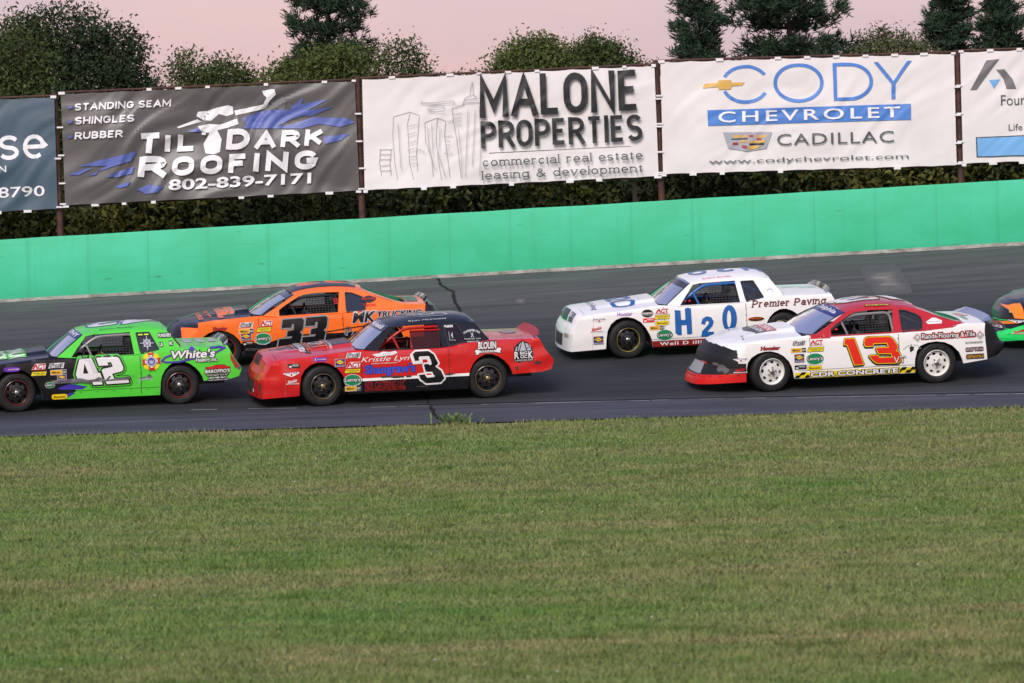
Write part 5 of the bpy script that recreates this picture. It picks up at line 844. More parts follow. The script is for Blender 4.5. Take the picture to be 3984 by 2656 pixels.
BLACKIN = mat('cabin_black', (.012, .012, .013), .6); RUB = mat('tyre_rubber', (.016, .016, .017), .62, spec=.35)
n, l, b = nodes(RUB); c = n.new('ShaderNodeTexCoord').outputs['Object']
l.new(ramp_node(n, l, noise_node(n, l, c, 9, 5, .65), [(.35, (.012, .012, .013)), (.6, (.022, .021, .020)), (.8, (.060, .055, .048))]), b.inputs['Base Color'])
STEEL = mat('lug_steel', (.45, .44, .42), .3, .9); BRAKE = mat('brake_dark', (.03, .025, .022), .6)
GLASS = clear('windscreen_sheet', (.60, .64, .74), .9, .08, (.20, .23, .32)); QGLASS = clear('window_sheet', (.55, .56, .60), .9, .12, (.2, .2, .24)); REARG = clear('rear_sheet', (.05, .05, .055), .30, .3, (.012, .012, .013))
CLEARP = clear('clear_plastic', (.80, .88, .84), .55, .10, (.35, .50, .42)); SMOKE = clear('smoked_plastic', (.30, .29, .30), .8, .35, (.12, .11, .11))
NETM = mat('net_webbing', (.018, .018, .019), .8)
CHR = mat('bright_steel', (.55, .55, .56), .2, 1.0)

def wheel_meshes(key, rim_col, stripe, metal=0):
    """tyre, rim and hub meshes, built once per wheel kind, outer face towards -y"""
    t = MB(); R = .34; w2 = .135
    t.lathe([(.205, -w2 + .018), (.215, -w2 + .006), (.235, -w2 - .004), (.275, -w2 - .008), (.308, -w2 + .002), (.326, -w2 + .018), (.337, -w2 + .045), (R, -.05), (R, .05), (.337, w2 - .045), (.318, w2 - .008), (.25, w2), (.205, w2 - .02)], n=64)
    for rr_ in (.248, .296): t.lathe([(rr_ - .003, -w2 - .0075), (rr_, -w2 - .0105), (rr_ + .003, -w2 - .0075)], n=64)
    rim = MB(); rim.lathe([(.214, -w2 + .012), (.214, -w2 - .002), (.207, -w2 - .006), (.200, -w2 + .002), (.197, -w2 + .03), (.190, -w2 + .035), (.184, -w2 + .06)], n=64, k=0)
    rim.lathe([(.184, -w2 + .06), (.182, .10)], n=64)
    ns = 128; rads = [.184, .176, .168, .156, .144, .132, .122, .10, .088]; deps = [.060, .052, .047, .043, .040, .038, .034, .030, .030]; V = []
    for r_, d_ in zip(rads, deps):
        for j in range(ns): a = 2 * pi * j / ns; V.append((r_ * cos(a), -w2 + d_, r_ * sin(a)))
    F = []
    for i in range(len(rads) - 1):
        for j in range(ns):
            if 2 <= i <= 4:
                ph = (j + .5) % (ns / 8) - ns / 16; hw = 4.2 if i == 3 else 3.2
                if abs(ph) < hw: continue
            F.append((i * ns + j, i * ns + (j + 1) % ns, (i + 1) * ns + (j + 1) % ns, (i + 1) * ns + j))
    rim.add(V, F)
    rim.lathe([(.2065, -w2 - .0062), (.2035, -w2 - .0066), (.2005, -w2 + .0005)], n=64, k=1) if stripe else None
    hub = MB(); hub.lathe([(.088, -w2 + .030), (.085, -w2 + .022), (.05, -w2 + .016), (.042, -w2 + .014)], n=32, k=1); hub.lathe([(.042, -w2 + .014), (.040, -w2 - .012), (.03, -w2 - .02), (.001, -w2 - .021)], n=24, k=0)
    for i in range(5):
        a = 2 * pi * i / 5 + .3; hub.lathe([(.013, 0), (.013, -.018), (.008, -.024), (.001, -.024)], (.066 * cos(a), -w2 + .02, .066 * sin(a)), 8, 0)
    hub.lathe([(.001, -.02), (.16, -.02), (.178, -.0), (.178, .09)], n=32, k=2)
    return t, rim, hub
def add_wheel(car, key, x, y, steer, rim_col, stripe, hubc, flip=False):
    t, rim, hub = wheel_meshes(key, rim_col, stripe)
    rc = mat('rim_' + key, rim_col, .28, 0 if key != 'steel' else .3, .5)
    a = radians(T['roll']); z = .34 - .35     # the body leans on its springs, the wheels stay square to the banking
    h_ = hub.build('wheel', [hubc, rc, BRAKE], car, True)
    h_.matrix_local = Matrix.Translation((x, y * cos(a) - z * sin(a), .35 + z * cos(a) + y * sin(a))) @ Matrix.Rotation(a, 4, 'X') @ Matrix.Rotation(steer + (pi if flip else 0), 4, 'Z') @ Matrix.Rotation(random.uniform(0, 6), 4, 'Y')
    t.build('tyre', RUB, h_, True, 50); r_ = rim.build('rim', [rc, stripe or rc], h_, True, 45); return h_

def driver(car, key, label, suit, hel, M, gl=None):
    """helmeted driver strapped in the left seat, hands on the wheel"""
    bm = bmesh.new(); sk = bm.verts.layers.skin.verify(); vs = {}
    def v(nm, p, r, par=None):
        q = bm.verts.new(p); q[sk].radius = (r, r); vs[nm] = q
        if par: bm.edges.new((vs[par], q))
    X, Y = .62, -.37
    v('pelvis', (X, Y, .40), .15); vs['pelvis'][sk].use_root = True; v('waist', (X + .02, Y, .55), .145, 'pelvis'); v('chest', (X + .04, Y, .75), .165, 'waist'); v('neck', (X + .03, Y, .91), .065, 'chest'); v('head', (X + .02, Y, 1.03), .09, 'neck')
    for s, n_ in ((-1, 'l'), (1, 'r')):
        v('sh' + n_, (X + .02, Y + s * .19, .82), .075, 'chest'); v('el' + n_, (X - .17, Y + s * .25, .68), .052, 'sh' + n_); v('wr' + n_, (X - .40, Y + s * .16, .80), .036, 'el' + n_); v('pa' + n_, (X - .47, Y + s * .145, .83), .040, 'wr' + n_)
        for i in range(4):
            z = .865 - i * .024; v('f%d%s' % (i, n_), (X - .52, Y + s * (.125), z), .0105, 'pa' + n_); v('g%d%s' % (i, n_), (X - .545, Y + s * .15, z - .005), .0095, 'f%d%s' % (i, n_))
            v('h%d%s' % (i, n_), (X - .53, Y + s * .175, z - .008), .009, 'g%d%s' % (i, n_))
        v('t' + n_, (X - .485, Y + s * .17, .875), .012, 'pa' + n_); v('u' + n_, (X - .515, Y + s * .165, .895), .010, 't' + n_)
        v('hip' + n_, (X - .05, Y + s * .10, .38), .105, 'pelvis'); v('kn' + n_, (X - .46, Y + s * .15, .50), .075, 'hip' + n_); v('an' + n_, (X - .82, Y + s * .12, .33), .05, 'kn' + n_); v('to' + n_, (X - .95, Y + s * .12, .40), .04, 'an' + n_)
    me = bpy.data.meshes.new('person'); bm.to_mesh(me); bm.free(); o = bpy.data.objects.new('person', me); COL.objects.link(o)
    sm = o.modifiers.new('skin', 'SKIN'); sm.use_smooth_shade = True; o.modifiers.new('sub', 'SUBSURF').levels = 1
    bpy.context.view_layer.update(); me2 = bpy.data.meshes.new_from_object(o.evaluated_get(bpy.context.evaluated_depsgraph_get())); o.modifiers.clear(); o.data = me2; me2.materials.clear(); me2.materials.append(suit)
    gl = gl or mat('glove_dark', (.03, .03, .035), .8); me2.materials.append(gl)
    for p in me2.polygons: p.material_index = 1 if p.center.x < X - .42 and p.center.z > .76 else 0
    o.matrix_world = M; tag(o, label, 'person')
    h_ = MB(); h_.lathe([(.001, .155), (.06, .145), (.105, .105), (.128, .04), (.130, -.03), (.118, -.10), (.10, -.13), (.001, -.13)], n=28); V = [(q[0], q[2], q[1]) for q in h_.v]
    hm = link('helmet', [(X + .0 + a * 1.12, Y + b_, 1.045 + c_) for a, b_, c_ in V], h_.f, hel, o, None, True)
    vz = MB(); vz.add([(X - .148 + .5 * (1 - cos(a)) * .18, Y + .131 * sin(a), 1.04 + q) for q in (-.035, .035) for a in np.linspace(-1.2, 1.2, 9)], [(i, i + 1, i + 10, i + 9) for i in range(8)]); vz.build('visor', mat('visor', (.02, .02, .025), .1, 0, 1), hm, True)
    return o

def sticker(art, kind, x, z, w_, h_):
    """contingency stickers: shapes and lettering in the colours the photo shows"""
    I = INK; k = kind
    if k == 'act':
        art.poly([(x - w_ * .50, z - h_ * .36), (x - w_ * .24, z + h_ * .50), (x + w_ * .47, z + h_ * .5), (x + w_ * .47, z + h_ * .26), (x + w_ * .40, z - h_ * .36)], I['white'])
        art.poly([(x - w_ * .47, z - h_ * .32), (x - w_ * .24, z + h_ * .46), (x - w_ * .17, z + h_ * .46), (x - w_ * .02, z - h_ * .32), (x - w_ * .13, z - h_ * .32), (x - w_ * .22, z + h_ * .1), (x - w_ * .34, z - h_ * .32)], I['red'])
        art.text('C', x + .07 * w_, z + .06 * h_, w_ * .26, h_ * .78, I['red'], .09); art.text('T', x + .33 * w_, z + .06 * h_, w_ * .26, h_ * .78, I['red'], .07)
        art.poly([(x + .08 * w_, z + .20 * h_), (x + .12 * w_, z + .05 * h_), (x + .2 * w_, z + .08 * h_), (x + .13 * w_, z - .12 * h_), (x + .08 * w_, z - .2 * h_), (x + .03 * w_, z - .12 * h_), (x - .03 * w_, z + .08 * h_), (x + .04 * w_, z + .05 * h_)], I['white'])
        art.rect(x, z - h_ * .44, w_ * .95, h_ * .07, I['red'])
    elif k == 'fast1':
        art.poly([(x - w_ * .52, z - h_ * .42), (x - w_ * .40, z + h_ * .48), (x + w_ * .52, z + h_ * .5), (x + w_ * .42, z - h_ * .5), (x + .2 * w_, z - h_ * .42)], I['white'])
        art.text('Fast1', x, z + .08 * h_, w_ * .82, h_ * .60, I['silver'], .05, .25, outline=((.008, I['dark']),)); art.rect(x - .05 * w_, z - h_ * .34, w_ * .7, h_ * .08, I['grey'])
    elif k == 'milton':
        art.rect(x, z, w_ * 1.03, h_ * 1.15, I['white']); art.rect(x - w_ * .14, z, w_ * .72, h_, I['gold']); art.rect(x + w_ * .37, z, w_ * .26, h_, I['black'])
        art.text('Milton', x - w_ * .16, z, w_ * .48, h_ * .48, I['black'], .03); art.text('CAT', x + w_ * .37, z, w_ * .21, h_ * .52, I['white'], .07)
    elif k == 'thunder':
        art.rect(x, z, w_ * 1.04, h_ * 1.2, I['dark'], .02); art.rect(x, z, w_ * .98, h_ * 1.0, INK['yellow'], .02); art.text('THUNDER ROAD', x, z + h_ * .12, w_ * .85, h_ * .36, I['dark'], .03, .2); art.rect(x, z - h_ * .28, w_ * .6, h_ * .1, I['green'])
    elif k == 'sunoco':
        art.rect(x, z, w_ * 1.04, h_ * 1.04, I['white']); art.rect(x, z + h_ * .11, w_ * .98, h_ * .76, I['navy']); art.stroke([(x - w_ * .38, z + h_ * .42), (x + w_ * .36, z - h_ * .2)], .022, I['brightred'])
        art.poly([(x - w_ * .48, z + .1 * h_), (x, z + h_ * .37), (x + w_ * .48, z + .1 * h_), (x, z - .17 * h_)], I['yellow']); art.text('SUNOCO', x, z + .1 * h_, w_ * .78, h_ * .16, I['navy'], .04, .15)
        art.rect(x, z - h_ * .39, w_ * .98, h_ * .2, I['navy']); art.text('RACE FUELS', x, z - h_ * .39, w_ * .88, h_ * .12, I['white'], .03, .15)
    elif k == 'lennys':
        art.oval(x, z, w_, h_, I['white']); art.oval(x, z, w_ * .95, h_ * .93, I['green']); art.text("Lenny's", x, z + .0 * h_, w_ * .84, h_ * .40, I['white'], .03, outline=((.009, I['dark']),))
        art.arc_text('SHOE & APPAREL', x, z + .1 * h_ + w_ * .32, w_ * .72, -pi / 2 - .62, -pi / 2 + .62, h_ * .12, I['white'], .04) if w_ > .22 else None
    elif k == 'bassett':
        art.oval(x, z, w_ * 1.04, h_ * 1.08, I['brown'], p=4.5); art.oval(x, z, w_, h_, I['yellow'], p=4.5); art.text('Bassett', x, z, w_ * .80, h_ * .52, I['brown'], .05, .15)
    elif k.startswith('hoosier'):
        if k == 'hoosier_b': art.rect(x, z, w_, h_, I['purple']); art.text('HOOSIER', x + .12 * w_, z, w_ * .66, h_ * .28, I['white'], .03); art.text('X', x - .36 * w_, z, w_ * .16, h_ * .6, I['white'], .05)
        elif k == 'hoosier_e': art.oval(x, z, w_, h_, I['purple'], p=3); art.text('HOOSIER', x + .12 * w_, z, w_ * .66, h_ * .26, I['white'], .02)
        else: art.text('Hoosier', x, z, w_, h_ * .85, I[dict(hoosier_p='lilac', hoosier_r='red', hoosier_r2='red')[k]], .035, .12, outline=((.006, I['dark']),) if k != 'hoosier_p' else ())
    elif k == 'fivestar':
        art.poly([(x - w_ * .5, z + h_ * .15), (x - w_ * .3, z + h_ * .28), (x + w_ * .4, z + h_ * .35), (x + w_ * .5, z + .2 * h_), (x + w_ * .2, z - h_ * .3), (x, z - h_ * .52), (x - w_ * .2, z - h_ * .3)], I['white'])
        art.text('FIVE STAR', x, z + .2 * h_, w_ * .72, h_ * .34, I['navy'], .04, .2)
        art.poly([(x + .17 * h_ * (1.8 if i % 2 == 0 else .8) * sin(pi * i / 5), z - .15 * h_ + .17 * h_ * (1.8 if i % 2 == 0 else .8) * cos(pi * i / 5)) for i in range(10)], I['red'])
    elif k.startswith('milwaukee'):
        c_ = I['white'] if k == 'milwaukee_w' else I['red']; art.text('Milwaukee', x, z + .16 * h_, w_ * .75, h_ * .42, c_, .03, .2, rot=.22); art.stroke([(x - w_ * .32, z - h_ * .22), (x + w_ * .36, z + h_ * .06)], .012, c_)
        art.rect(x, z - h_ * .38, w_, h_ * .18, I['white']); art.rect(x, z - h_ * .38, w_ * .85, h_ * .07, I['red'])
    elif k == 'redbox' or k == 'blackbox':
        art.rect(x, z, w_, h_, I['brightred' if k == 'redbox' else 'black']); art.rect(x + .12 * w_, z + .2 * h_, w_ * .55, h_ * .14, I['white']); art.rect(x + .15 * w_, z - .1 * h_, w_ * .5, h_ * .08, I['silver']); art.oval(x - .3 * w_, z - .15 * h_, w_ * .26, h_ * .4, I['white'])
    elif k == 'fastone':
        art.oval(x, z, w_ * .92, h_, I['white']); art.oval(x, z, w_ * .88, h_ * .92, I['black']); art.rect(x, z, w_, h_ * .22, I['white']); art.text('FAST-ONE', x, z, w_ * .96, h_ * .16, I['black'], .05, .25); art.rect(x, z - .22 * h_, w_ * .5, h_ * .06, I['grey'])
    return art

def pts2(k, nm): return [tuple(p) for p in T['pl'][k][nm]]
def shift(p, dx, dz): return [(a + dx, b_ + dz) for a, b_ in p]

def variant(B, dn=0, kt=1):
    """the same shell with its nose tip moved by dn and its tail squashed by kt, as these battered cars differ"""
    V = Body(); V.__dict__.update(B.__dict__); sq = lambda x: x if x < 1.85 else 1.85 + (x - 1.85) * kt
    V.low = [(sq(x), z) for x, z in B.low]; V.tail = [(sq(x), z) for x, z in B.tail]; V.deck = tuple(sq(x) for x in B.deck)
    V.nose = [((a[0] + dn * max(0, 1 - i / 6.2), a[1]), k_) for i, (a, k_) in enumerate(B.nose)]; return V
def race_car(key, B, name, label, cols, opts):
    """cols: body, roof, hood, nose, tail, cage, rim, stripe ; opts: per-car markings"""
    seed = opts.get('seed', 1); ylow, ygh, side = make_fns(B, seed, opts.get('dent', .008))
    car = empty(name, label, 'race car', 'race cars running nose to tail on the banking'); M = Matrix(T['M'][key]); car.matrix_world = M
    body, roof, hoodm, nosem, tailm = (cols[c_] for c_ in ('body', 'roof', 'hood', 'nose', 'tail'))
    # ---- side panels, both sides in one shell with the rear panel and arch lips
    regs = opts.get('regions', []); mats = [body] + [m_ for _, m_ in regs] + [tailm, BLACKIN]
    v, f, idx = fill_grid(B.low, (), [(p, i + 1) for i, (p, _) in enumerate(regs)], .042); V = []; F = []; I = []
    for s in (-1, 1):
        n0 = len(V); V += [(x, s * ylow(x, z), z) for x, z in v]; F += [tuple(n0 + q for q in t) for t in f]; I += list(idx)
    lip = densify(B.low, .08); nl = len(lip); k_lip = len(mats) - 1
    for s in (-1, 1):
        n0 = len(V); V += [(x, s * ylow(x, z), z) for x, z in lip] + [(x, s * (ylow(x, z) - .03), z) for x, z in lip]
        for i in range(nl):
            j = (i + 1) % nl
            if lip[i][1] > .82 and lip[j][1] > .82: continue
            F.append((n0 + i, n0 + j, n0 + nl + j, n0 + nl + i)); I.append(0 if lip[i][0] > -1.7 and lip[i][1] < .8 else 0)
    if B.kind == 'A':
        tail = B.tail; n0 = len(V); us = np.linspace(-1, 1, 13)
        for x, z in tail: V += [(x + .012 * (1 - u * u), u * ylow(x, z), z) for u in us]
        for j in range(len(tail) - 1):
            for i in range(12): F.append((n0 + j * 13 + i, n0 + j * 13 + i + 1, n0 + (j + 1) * 13 + i + 1, n0 + (j + 1) * 13 + i)); I.append(len(mats) - 2 if 1 <= i <= 10 else 0)
    link('body', V, F, mats, car, I, True, 32)
    # ---- nose
    us = [sin(a) for a in np.linspace(-pi / 2, pi / 2, 97)] if B.kind == 'B' else list(np.linspace(-1, -.8, 8)) + list(np.linspace(-.8, .8, 22))[1:-1] + list(np.linspace(.8, 1, 8))
    if B.kind == 'A':
        surf('nose', lambda u, r: nose_pt(B, ylow, r, u), us, list(np.linspace(0, 7, 29)), [nosem, opts.get('header', nosem)], car, lambda u, r: 0, angle=50)
        if opts.get('face') == 'lamps':
            q = lambda a, c_, off: nose_pt(B, ylow, c_, a, off)
            gA = Art(); gA.poly([(-.30, 4.15), (.30, 4.15), (.30, 6.15), (-.30, 6.15)], CHR); gA.poly([(-.285, 4.25), (.285, 4.25), (.285, 6.05), (-.285, 6.05)], mat('grille_dark', (.03, .06, .05), .3))
            for i in range(-4, 5): gA.stroke([(i * .06, 4.25), (i * .06, 6.05)], .006, INK['dark'])
            for r_ in (4.7, 5.15, 5.6): gA.stroke([(-.285, r_), (.285, r_)], .05, INK['grey'])
            gA.build('grille', q, car, .08)
            for s in (-1, 1):
                hA = Art(); hA.poly([(s * .40, 4.2), (s * .735, 4.2), (s * .735, 6.1), (s * .40, 6.1)], INK['grey']); hA.poly([(s * .42, 4.3), (s * .72, 4.3), (s * .72, 6.0), (s * .42, 6.0)], mat('lamp_glass', (.06, .09, .09), .1, 0, 1))
                hA.stroke([(s * .57, 4.3), (s * .57, 6.0)], .01, INK['silver']); hA.poly([(s * .44, 5.0), (s * .55, 5.0), (s * .55, 5.8), (s * .44, 5.8)], INK['silver']); hA.build('headlight', q, car, .08)
                tA = Art(); tA.poly([(s * .56, 1.45), (s * .84, 1.45), (s * .84, 1.95), (s * .56, 1.95)], INK['silver']); tA.poly([(s * .58, 1.52), (s * .78, 1.52), (s * .78, 1.88), (s * .58, 1.88)], INK['tan']); tA.build('turn_signal', q, car, .08)
            lA = Art(); lA.poly([(-.42, .4), (.42, .4), (.42, 1.75), (-.42, 1.75)], INK['dark']); [lA.stroke([(i * .1, .45), (i * .1, 1.7)], .012, INK['grey']) for i in range(-4, 5)]; lA.build('lower_grille', q, car, .08)
        elif opts.get('face') == 'taped':
            q = lambda a, c_, off: nose_pt(B, ylow, c_, a, off)
            Art().poly([(-.30, 4.3), (-.02, 4.3), (-.05, 5.9), (-.28, 5.9)], mat('mesh_dark', (.035, .03, .03), .5)).build('grille', q, car, .08); Art().poly([(.02, 4.3), (.30, 4.3), (.28, 5.9), (.05, 5.9)], mat('mesh_dark')).build('grille', q, car, .08)
            Art().poly([(-.40, .35), (.40, .35), (.40, 1.75), (-.40, 1.75)], mat('mesh_dark')).build('lower_grille', q, car, .08)
            sm_ = mat('rubber_smear', (.05, .035, .033), .7)
            for u0, r0, w_, h_ in ((-.86, 1.2, .10, 1.0), (-.9, .4, .05, .9), (-.62, 2.4, .04, .9), (-.6, 1.2, .05, .7), (-.66, .3, .04, .6)): Art().poly([(u0 + w_ * (.5 + .35 * noise.noise(Vector((i, u0 * 9, 1)))) * cos(i * pi / 6), r0 + h_ * (.5 + .3 * noise.noise(Vector((i, r0 * 9, 5)))) * sin(i * pi / 6)) for i in range(12)], sm_).build('scuff_mark', q, car)
            Art().poly([(-.50, .45), (-.40, .45), (-.38, .8), (-.45, .75)], INK['white']).build('sponsor_sticker', q, car)
    else:
        rs = sorted(set(list(np.linspace(0, 11, 78)) + [2.0, 3.0])); dam = opts.get('dam', nosem); up = opts.get('nose_top', body)
        def nm_(u, r):
            p = nose_pt(B, ylow, r, u)
            if r < 2.05: return 1
            return opts.get('nose_rule', lambda x, z, r_, a: 2 if x > -1.91 and z > .47 else 3 if r_ > 8.05 + .5 * a else 0)(p[0], p[2], r, abs(u))
        surf('nose', lambda u, r: nose_pt(B, ylow, r, u), us, rs, [nosem, dam, up, hoodm], car, nm_, angle=42)
        q = lambda a, c_, off: nose_pt(B, ylow, c_, a, off)
        if opts.get('duct'):
            tp = mat('duct_tape', (.30, .30, .31), .45); Art().poly([(-.42, 2.9), (.42, 2.9), (.30, 4.1), (-.32, 4.3)], tp).build('grille_tape', q, car, .08)
            Art().poly([(-.46, 4.15), (-.25, 4.1), (-.2, 4.5), (-.40, 4.45)], INK['brightred']).build('scuff_mark', q, car, .08)
            sm_ = mat('grey_scuff', (.10, .10, .105), .7)
            for u0, r0, w_, h_ in ((-.80, 4.0, .14, 1.3), (-.68, 4.5, .16, .7), (-.88, 3.6, .06, .8)): Art().poly([(u0 + w_ * (.5 + .5 * noise.noise(Vector((i, u0 * 9, 1)))) * cos(i * pi / 6), r0 + h_ * (.5 + .4 * noise.noise(Vector((i, r0 * 9, 5)))) * sin(i * pi / 6)) for i in range(12)], sm_).build('scuff_mark', q, car)
            mb = MB(); [mb.box(nose_pt(B, ylow, 1.7, u, .006), (.014, .014, .014)) for u in np.linspace(-.985, .5, 12)]; mb.build('dam_bolts', INK['dark'], car)
        if opts.get('lamp'):
            hA = Art(); hA.poly([(-.86, 6.9), (-.58, 6.5), (-.50, 7.6), (-.62, 8.3), (-.80, 8.1)], INK['yellow']); hA.poly([(-.845, 7.0), (-.58, 6.6), (-.52, 7.6), (-.62, 8.2), (-.79, 8.0)], mat('lamp_green', (.10, .42, .22), .25, 0, .8))
            for i in range(5): hA.stroke([(-.83 + i * .04, 7.1), (-.80 + i * .04, 7.9)], .008, INK['dark'])
            hA.build('headlight', q, car, .08)
    # ---- bonnet, cowl, windscreen, roof, rear window, boot
    uh = list(np.linspace(-1, -.42, 12)) + list(np.linspace(-.40, .40, 9)) + list(np.linspace(.42, 1, 12)); sh_ = list(np.linspace(0, 1, 26))
    hreg = opts.get('hood_region')
    hood = surf('hood', lambda u, s: hood_pt(B, ylow, s, u), uh, sh_, [hoodm] + ([hreg[1]] if hreg else []), car, (lambda u, s: 1 if hreg[0](u, s) else 0) if hreg else None, angle=25)
    xr = B.hood[1]; ub = np.linspace(-1, 1, 25); n0 = []; Fc = []
    cowl = [hood_pt(B, ylow, 1, u) for u in ub]; c2 = [(p[0] + .015, p[1], min(p[2], B.belt(xr) - .03 - .02 * (1 - u * u))) for p, u in zip(cowl, ub)]; c3 = [ws_pt(B, u, 0) for u in ub]
    link('cowl', cowl + c2 + c3, [(r_ * 25 + i, r_ * 25 + i + 1, r_ * 25 + 26 + i, r_ * 25 + 25 + i) for r_ in (0, 1) for i in range(24)], [mat('cowl_dark', (.02, .02, .022), .5), hoodm], car, [0] * 24 + [1] * 24, True, 30)
    surf('windshield', lambda u, t: ws_pt(B, u, t), list(ub), list(np.linspace(0, 1, 9)), GLASS, car)
    ed_ = MB()
    for s in (-1, 1): ed_.tube([ws_pt(B, s * .99, t, .004) for t in np.linspace(0, 1, 6)], .009, n=5)
    ed_.tube([ws_pt(B, u, .0, .008) for u in np.linspace(-1, 1, 11)], .010, n=5); ed_.build('windshield_edge', INK['dark'], car, True)
    rreg = opts.get('roof_region'); x0, x1 = B.roofx[0], B.roofx[1]
    surf('roof', lambda u, x: roof_pt(B, x, u), list(np.sin(np.linspace(-pi / 2, pi / 2, 25))), list(np.linspace(x0, x1 - .2, 16)) + list(np.linspace(x1 - .2, x1, 8))[1:], [roof], car, angle=50)
    gv, gf, gi = fill_grid(B.gh, (B.win, B.quarter), (), .06)
    for s in (-1, 1):
        V = [(x, s * ygh(z), z) for x, z in gv]; F = [tuple(t) for t in gf]
        for loop in (B.win, B.quarter, B.gh):
            lp = densify(loop, .06); nl = len(lp); n0 = len(V)
            V += [(x, s * ygh(z), z) for x, z in lp] + [(x, s * (ygh(z) - .025), z) for x, z in lp]; F += [(n0 + i, n0 + (i + 1) % nl, n0 + nl + (i + 1) % nl, n0 + nl + i) for i in range(nl)]
        link('side_pillars', V, F, cols.get('pillar', roof), car, None, True, 35)
    qv, qf, _ = fill_grid(B.quarter, (), (), .08)
    for s in (-1, 1): link('quarter_window', [(x, s * (ygh(z) - .008), z) for x, z in qv], qf, opts.get('quarter', QGLASS), car)
    qo = Art(); lp = B.quarter + [B.quarter[0]]; qo.stroke(lp, .018, INK['dark']); qo.build('window_seal', side, car, .1)
    rw = B.rw
    def rwp(u, t):
        ts = np.linspace(0, 1, len(rw)); g_ = lambda i, j: float(np.interp(t, ts, [r_[i][j] for r_ in rw])); k = 1 - u * u; return (g_(0, 0) + (g_(1, 0) - g_(0, 0)) * k, u * g_(0, 2), g_(0, 1) + (g_(1, 1) - g_(0, 1)) * k)
    if B.kind == 'A': surf('rear_window', rwp, list(np.linspace(-1, 1, 13)), list(np.linspace(0, 1, 8)), opts.get('rearglass', REARG), car)
    else:
        dip = lambda u, t: (rwp(u, t)[0], rwp(u, t)[1], rwp(u, t)[2] - .035 * sin(pi * min(1, max(0, t * 1.1))) * (1 - (abs(u) / .72) ** 2))
        surf('rear_window', dip, list(np.linspace(-.72, .72, 15)), list(np.linspace(0, 1, 12)), opts.get('rearglass', REARG), car)
        for s in (-1, 1): surf('rear_pillar', lambda u, t: rwp(s * u, t), list(np.linspace(.72, 1, 5)), list(np.linspace(0, 1, 12)), cols.get('pillar', roof), car)
    surf('trunk_lid', lambda u, s: deck_pt(B, ylow, s, u), list(np.linspace(-1, 1, 21)), list(np.linspace(0, 1, 10)), [cols.get('deck', body)], car)
    if B.kind == 'B':
        prof = [(2.27, .935), (2.40, .865), (2.46, .745), (2.50, .645), (2.54, .585), (2.62, .555), (2.61, .46), (2.50, .385), (2.24, .338)]; pk = [.919, .885, .794, .70, .63, .573, .48, .38, .335]; xk = [2.192, 2.182, 2.172, 2.177, 2.182, 2.188, 2.197, 2.207, 2.212]
        rows_ = list(np.linspace(0, len(prof) - 1, 25))
        def tailp(u, r):
            i = np.arange(len(prof)); x = np.interp(r, i, [p[0] for p in prof]); z = np.interp(r, i, [p[1] for p in prof]); zk = np.interp(r, i, pk); xx = np.interp(r, i, xk); e_ = abs(u); S = max(0, 1 - e_ ** 4.5) ** .45
            return (xx + (x - xx) * S, u * ylow(2.16, zk), z + (zk - z) * e_ ** 3)
        surf('rear_bumper', tailp, list(np.sin(np.linspace(-pi / 2, pi / 2, 41))), rows_, tailm, car, angle=45)
    spm, sph, spx = opts.get('spoiler', (CLEARP, .10, .86)); x0 = B.deck[1] - .08 if B.kind == 'A' else 2.17; z0 = B.belt(2.1) + .01
    def spp(u, t): e_ = abs(u); return (x0 + .05 * (1 - u * u) + sph * opts.get('rake', 1.0) * t, u * spx, z0 + .012 * (1 - u * u) + sph * t * (1 - .5 * max(0, e_ - .8) / .2))
    so = surf('spoiler', spp, list(np.linspace(-1, 1, 21)), [0, .5, 1], spm, car)
    if opts.get('taillight'):
        tl_ = Art(); tl_.poly([(2.27, .83), (2.36, .70), (2.45, .588), (2.36, .55), (2.28, .70)], mat('tail_red', (.33, .045, .04), .3, 0, .6)); tl_.poly([(2.45, .588), (2.467, .565), (2.44, .525), (2.39, .55)], mat('tail_blue', (.08, .09, .18), .3, 0, .6)); tl_.build('taillight', lambda x, z, o_: side(1.85 + (min(x, 2.468) - 1.85) * .92, z, o_), car, .06)
    # ---- chassis, cabin, cage, seat, net
    ch = MB(); ch.box((-1.32, 0, .46), (1.10, 1.10, .46)); ch.box((.12, 0, .25), (2.1, 1.70, .10)); ch.box((1.66, 0, .58), (1.0, 1.10, .60)); ch.box((-.79, 0, .55), (.05, 1.70, .62)); ch.box((1.08, 0, .58), (.05, 1.68, .66)); ch.box((-1.37, 0, .34), (.10, 1.5, .10)); ch.box((1.37, 0, .34), (.14, 1.5, .14)); ch.build('chassis', BLACKIN, car)
    for s in (-1, 1): MB().box((-.10, s * .83, .52), (1.7, .02, .58)).build('door_liner', cols.get('inner', BLACKIN), car)
    ds = MB(); ds.box((-.55, 0, .80), (.22, 1.5, .12)); ds.box((-.43, -.36, .84), (.06, .40, .10)); ds.build('dashboard', mat('dash_black', (.02, .02, .022), .5), car)
    if opts.get('lights'):
        mb = MB(); [mb.box((-.28 + .075 * i, -.60, .905), (.016, .012, .016)) for i in (0, 1)]; lm_ = mat('gauge_red', (.8, .02, .02), .4); bb = lm_.node_tree.nodes['Principled BSDF']; bb.inputs['Emission Color'].default_value = (1, .03, .03, 1); bb.inputs['Emission Strength'].default_value = 2.5
        sb = MB(); sb.box((-.24, -.58, .90), (.14, .03, .05)); sb.build('switch_panel', BLACKIN, car); mb.build('warning_light', lm_, car)
    st_ = MB(); st_.box((.70, -.37, .34), (.50, .46, .10)); st_.box((.86, -.37, .66), (.10, .44, .62), rot=Matrix.Rotation(.15, 3, 'Y')); st_.box((.90, -.37, 1.02), (.09, .26, .20)); st_.build('seat', mat('seat_alloy', (.05, .05, .055), .5), car)
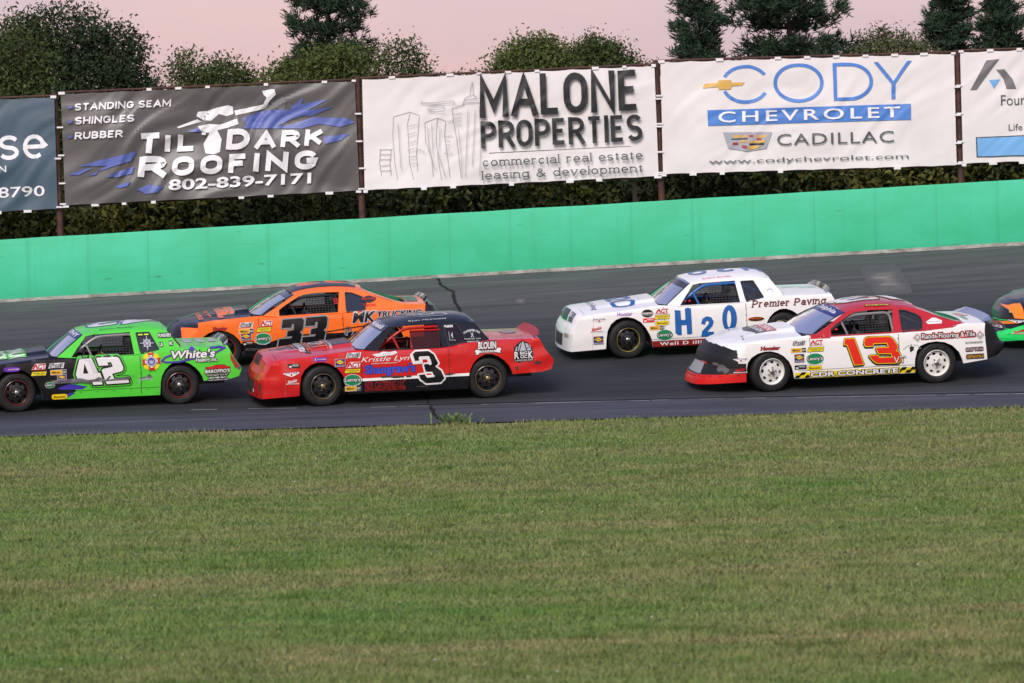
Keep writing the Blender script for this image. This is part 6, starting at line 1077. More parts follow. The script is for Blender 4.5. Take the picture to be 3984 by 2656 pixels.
    sw = MB(); ring = [Vector((.10 + .03 * cos(a), -.37 + .17 * sin(a), .83 + .17 * cos(a))) for a in np.linspace(0, 2 * pi, 25)]; sw.tube(ring, .014, n=6, cap=False); sw.tube([(-.45, -.37, .74), (.09, -.37, .82)], .018); [sw.tube([(.09, -.37, .82), ring[i]], .009, n=5) for i in (4, 12, 20)]; sw.build('steering_wheel', mat('wheel_grip', (.02, .02, .02), .6), car, True)
    cg = MB(); cm_ = cols['cage']; top = 1.185 if B.kind == 'A' else 1.145
    for s in (-1, 1):
        cg.tube(bez([(-.50, s * .74, .45), (-.46, s * .74, .84), (.02, s * .655, top - .02), (.66, s * .655, top), (.70, s * .74, .85), (.70, s * .76, .30)], .12), .024); cg.tube([(-.16, s * .70, 1.06), (-.07, s * .76, .85), (-.07, s * .78, .4)], .020); cg.tube([(.69, s * .66, 1.15), (1.5, s * .5, .80)], .021)
        cg.tube([(-.47, s * .78, .62), (.70, s * .78, .66)], .022); cg.tube([(-.47, s * .78, .80), (.70, s * .78, .80)], .020)
    cg.tube([(.66, -.655, top), (.66, .655, top)], .024); cg.tube([(.02, -.655, top - .02), (.02, .655, top - .02)], .022); cg.tube([(.68, -.65, 1.15), (.70, .70, .5)], .022); cg.tube([(-.46, -.74, .84), (-.46, .74, .84)], .021); cg.build('roll_cage', cm_, car, True)
    nb_ = MB(); xa, xb, za, zb_ = (.13, .62, .855, 1.13) if B.kind == 'A' else (.14, .61, .83, 1.10)
    if opts.get('net') == 'solid':
        nb_.add([(xa, -.80, za), (xb, -.80, za), (xb, -.70, zb_), (xa, -.70, zb_)], [(0, 1, 2, 3)]); nb_.build('window_net', clear('red_net', (.22, .05, .05), .5, .45, (.10, .02, .02)), car); e2 = MB(); e2.tube([(xa, -.81, za), (xa, -.71, zb_), (xb, -.71, zb_)], .018, n=6); e2.build('net_strap', cols['cage'], car, True)
    else:
        nx, nz_ = 9, 7; P3 = lambda a, c_: (xa + (xb - xa) * a, -.80 + .10 * c_ + .006 * sin(a * 9 + c_ * 7), za + (zb_ - za) * c_)
        for i in range(nx + 1):
            a = i / nx; h2 = .012; nb_.add([P3(a - h2 / .98, c_) for c_ in np.linspace(0, 1, 6)] + [P3(a + h2 / .98, c_) for c_ in np.linspace(0, 1, 6)], [(j, j + 1, j + 7, j + 6) for j in range(5)])
        for i in range(nz_ + 1):
            c_ = i / nz_; h2 = .022; nb_.add([P3(a, c_ - h2) for a in np.linspace(0, 1, 8)] + [P3(a, c_ + h2) for a in np.linspace(0, 1, 8)], [(j, j + 1, j + 9, j + 8) for j in range(7)])
        nb_.build('window_net', NETM, car)
    mi = MB(); mi.box((.02, -.52, 1.17), (.03, .18, .05)); mi.build('mirror', mat('mirror_chrome', (.5, .5, .52), .15, 1), car)
    # ---- wheels
    rk, rc, stp, hc = cols['rim']
    for x, st_r in ((-1.37, opts.get('steer', .14)), (1.37, 0)):
        for s in (-1, 1): add_wheel(car, rk, x, s * .765, st_r, rc, stp, hc, s > 0)
    # ---- rivets along the skirt and doors
    rv = MB()
    for x in np.arange(-.85, 1.0, .28): rv.box(side(x, .27, .003), (.012, .008, .012))
    for z in np.arange(.35, .85, .1): rv.box(side(.72, z, .003), (.012, .008, .012))
    rv.build('rivets', INK['dark'], car)
    sm2 = Art(); sx = (-.72, .72) if B.kind == 'A' else (-.735, .73)
    for x in sx: sm2.stroke([(x, B.rocker), (x + .01, .5), (x, B.belt(x) - .02)], .008, INK['dark'])
    if B.kind == 'A': sm2.stroke([(-1.98, .17), (-1.97, .45), (-1.95, .765)], .003, INK['grey'])
    sm2.stroke([(-.93, B.rocker + .10), (0, B.rocker + .105), (1.03, B.rocker + .10)], .005, INK['dark'])
    sm2.build('panel_seams', lambda a, c_, off: side(a, c_, off), car, .05, base=.0015)
    # ---- race number and stickers
    for nm, x, z, w_, h_ in T['st'].get(key, []):
        A_ = sticker(Art(), nm, x, z, w_, h_)
        if B.kind == 'B' and x < -1.76:
            if A_.items:
                q2 = lambda a, c_, off: nose_fit(B, ylow, a, c_, off) if a < -1.785 else side(a, c_, off + .002)
                A_.build('sponsor_sticker', q2, car, .05)
            continue
        if A_.items: A_.build('sponsor_sticker', side, car, .12)
    car_fns[key] = (car, B, ylow, ygh, side)
    return car
car_fns = {}
def S(key, nm): return next(r[1:] for r in T['st'][key] if r[0] == nm)

# ---------------- green and black 42
GRN = paint('paint_green', '#56d63c'); BLK = paint('paint_black', '#0e0e12', .30, .25, .2); PUR = paint('paint_violet', '#4234a4'); REDP = paint('paint_red', '#cf1d1c', .28, .6, .5); WHT = paint('paint_white', '#f6f4ef', .3, .4, .10); ORG = paint('paint_orange', '#ff7420', .35, .3, .12); TRD = paint('paint_roof_red', '#c01f24', .25, .7, .25); BLU = paint('paint_blue', '#1440a0')
GREYT = mat('cage_grey', (.30, .29, .28), .4, .3); BLKT = mat('cage_black', (.02, .02, .022), .3); BLUT = mat('cage_blue', '#2c6cb0', .3); REDT = mat('cage_red', '#b01c18', .35)
p = pts2('42', 'black'); blk42 = [(-3, 1.3), (p[0][0], 1.3)] + p + [(p[-1][0] - .05, 0), (-3, 0)]
BLKRIM = ('black', (.014, .014, .015))
car = race_car('42', variant(BA, 0, .92), 'race_car', 'bright green race car with black front and white number 42', dict(body=GRN, roof=GRN, hood=BLK, nose=BLK, tail=GRN, cage=GREYT, rim=(*BLKRIM, mat('pin_red', '#a8281c', .4), STEEL)),
    dict(seed=3, dent=.011, regions=[(blk42, BLK), (pts2('42', 'purple1'), PUR), (pts2('42', 'purple2'), PUR)], quarter=mat('quarter_black', (.03, .03, .034), .25, 0, .5), spoiler=(SMOKE, .085, .82), taillight=True))
_, B, yl, yg, side = car_fns['42']
a4, a4h, a2 = pts2('42', '4'), pts2('42', '4h'), pts2('42', '2'); A = Art()
for g_, m_ in ((.054, INK['black']), (.043, GRN), (.026, INK['black'])): A.edged((a4, a2), g_, m_)
A.poly(a4, INK['white'], [a4h]); A.poly(offset_poly(a4h, -.0), INK['black']); A.poly(a2, INK['white'])
A.poly([a4[0], a4[1], a4[2], tuple(Vector(a4[2]) * .5 + Vector(a4h[1]) * .5), tuple(Vector(a4[1]) * .5 + Vector(a4h[0]) * .5)], mat('ink_bevel', '#d2d3d4', .4)); A.build('race_number', side, car, .10)
sc_ = Art(); scm = mat('scraped_metal', (.16, .16, .165), .45, .4); n, l, b = nodes(scm); c = n.new('ShaderNodeTexCoord').outputs['Object']; l.new(ramp_node(n, l, noise_node(n, l, c, 10, 6, .75, (.5, 1, 1.5)), [(.32, (.025, .025, .027)), (.5, (.14, .14, .145)), (.68, (.42, .42, .43))]), b.inputs['Base Color'])
sc_.poly(pts2('42', 'scrape'), scm); sc_.build('scrape_mark', side, car, .05, base=.022)
A = Art(); A.stroke(pts2('42', 'swoosh'), .034, INK['dark'], joins=True); A.stroke(pts2('42', 'swoosh'), .026, INK['violet'], joins=True); x, z, w_, h_ = S('42', 'whites'); A.text("White's", x, z, w_, h_, INK['white'], .06, .18, outline=((.014, INK['dark']),)); A.oval(x - .02, z + h_ * .55, .10, .07, INK['violet']); x, z, w_, h_ = S('42', 'heating'); A.text('Heating, Inc.', x, z, w_, h_, INK['white'], .05, .1, outline=((.008, INK['dark']),)); A.build('sponsor_sticker', side, car, .1)
x, z, w_, h_ = S('42', 'emblem'); A = Art(); r = w_ / 2
for i in range(4):
    a = pi / 4 + i * pi / 2; A.poly([(x + r * 1.0 * cos(a - .35), z + r * 1.0 * sin(a - .35)), (x + r * 1.05 * cos(a), z + r * 1.05 * sin(a)), (x + r * 1.0 * cos(a + .35), z + r * 1.0 * sin(a + .35)), (x, z)], INK['yellow'])
for i in range(4):
    a = i * pi / 2 + .05; c_, s_ = cos(a), sin(a); R2 = lambda u, v_: (x + u * c_ - v_ * s_, z + u * s_ + v_ * c_)
    A.poly([R2(r * .3, -r * .14), R2(r * 1.05, -r * .36), R2(r * .92, 0), R2(r * 1.05, r * .36), R2(r * .3, r * .14)], INK['red']); A.poly([R2(r * .4, -r * .08), R2(r * .72, -r * .17), R2(r * .66, 0), R2(r * .72, r * .17), R2(r * .4, r * .08)], INK['white'])
A.oval(x, z, r * 1.12, r * 1.12, INK['silver']); A.oval(x, z, r * .80, r * .80, INK['violet']); A.poly([(x - r * .28, z + r * .18), (x - r * .1, z + .02 * r), (x, z + r * .22), (x + r * .1, z + .02 * r), (x + r * .28, z + r * .18), (x + r * .2, z - r * .2), (x, z - r * .3), (x - r * .2, z - r * .2)], INK['silver']); A.build('sponsor_sticker', side, car)
A = Art()
for nm, tx, bo in (('punish', 'PUNISHERS', .05), ('le', 'LE', .05), ('mc', 'MC', .05)):
    x, z, w_, h_ = S('42', nm); A = Art(); A.text(tx, x, z, w_, h_ * .85, INK['white'], bo, outline=((.012, INK['dark']),)); A.build('sponsor_sticker', side, car)
A = Art(); x, z, w_, h_ = S('42', 'redcar'); A.poly([(x - w_ * .5, z - h_ * .5), (x - w_ * .5, z + .1 * h_), (x - w_ * .2, z + h_ * .2), (x - w_ * .1, z + h_ * .5), (x + w_ * .25, z + h_ * .5), (x + w_ * .4, z + h_ * .1), (x + w_ * .5, z), (x + w_ * .5, z - h_ * .5)], INK['black']); A.poly([(x - w_ * .47, z - h_ * .35), (x - w_ * .45, z + .05 * h_), (x - w_ * .1, z + h_ * .38), (x + w_ * .2, z + h_ * .38), (x + w_ * .45, z), (x + w_ * .47, z - h_ * .35)], INK['red'])
for nm, tx, bo, sh in (('baroffio', "BAROFFIO'S", .06, .12), ('garage', 'Garage LLC', .02, .25), ('phone', '802-485-4611', .04, 0), ('family', 'Family owned since 1960', .02, .15)): x, z, w_, h_ = S('42', nm); A.text(tx, x, z, w_, h_ * .8, INK['white'], bo, sh, outline=((.012, INK['dark']),))
A.build('sponsor_sticker', side, car)
x, z, w_, h_ = S('42', 'barn'); A = Art(); A.poly([(x - w_ * .5, z - h_ * .1), (x - w_ * .4, z + h_ * .15), (x + w_ * .05, z + h_ * .2), (x + w_ * .25, z + h_ * .5), (x + w_ * .5, z + h_ * .1), (x + w_ * .4, z)], scm); A.stroke([(x - w_ * .5, z - h_ * .5), (x - w_ * .5, z - h_ * .12), (x + w_ * .42, z - h_ * .05), (x + w_ * .42, z - h_ * .3)], .012, INK['silver']); A.text('Tavern', x, z - h_ * .0, w_ * .6, h_ * .16, INK['silver'], .02); A.build('sponsor_sticker', side, car)
A = Art(); qx, qz = .86, 1.03; A.oval(qx, qz, .13, .13, INK['silver']); A.oval(qx, qz, .095, .095, INK['dark'])
for i in range(8): a = i * pi / 4; rl = .115 if i % 2 == 0 else .085; A.stroke([(qx, qz), (qx + rl * cos(a), qz + rl * sin(a))], .012, INK['silver'])
for dx in (-.10, 0): A.rect(qx + dx, 1.165, .075, .022, INK['lime'])
A.build('sponsor_sticker', side, car)
wsA = Art(); wsA.poly([(-.985, .78), (.985, .78), (.985, .985), (-.985, .985)], INK['navy']); wsA.text('MURPHY', 0, .885, -1.75, .15, INK['white'], .05)
WS = lambda B_: (lambda a, c_, off: ws_pt(B_, a, c_, off)); wsA.build('windshield_banner', WS(BA), car, .1)
def roof_art(art, B_): return art, (lambda a, c_, off: roof_pt(B_, a, c_ / .66, off))
A = Art(); A.text('42', .52, -.04, -1.10, -.62, INK['white'], .07, .15, outline=((.03, INK['violet']),)); _, rf = roof_art(A, BA); A.text('Karson Murphy', .38, -.56, .55, .07, INK['dark'], .0, .2); A.build('roof_number', rf, car, .1)
def hood_map(B_, yl_): return lambda a, c_, off: hood_pt(B_, yl_, a, c_ / .93, off)
def hood_text(art, body, s, yc, wy, hs, m, bold=.03, outline=()):
    """lettering across the bonnet, read from the front: text runs towards the near side"""
    art.text(body, s, yc, wy, hs, m, bold, rot=-pi / 2, outline=outline)
A = Art(); hood_text(A, 'NORWALK', .62, 0, 1.25, .20, INK['white'], .06, ((.02, GRN),)); hood_text(A, 'EVENTS', .40, 0, 1.2, .17, INK['white'], .06, ((.02, GRN),)); hood_text(A, 'RACING', .14, 0, 1.1, .12, INK['white'], .05, ((.015, GRN),)); A.build('hood_lettering', hood_map(BA, yl), car, .1)
A = Art(); [A.rect(.2 + .27 * i, .1, .16, .8, INK['silver']) for i in range(3)]; A.build('trunk_sticker', lambda a, c_, off: deck_pt(BA, yl, a, c_, off), car, .1)
DM = lambda k_: Matrix(T['M'][k_])
SUITD = mat('suit_dark', (.02, .022, .03), .8); SUITB = mat('suit_blue', (.02, .04, .09), .8); HELW = mat('helmet_dark', (.03, .03, .035), .15, 0, 1); HELT = mat('helmet_grey', (.25, .25, .26), .2, 0, 1)
driver(car, '42', 'person in dark suit and tan gloves driving the green and black car 42', SUITD, HELW, DM('42'), mat('glove_tan', '#a07c50', .7))

# ---------------- red 3
st3 = pts2('3', 'stripe'); zs_ = lambda x: st3[1][1] + (st3[2][1] - st3[1][1]) * (x - st3[1][0]) / (st3[2][0] - st3[1][0])
low3 = [(-1.0, 0), (-1.0, zs_(-1.0)), (1.1, zs_(1.1)), (1.1, 0)]; wst = [(-1.0, zs_(-1.0)), (-1.0, zs_(-1.0) + .045), (1.1, zs_(1.1) + .045), (1.1, zs_(1.1))]
car = race_car('3', BA, 'race_car', 'battered red race car with black roof and white edged number 3', dict(body=REDP, roof=BLK, hood=REDP, nose=REDP, tail=REDP, cage=REDT, inner=mat('inner_red', (.10, .012, .012), .6), rim=(*BLKRIM, mat('pin_tan', '#9a8450', .4), mat('lug_brass', (.35, .28, .14), .35, .8))),
    dict(seed=8, dent=.015, regions=[(low3, BLK), (wst, WHT)], face='taped', net='solid', spoiler=(mat('spoiler_red', '#a31512', .4), .10, .82), quarter=clear('quarter_tint', (.30, .22, .24), .8, .3, (.05, .03, .035)), rearglass=BLACKIN,
         hood_region=(lambda u, s: abs(u) < .04 + .62 * min(1, s / .48) ** 1.0 * .72, BLK), steer=.15))
_, B, yl, yg, side = car_fns['3']
a3 = pts2('3', '3'); A = Art(); A.edged((a3,), .026, INK['white']); A.poly(a3, BLK); A.build('race_number', side, car, .10)
A = Art(); x, z, w_, h_ = S('3', 'kristle'); A.text('Kristle Lyn', x, z, w_, h_, INK['white'], .0, .35); x, z, w_, h_ = S('3', 'photography'); A.text('PHOTOGRAPHY', x, z, w_, h_ * .8, INK['white'], .03); x, z, w_, h_ = S('3', 'oldcar')
A.poly([(x - .5 * w_, z), (x - .2 * w_, z + .2 * h_), (x - .05 * w_, z + .45 * h_), (x + .2 * w_, z + .3 * h_), (x + .45 * w_, z + .5 * h_), (x + .5 * w_, z + .05 * h_), (x + .3 * w_, z - .3 * h_), (x - .3 * w_, z - .5 * h_)], INK['white']); A.oval(x + .08 * w_, z - .08 * h_, .3 * w_, .42 * h_, INK['silver']); A.oval(x + .08 * w_, z - .08 * h_, .22 * w_, .3 * h_, INK['white']); A.build('sponsor_sticker', side, car)
A = Art(); x, z, w_, h_ = S('3', 'shangraws'); A.text("Shangraw's", x, z, w_, h_, mat('ink_shang', '#3c50c4', .4), .07, outline=((.008, INK['navy']),)); A.build('sponsor_sticker', side, car)
A = Art(); x, z, w_, h_ = S('3', 'nek'); A.text('NEK CATERING LLC', x, z, w_, h_, mat('ink_nek', '#a81c18', .5), .02, .12); x, z, w_, h_ = S('3', 'email'); A.text('NEKCATERINGLLC@GMAIL.COM', x, z, w_, h_, mat('ink_nek'), .02); A.build('sponsor_sticker', side, car)
A = Art(); x, z, w_, h_ = S('3', 'blouin'); A.text('BLOUIN', x, z, w_, h_, INK['white'], .08, .08, outline=((.014, INK['black']),)); x, z, w_, h_ = S('3', 'wrench')
for m_, gq in ((INK['black'], .014), (INK['white'], 0)):
    A.rect(x, z - .03 * h_, w_ * .82 + gq, h_ * .34 + gq, m_)
    for s in (-1, 1): A.poly(offset_poly([(x + s * w_ * .36, z + s * .1 * h_ - .36 * h_), (x + s * w_ * .48, z + s * .1 * h_ - .42 * h_), (x + s * w_ * .44, z + s * .1 * h_ - .1 * h_), (x + s * w_ * .50, z + s * .1 * h_ + .1 * h_), (x + s * w_ * .46, z + s * .1 * h_ + .42 * h_), (x + s * w_ * .34, z + s * .1 * h_ + .36 * h_), (x + s * w_ * .30, z)], gq / 2 + .001), m_)
A.text('REPAIR', x, z - .03 * h_, w_ * .5, h_ * .22, INK['black'], .03, sp=1.3); A.build('sponsor_sticker', side, car)
A = Art(); x, z, w_, h_ = S('3', 'bigrock'); A.poly([(x - .5 * w_, z - .5 * h_), (x - .5 * w_, z + .15 * h_), (x - .3 * w_, z + .35 * h_), (x - .05 * w_, z + .5 * h_), (x + .25 * w_, z + .38 * h_), (x + .48 * w_, z + .1 * h_), (x + .5 * w_, z - .5 * h_)], INK['black'])
for q in ([(-.18, 0), (-.05, .44), (.03, .42), (.14, 0)], [(-.44, 0), (-.36, .2), (-.3, .22), (-.36, 0)], [(-.3, 0), (-.2, .32), (-.1, .4), (-.24, 0)], [(.1, .36), (.22, .34), (.3, .18), (.16, .1)], [(.17, .06), (.32, .16), (.42, .02), (.2, 0)], [(.28, .3), (.34, .26), (.42, .1), (.34, .16)]): A.poly([(x + a * w_, z + c_ * h_) for a, c_ in q], INK['silver'])
A.text('R', x - .36 * w_, z - .2 * h_, .24 * w_, .34 * h_, INK['white'], .06); A.text('K', x + .36 * w_, z - .2 * h_, .24 * w_, .34 * h_, INK['white'], .06); A.text('BIG', x, z - .1 * h_, .38 * w_, .14 * h_, INK['white'], .05); A.text('OC', x + .0 * w_, z - .27 * h_, .36 * w_, .16 * h_, INK['white'], .06); A.text('LANDSCAPE', x, z - .44 * h_, .92 * w_, .07 * h_, INK['white'], .0); A.build('sponsor_sticker', side, car)
A = Art(); x, z, w_, h_ = S('3', 'haircare'); A.arc_text('Professional Image', x, z + .05 * h_ - w_ * .5, w_ * .78, pi / 2 + .62, pi / 2 - .62, .035, INK['white'], .0); A.text('Family Hair Care', x, z - .22 * h_, w_ * .95, h_ * .13, INK['white'], .0); A.text('(802)433-1252', x, z - .43 * h_, w_ * .7, h_ * .10, INK['white'], .0); A.stroke([(x - .02, z - .1 * h_), (x + .02, z + .25 * h_)], .007, INK['white']); A.stroke([(x + .02, z - .1 * h_), (x - .02, z + .25 * h_)], .007, INK['white']); A.build('sponsor_sticker', side, car)
A = Art(); x, z, w_, h_ = S('3', 'aussie'); A.text('Aussie', x, z, w_, h_, INK['white'], .06); x, z, w_, h_ = S('3', 'quartersign'); A.stroke([(x - .03, z - .3 * h_), (x - .03, z + .25 * h_)], .006, INK['silver']); A.poly([(x, z), (x + .03, z + .05), (x + .025, z - .06)], INK['silver']); A.text('Towing', x + .01, z - .36 * h_, w_ * .6, h_ * .1, INK['silver'], .02); A.build('sponsor_sticker', side, car)
for (x0, z0, w_, h_) in ((-.35, .46, .14, .03), (-.15, .45, .26, .035), (.05, .45, .1, .03), (.5, .46, .12, .02), (.72, .45, .16, .025), (1.9, .60, .10, .03), (2.2, .57, .12, .05), (1.85, .5, .05, .06), (2.0, .63, .16, .02), (.28, .27, .18, .02)):
    A = Art(); A.poly([(x0 + w_ * (.5 + .35 * noise.noise(Vector((i * 1.7, x0 * 9, 1)))) * cos(i * pi / 7), z0 - .033 + h_ * (.6 + .5 * noise.noise(Vector((i * 1.9, z0 * 9, 5)))) * sin(i * pi / 7)) for i in range(14)], mat('rubber_smear')); A.build('scuff_mark', side, car)
A = Art(); A.poly([(-.985, .76), (.985, .76), (.985, .985), (-.985, .985)], mat('tint_strip', (.015, .02, .04), .15, 0, .6)); A.text('McAskill', -.32, .88, -.95, .15, INK['white'], .05); A.build('windshield_banner', WS(BA), car, .1)
A = Art(); rf = lambda a, c_, off: roof_pt(BA, a, c_ / .66, off); tri = [(-(a - a3[0][0]) * 1.35 + .80, -(z - .5) * 1.25 + .0) for a, z in a3]; A.edged((tri,), .012, INK['white']); A.poly(tri, BLK); A.text('Ryan McCaskill', .45, -.57, .62, .06, INK['white'], .0, .2); A.build('roof_number', rf, car, .1)
A = Art(); A.poly([(.40, -.72), (.47, -.72), (.47, .72), (.40, .72)], INK['dark']); hood_text(A, 'CP', .60, .10, .36, .18, INK['white'], .0); hood_text(A, 'M', .60, -.27, .34, .18, INK['orange'], .0); hood_text(A, 'Custom Property Maintenance', .735, -.05, 1.1, .06, INK['white'], .0); hood_text(A, 'Plowing Mowing', .475, -.05, .9, .06, INK['orange'], .02); hood_text(A, '802-595-0000', .375, -.10, 1.0, .08, INK['white'], .05); hood_text(A, 'Vermont', .30, .05, .5, .05, INK['orange'], .02); A.stroke([(.44, -.7), (.44, .6)], .008, INK['orange']); A.stroke([(.69, -.6), (.69, .5)], .010, INK['orange']); A.build('hood_lettering', hood_map(BA, yl), car, .1)
A = Art(); A.oval(.55, .1, .34, .62, mat('ink_faded', '#8f8180', .6)); [A.stroke([(.42 + .06 * i, -.12), (.44 + .06 * i, .36)], .02, INK['silver']) for i in range(5)]; A.build('trunk_sticker', lambda a, c_, off: deck_pt(BA, yl, a, c_, off), car, .1)

# ---------------- white H2O
WR = mat('rocker_red', '#8e1c1c', .4)
car = race_car('H2O', BA, 'race_car', 'white race car with big blue H2O lettering and blue roll cage', dict(body=WHT, roof=WHT, hood=WHT, nose=WHT, tail=WHT, cage=BLUT, inner=mat('inner_maroon', (.09, .012, .016), .6), rim=(*BLKRIM, mat('pin_yellow', '#c8b83a', .4), CHR)),
    dict(seed=5, dent=.006, face='lamps', lights=True, spoiler=(CLEARP, .075, .82), regions=[([(-1.0, 0), (-1.0, pts2('H2O', 'band')[0][1]), (1.1, pts2('H2O', 'band')[0][1] + .005), (1.1, 0)], WR)], steer=.15))
_, B, yl, yg, side = car_fns['H2O']
A = Art(); A.poly(pts2('H2O', 'H'), INK['h2o']); A.poly(pts2('H2O', '2'), INK['h2o']); A.poly(pts2('H2O', '0'), INK['h2o'], [pts2('H2O', '0h')]); A.build('race_number', side, car, .10)
SLAB = {}
def slab_text(art, body, cx, cy, w_, h_, m, shear=.2, bold=.02):
    """lettering with slab feet added under and over the upright strokes"""
    art.text(body, cx, cy, w_, h_, m, bold, shear)
x, z, w_, h_ = S('H2O', 'premier'); A = Art(); A.block('Premier Paving', x, z + .006, w_, h_ * .78, INK['maroon'], .17, .18, slab=True, gap=.16)
A.build('sponsor_sticker', side, car); x, z, w_, h_ = S('H2O', 'well'); A = Art(); A.text('Well D illing & Pumps', x + .37, z, w_ * 1.75, h_ * .85, INK['white'], .05, sp=1.15); A.build('sponsor_sticker', side, car)
A = Art(); x, z, w_, h_ = S('H2O', 'oval'); A.oval(x, z, w_, h_, INK['gold']); A.oval(x, z, w_ * .94, h_ * .86, INK['black']); A.text('Primary', x - .02, z + .1 * h_, w_ * .8, h_ * .5, INK['orange'], .06, .15); A.build('sponsor_sticker', side, car)
A = Art(); x, z, w_, h_ = S('H2O', 'crest'); A.oval(x, z, w_, h_, INK['silver']); A.oval(x, z - .2 * h_, w_ * .8, h_ * .7, WHT); A.build('sponsor_sticker', side, car)
A = Art(); hgt_ = .26
for i in range(44):
    for j in range(5):
        if (i + j) % 2 == 0: A.rect(-.95 + i * .0435, .77 + j * .04, .0435, .04, INK['dark']); A.n -= 1
A.n += 1; A.build('windshield_banner', WS(BA), car, .2)
A = Art(); rf = lambda a, c_, off: roof_pt(BA, a, c_ / .66, off)
for ch, xx in (('H', .98), ('2', .52), ('O', .10)): A.text(ch, xx, .05, -.30, -.62, INK['h2o'], .07)
A.text('Robert Gordon', .30, -.56, .50, .06, INK['red'], .0, .2); A.build('roof_number', rf, car, .1)
A = Art(); hood_text(A, 'H2O', .58, 0, 1.35, .34, INK['h2o'], .05); hood_text(A, 'Well Drilling', .18, -.05, 1.2, .10, INK['navy'], .0); A.build('hood_lettering', hood_map(BA, yl), car, .1)
A = Art(); A.text('Waterbury', .3, .25, .35, -.3, mat('ink_faint', '#9cc4b8', .5), .02); A.text('223-0000', .7, .1, .4, -.25, mat('ink_faint'), .02); A.build('trunk_sticker', lambda a, c_, off: deck_pt(BA, yl, a, c_, off), car, .1)
driver(car, 'H2O', 'person in dark blue suit driving the white car with blue H2O lettering', SUITB, HELT, DM('H2O'))

# ---------------- white and red 13
RAIR = mat('dam_red', '#d8201c', .4, 0, .2)
car = race_car('13', BB_, 'race_car', 'white race car with red roof, black nose and red number 13', dict(body=WHT, roof=TRD, pillar=TRD, hood=WHT, nose=mat('nose_black', (.011, .011, .012), .5, 0, .0, .35), tail=mat('nose_black'), cage=GREYT, rim=('white', lin('#e4e2dc'), None, STEEL)),
    dict(seed=2, dent=.003, dam=RAIR, duct=True, lights=True, rake=1.8, spoiler=(SMOKE, .075, .84), steer=.15))
_, B, yl, yg, side = car_fns['13']
A = Art(); zb13 = pts2('13', 'band'); z0, z1 = .190, .276
A.poly([(-.985, z0), (1.0, z0 - .005), (1.0, z1), (-.985, z1)], INK['yellow'])
for i in range(24):
    for j in range(2):
        if (i + j) % 2 == 0 and (i < 4 or i > 18): A.rect(-.94 + i * .083, z0 + .0235 + j * .047, .08, .046, INK['black'], .04)
x, z, w_, h_ = S('13', 'cdr'); A.text('CDR CONCRETE', x, z0 + .047, w_, .078, INK['white'], .09, outline=((.020, INK['yellow']), (.012, INK['black']))); A.build('sponsor_sticker', side, car, .1)
p = pts2('13', 'redfront'); A = Art(); A.poly([(-.72, .808), (-.39, .810), (-.39, .885), (-.60, .885), (-.715, .865)], TRD); A.build('roof_paint_edge', side, car, .05, base=.0015); A = Art(); A.poly([(.64, .873), (.66, .838), (.78, .842), (1.12, .847), (1.47, .866), (1.645, .884), (1.825, .958), (1.74, .960), (1.22, .878), (.77, .863)], TRD); A.build('roof_paint_edge', side, car, .05, base=.0015)
A = Art(); y1, y3 = pts2('13', '1'), pts2('13', '3')
for q in (y1, y3): A.poly(shift(q, -.010, -.028), INK['black'])
A.edged([shift(q, -.006, -.02) for q in (y1, y3)], .016, INK['black']); A.edged((y1, y3), .020, INK['black']); A.edged((y1, y3), .011, INK['yellow'])
for q in (y1, y3): A.poly(q, INK['brightred'])
x, z, w_, h_ = S('13', 'vt'); A.text('VT', x, z, w_, h_, INK['white'], .0, outline=((.006, INK['dark']),)); A.build('race_number', side, car, .10)
A = Art(); x, z, w_, h_ = S('13', 'rands'); A.text('Rands Flooring & Tile', x, z, w_, h_, INK['white'], .03, outline=((.020, INK['red']), (.011, INK['black'])))
for r_ in [r_ for r_ in T['st']['13'] if r_[0] == 'diamond']:
    _, x, z, w_, h_ = r_; 
    for k_, m_ in ((.5, INK['red']), (.46, INK['white']), (.36, INK['grey']), (.2, INK['white'])): A.poly([(x - k_ * w_, z), (x, z + k_ * h_), (x + k_ * w_, z), (x, z - k_ * h_)], m_)
A.build('sponsor_sticker', side, car)
A = Art(); x, z, w_, h_ = S('13', 'farnham'); A.arc_text('FARNHAM CATTLE', x, z - .04 - w_ * .45, w_ * .62, pi / 2 + .85, pi / 2 - .85, .028, INK['grey'], .02); x, z, w_, h_ = S('13', 'bullhead'); A.poly([(x - .5 * w_, z + .3 * h_), (x - .2 * w_, z + .5 * h_), (x + .2 * w_, z + .45 * h_), (x + .5 * w_, z + .35 * h_), (x + .35 * w_, z), (x + .4 * w_, z - .2 * h_), (x, z - .3 * h_), (x - .15 * w_, z - .5 * h_), (x - .4 * w_, z - .4 * h_), (x - .45 * w_, z)], INK['dark']); A.build('sponsor_sticker', side, car)
for nm, tx, m_, ou in (('pg', 'P&G CUSTOM SAND BLASTING', INK['dark'], ()), ('gauth', "GAUTHIER'S TRUCKING", INK['silver'], ((.012, INK['maroon']),)), ('cordons', 'CORDONS ELECTRICAL', INK['gold'], ((.014, INK['dark']),))): x, z, w_, h_ = S('13', nm); A = Art(); A.text(tx, x, z, w_, h_ * .85, m_, .03, outline=ou); A.build('sponsor_sticker', side, car)
A = Art(); x, z, w_, h_ = S('13', 'whitesign'); A.poly([(x - .5 * w_, z - .1 * h_), (x - .3 * w_, z + .2 * h_), (x - .1 * w_, z + .5 * h_), (x + .15 * w_, z + .45 * h_), (x + .4 * w_, z + .1 * h_), (x + .5 * w_, z), (x + .42 * w_, z - .45 * h_), (x - .4 * w_, z - .45 * h_)], INK['white']); A.text('CROFT COUNTRY', x, z - .12 * h_, .75 * w_, .18 * h_, INK['grey'], .03); A.build('sponsor_sticker', side, car)
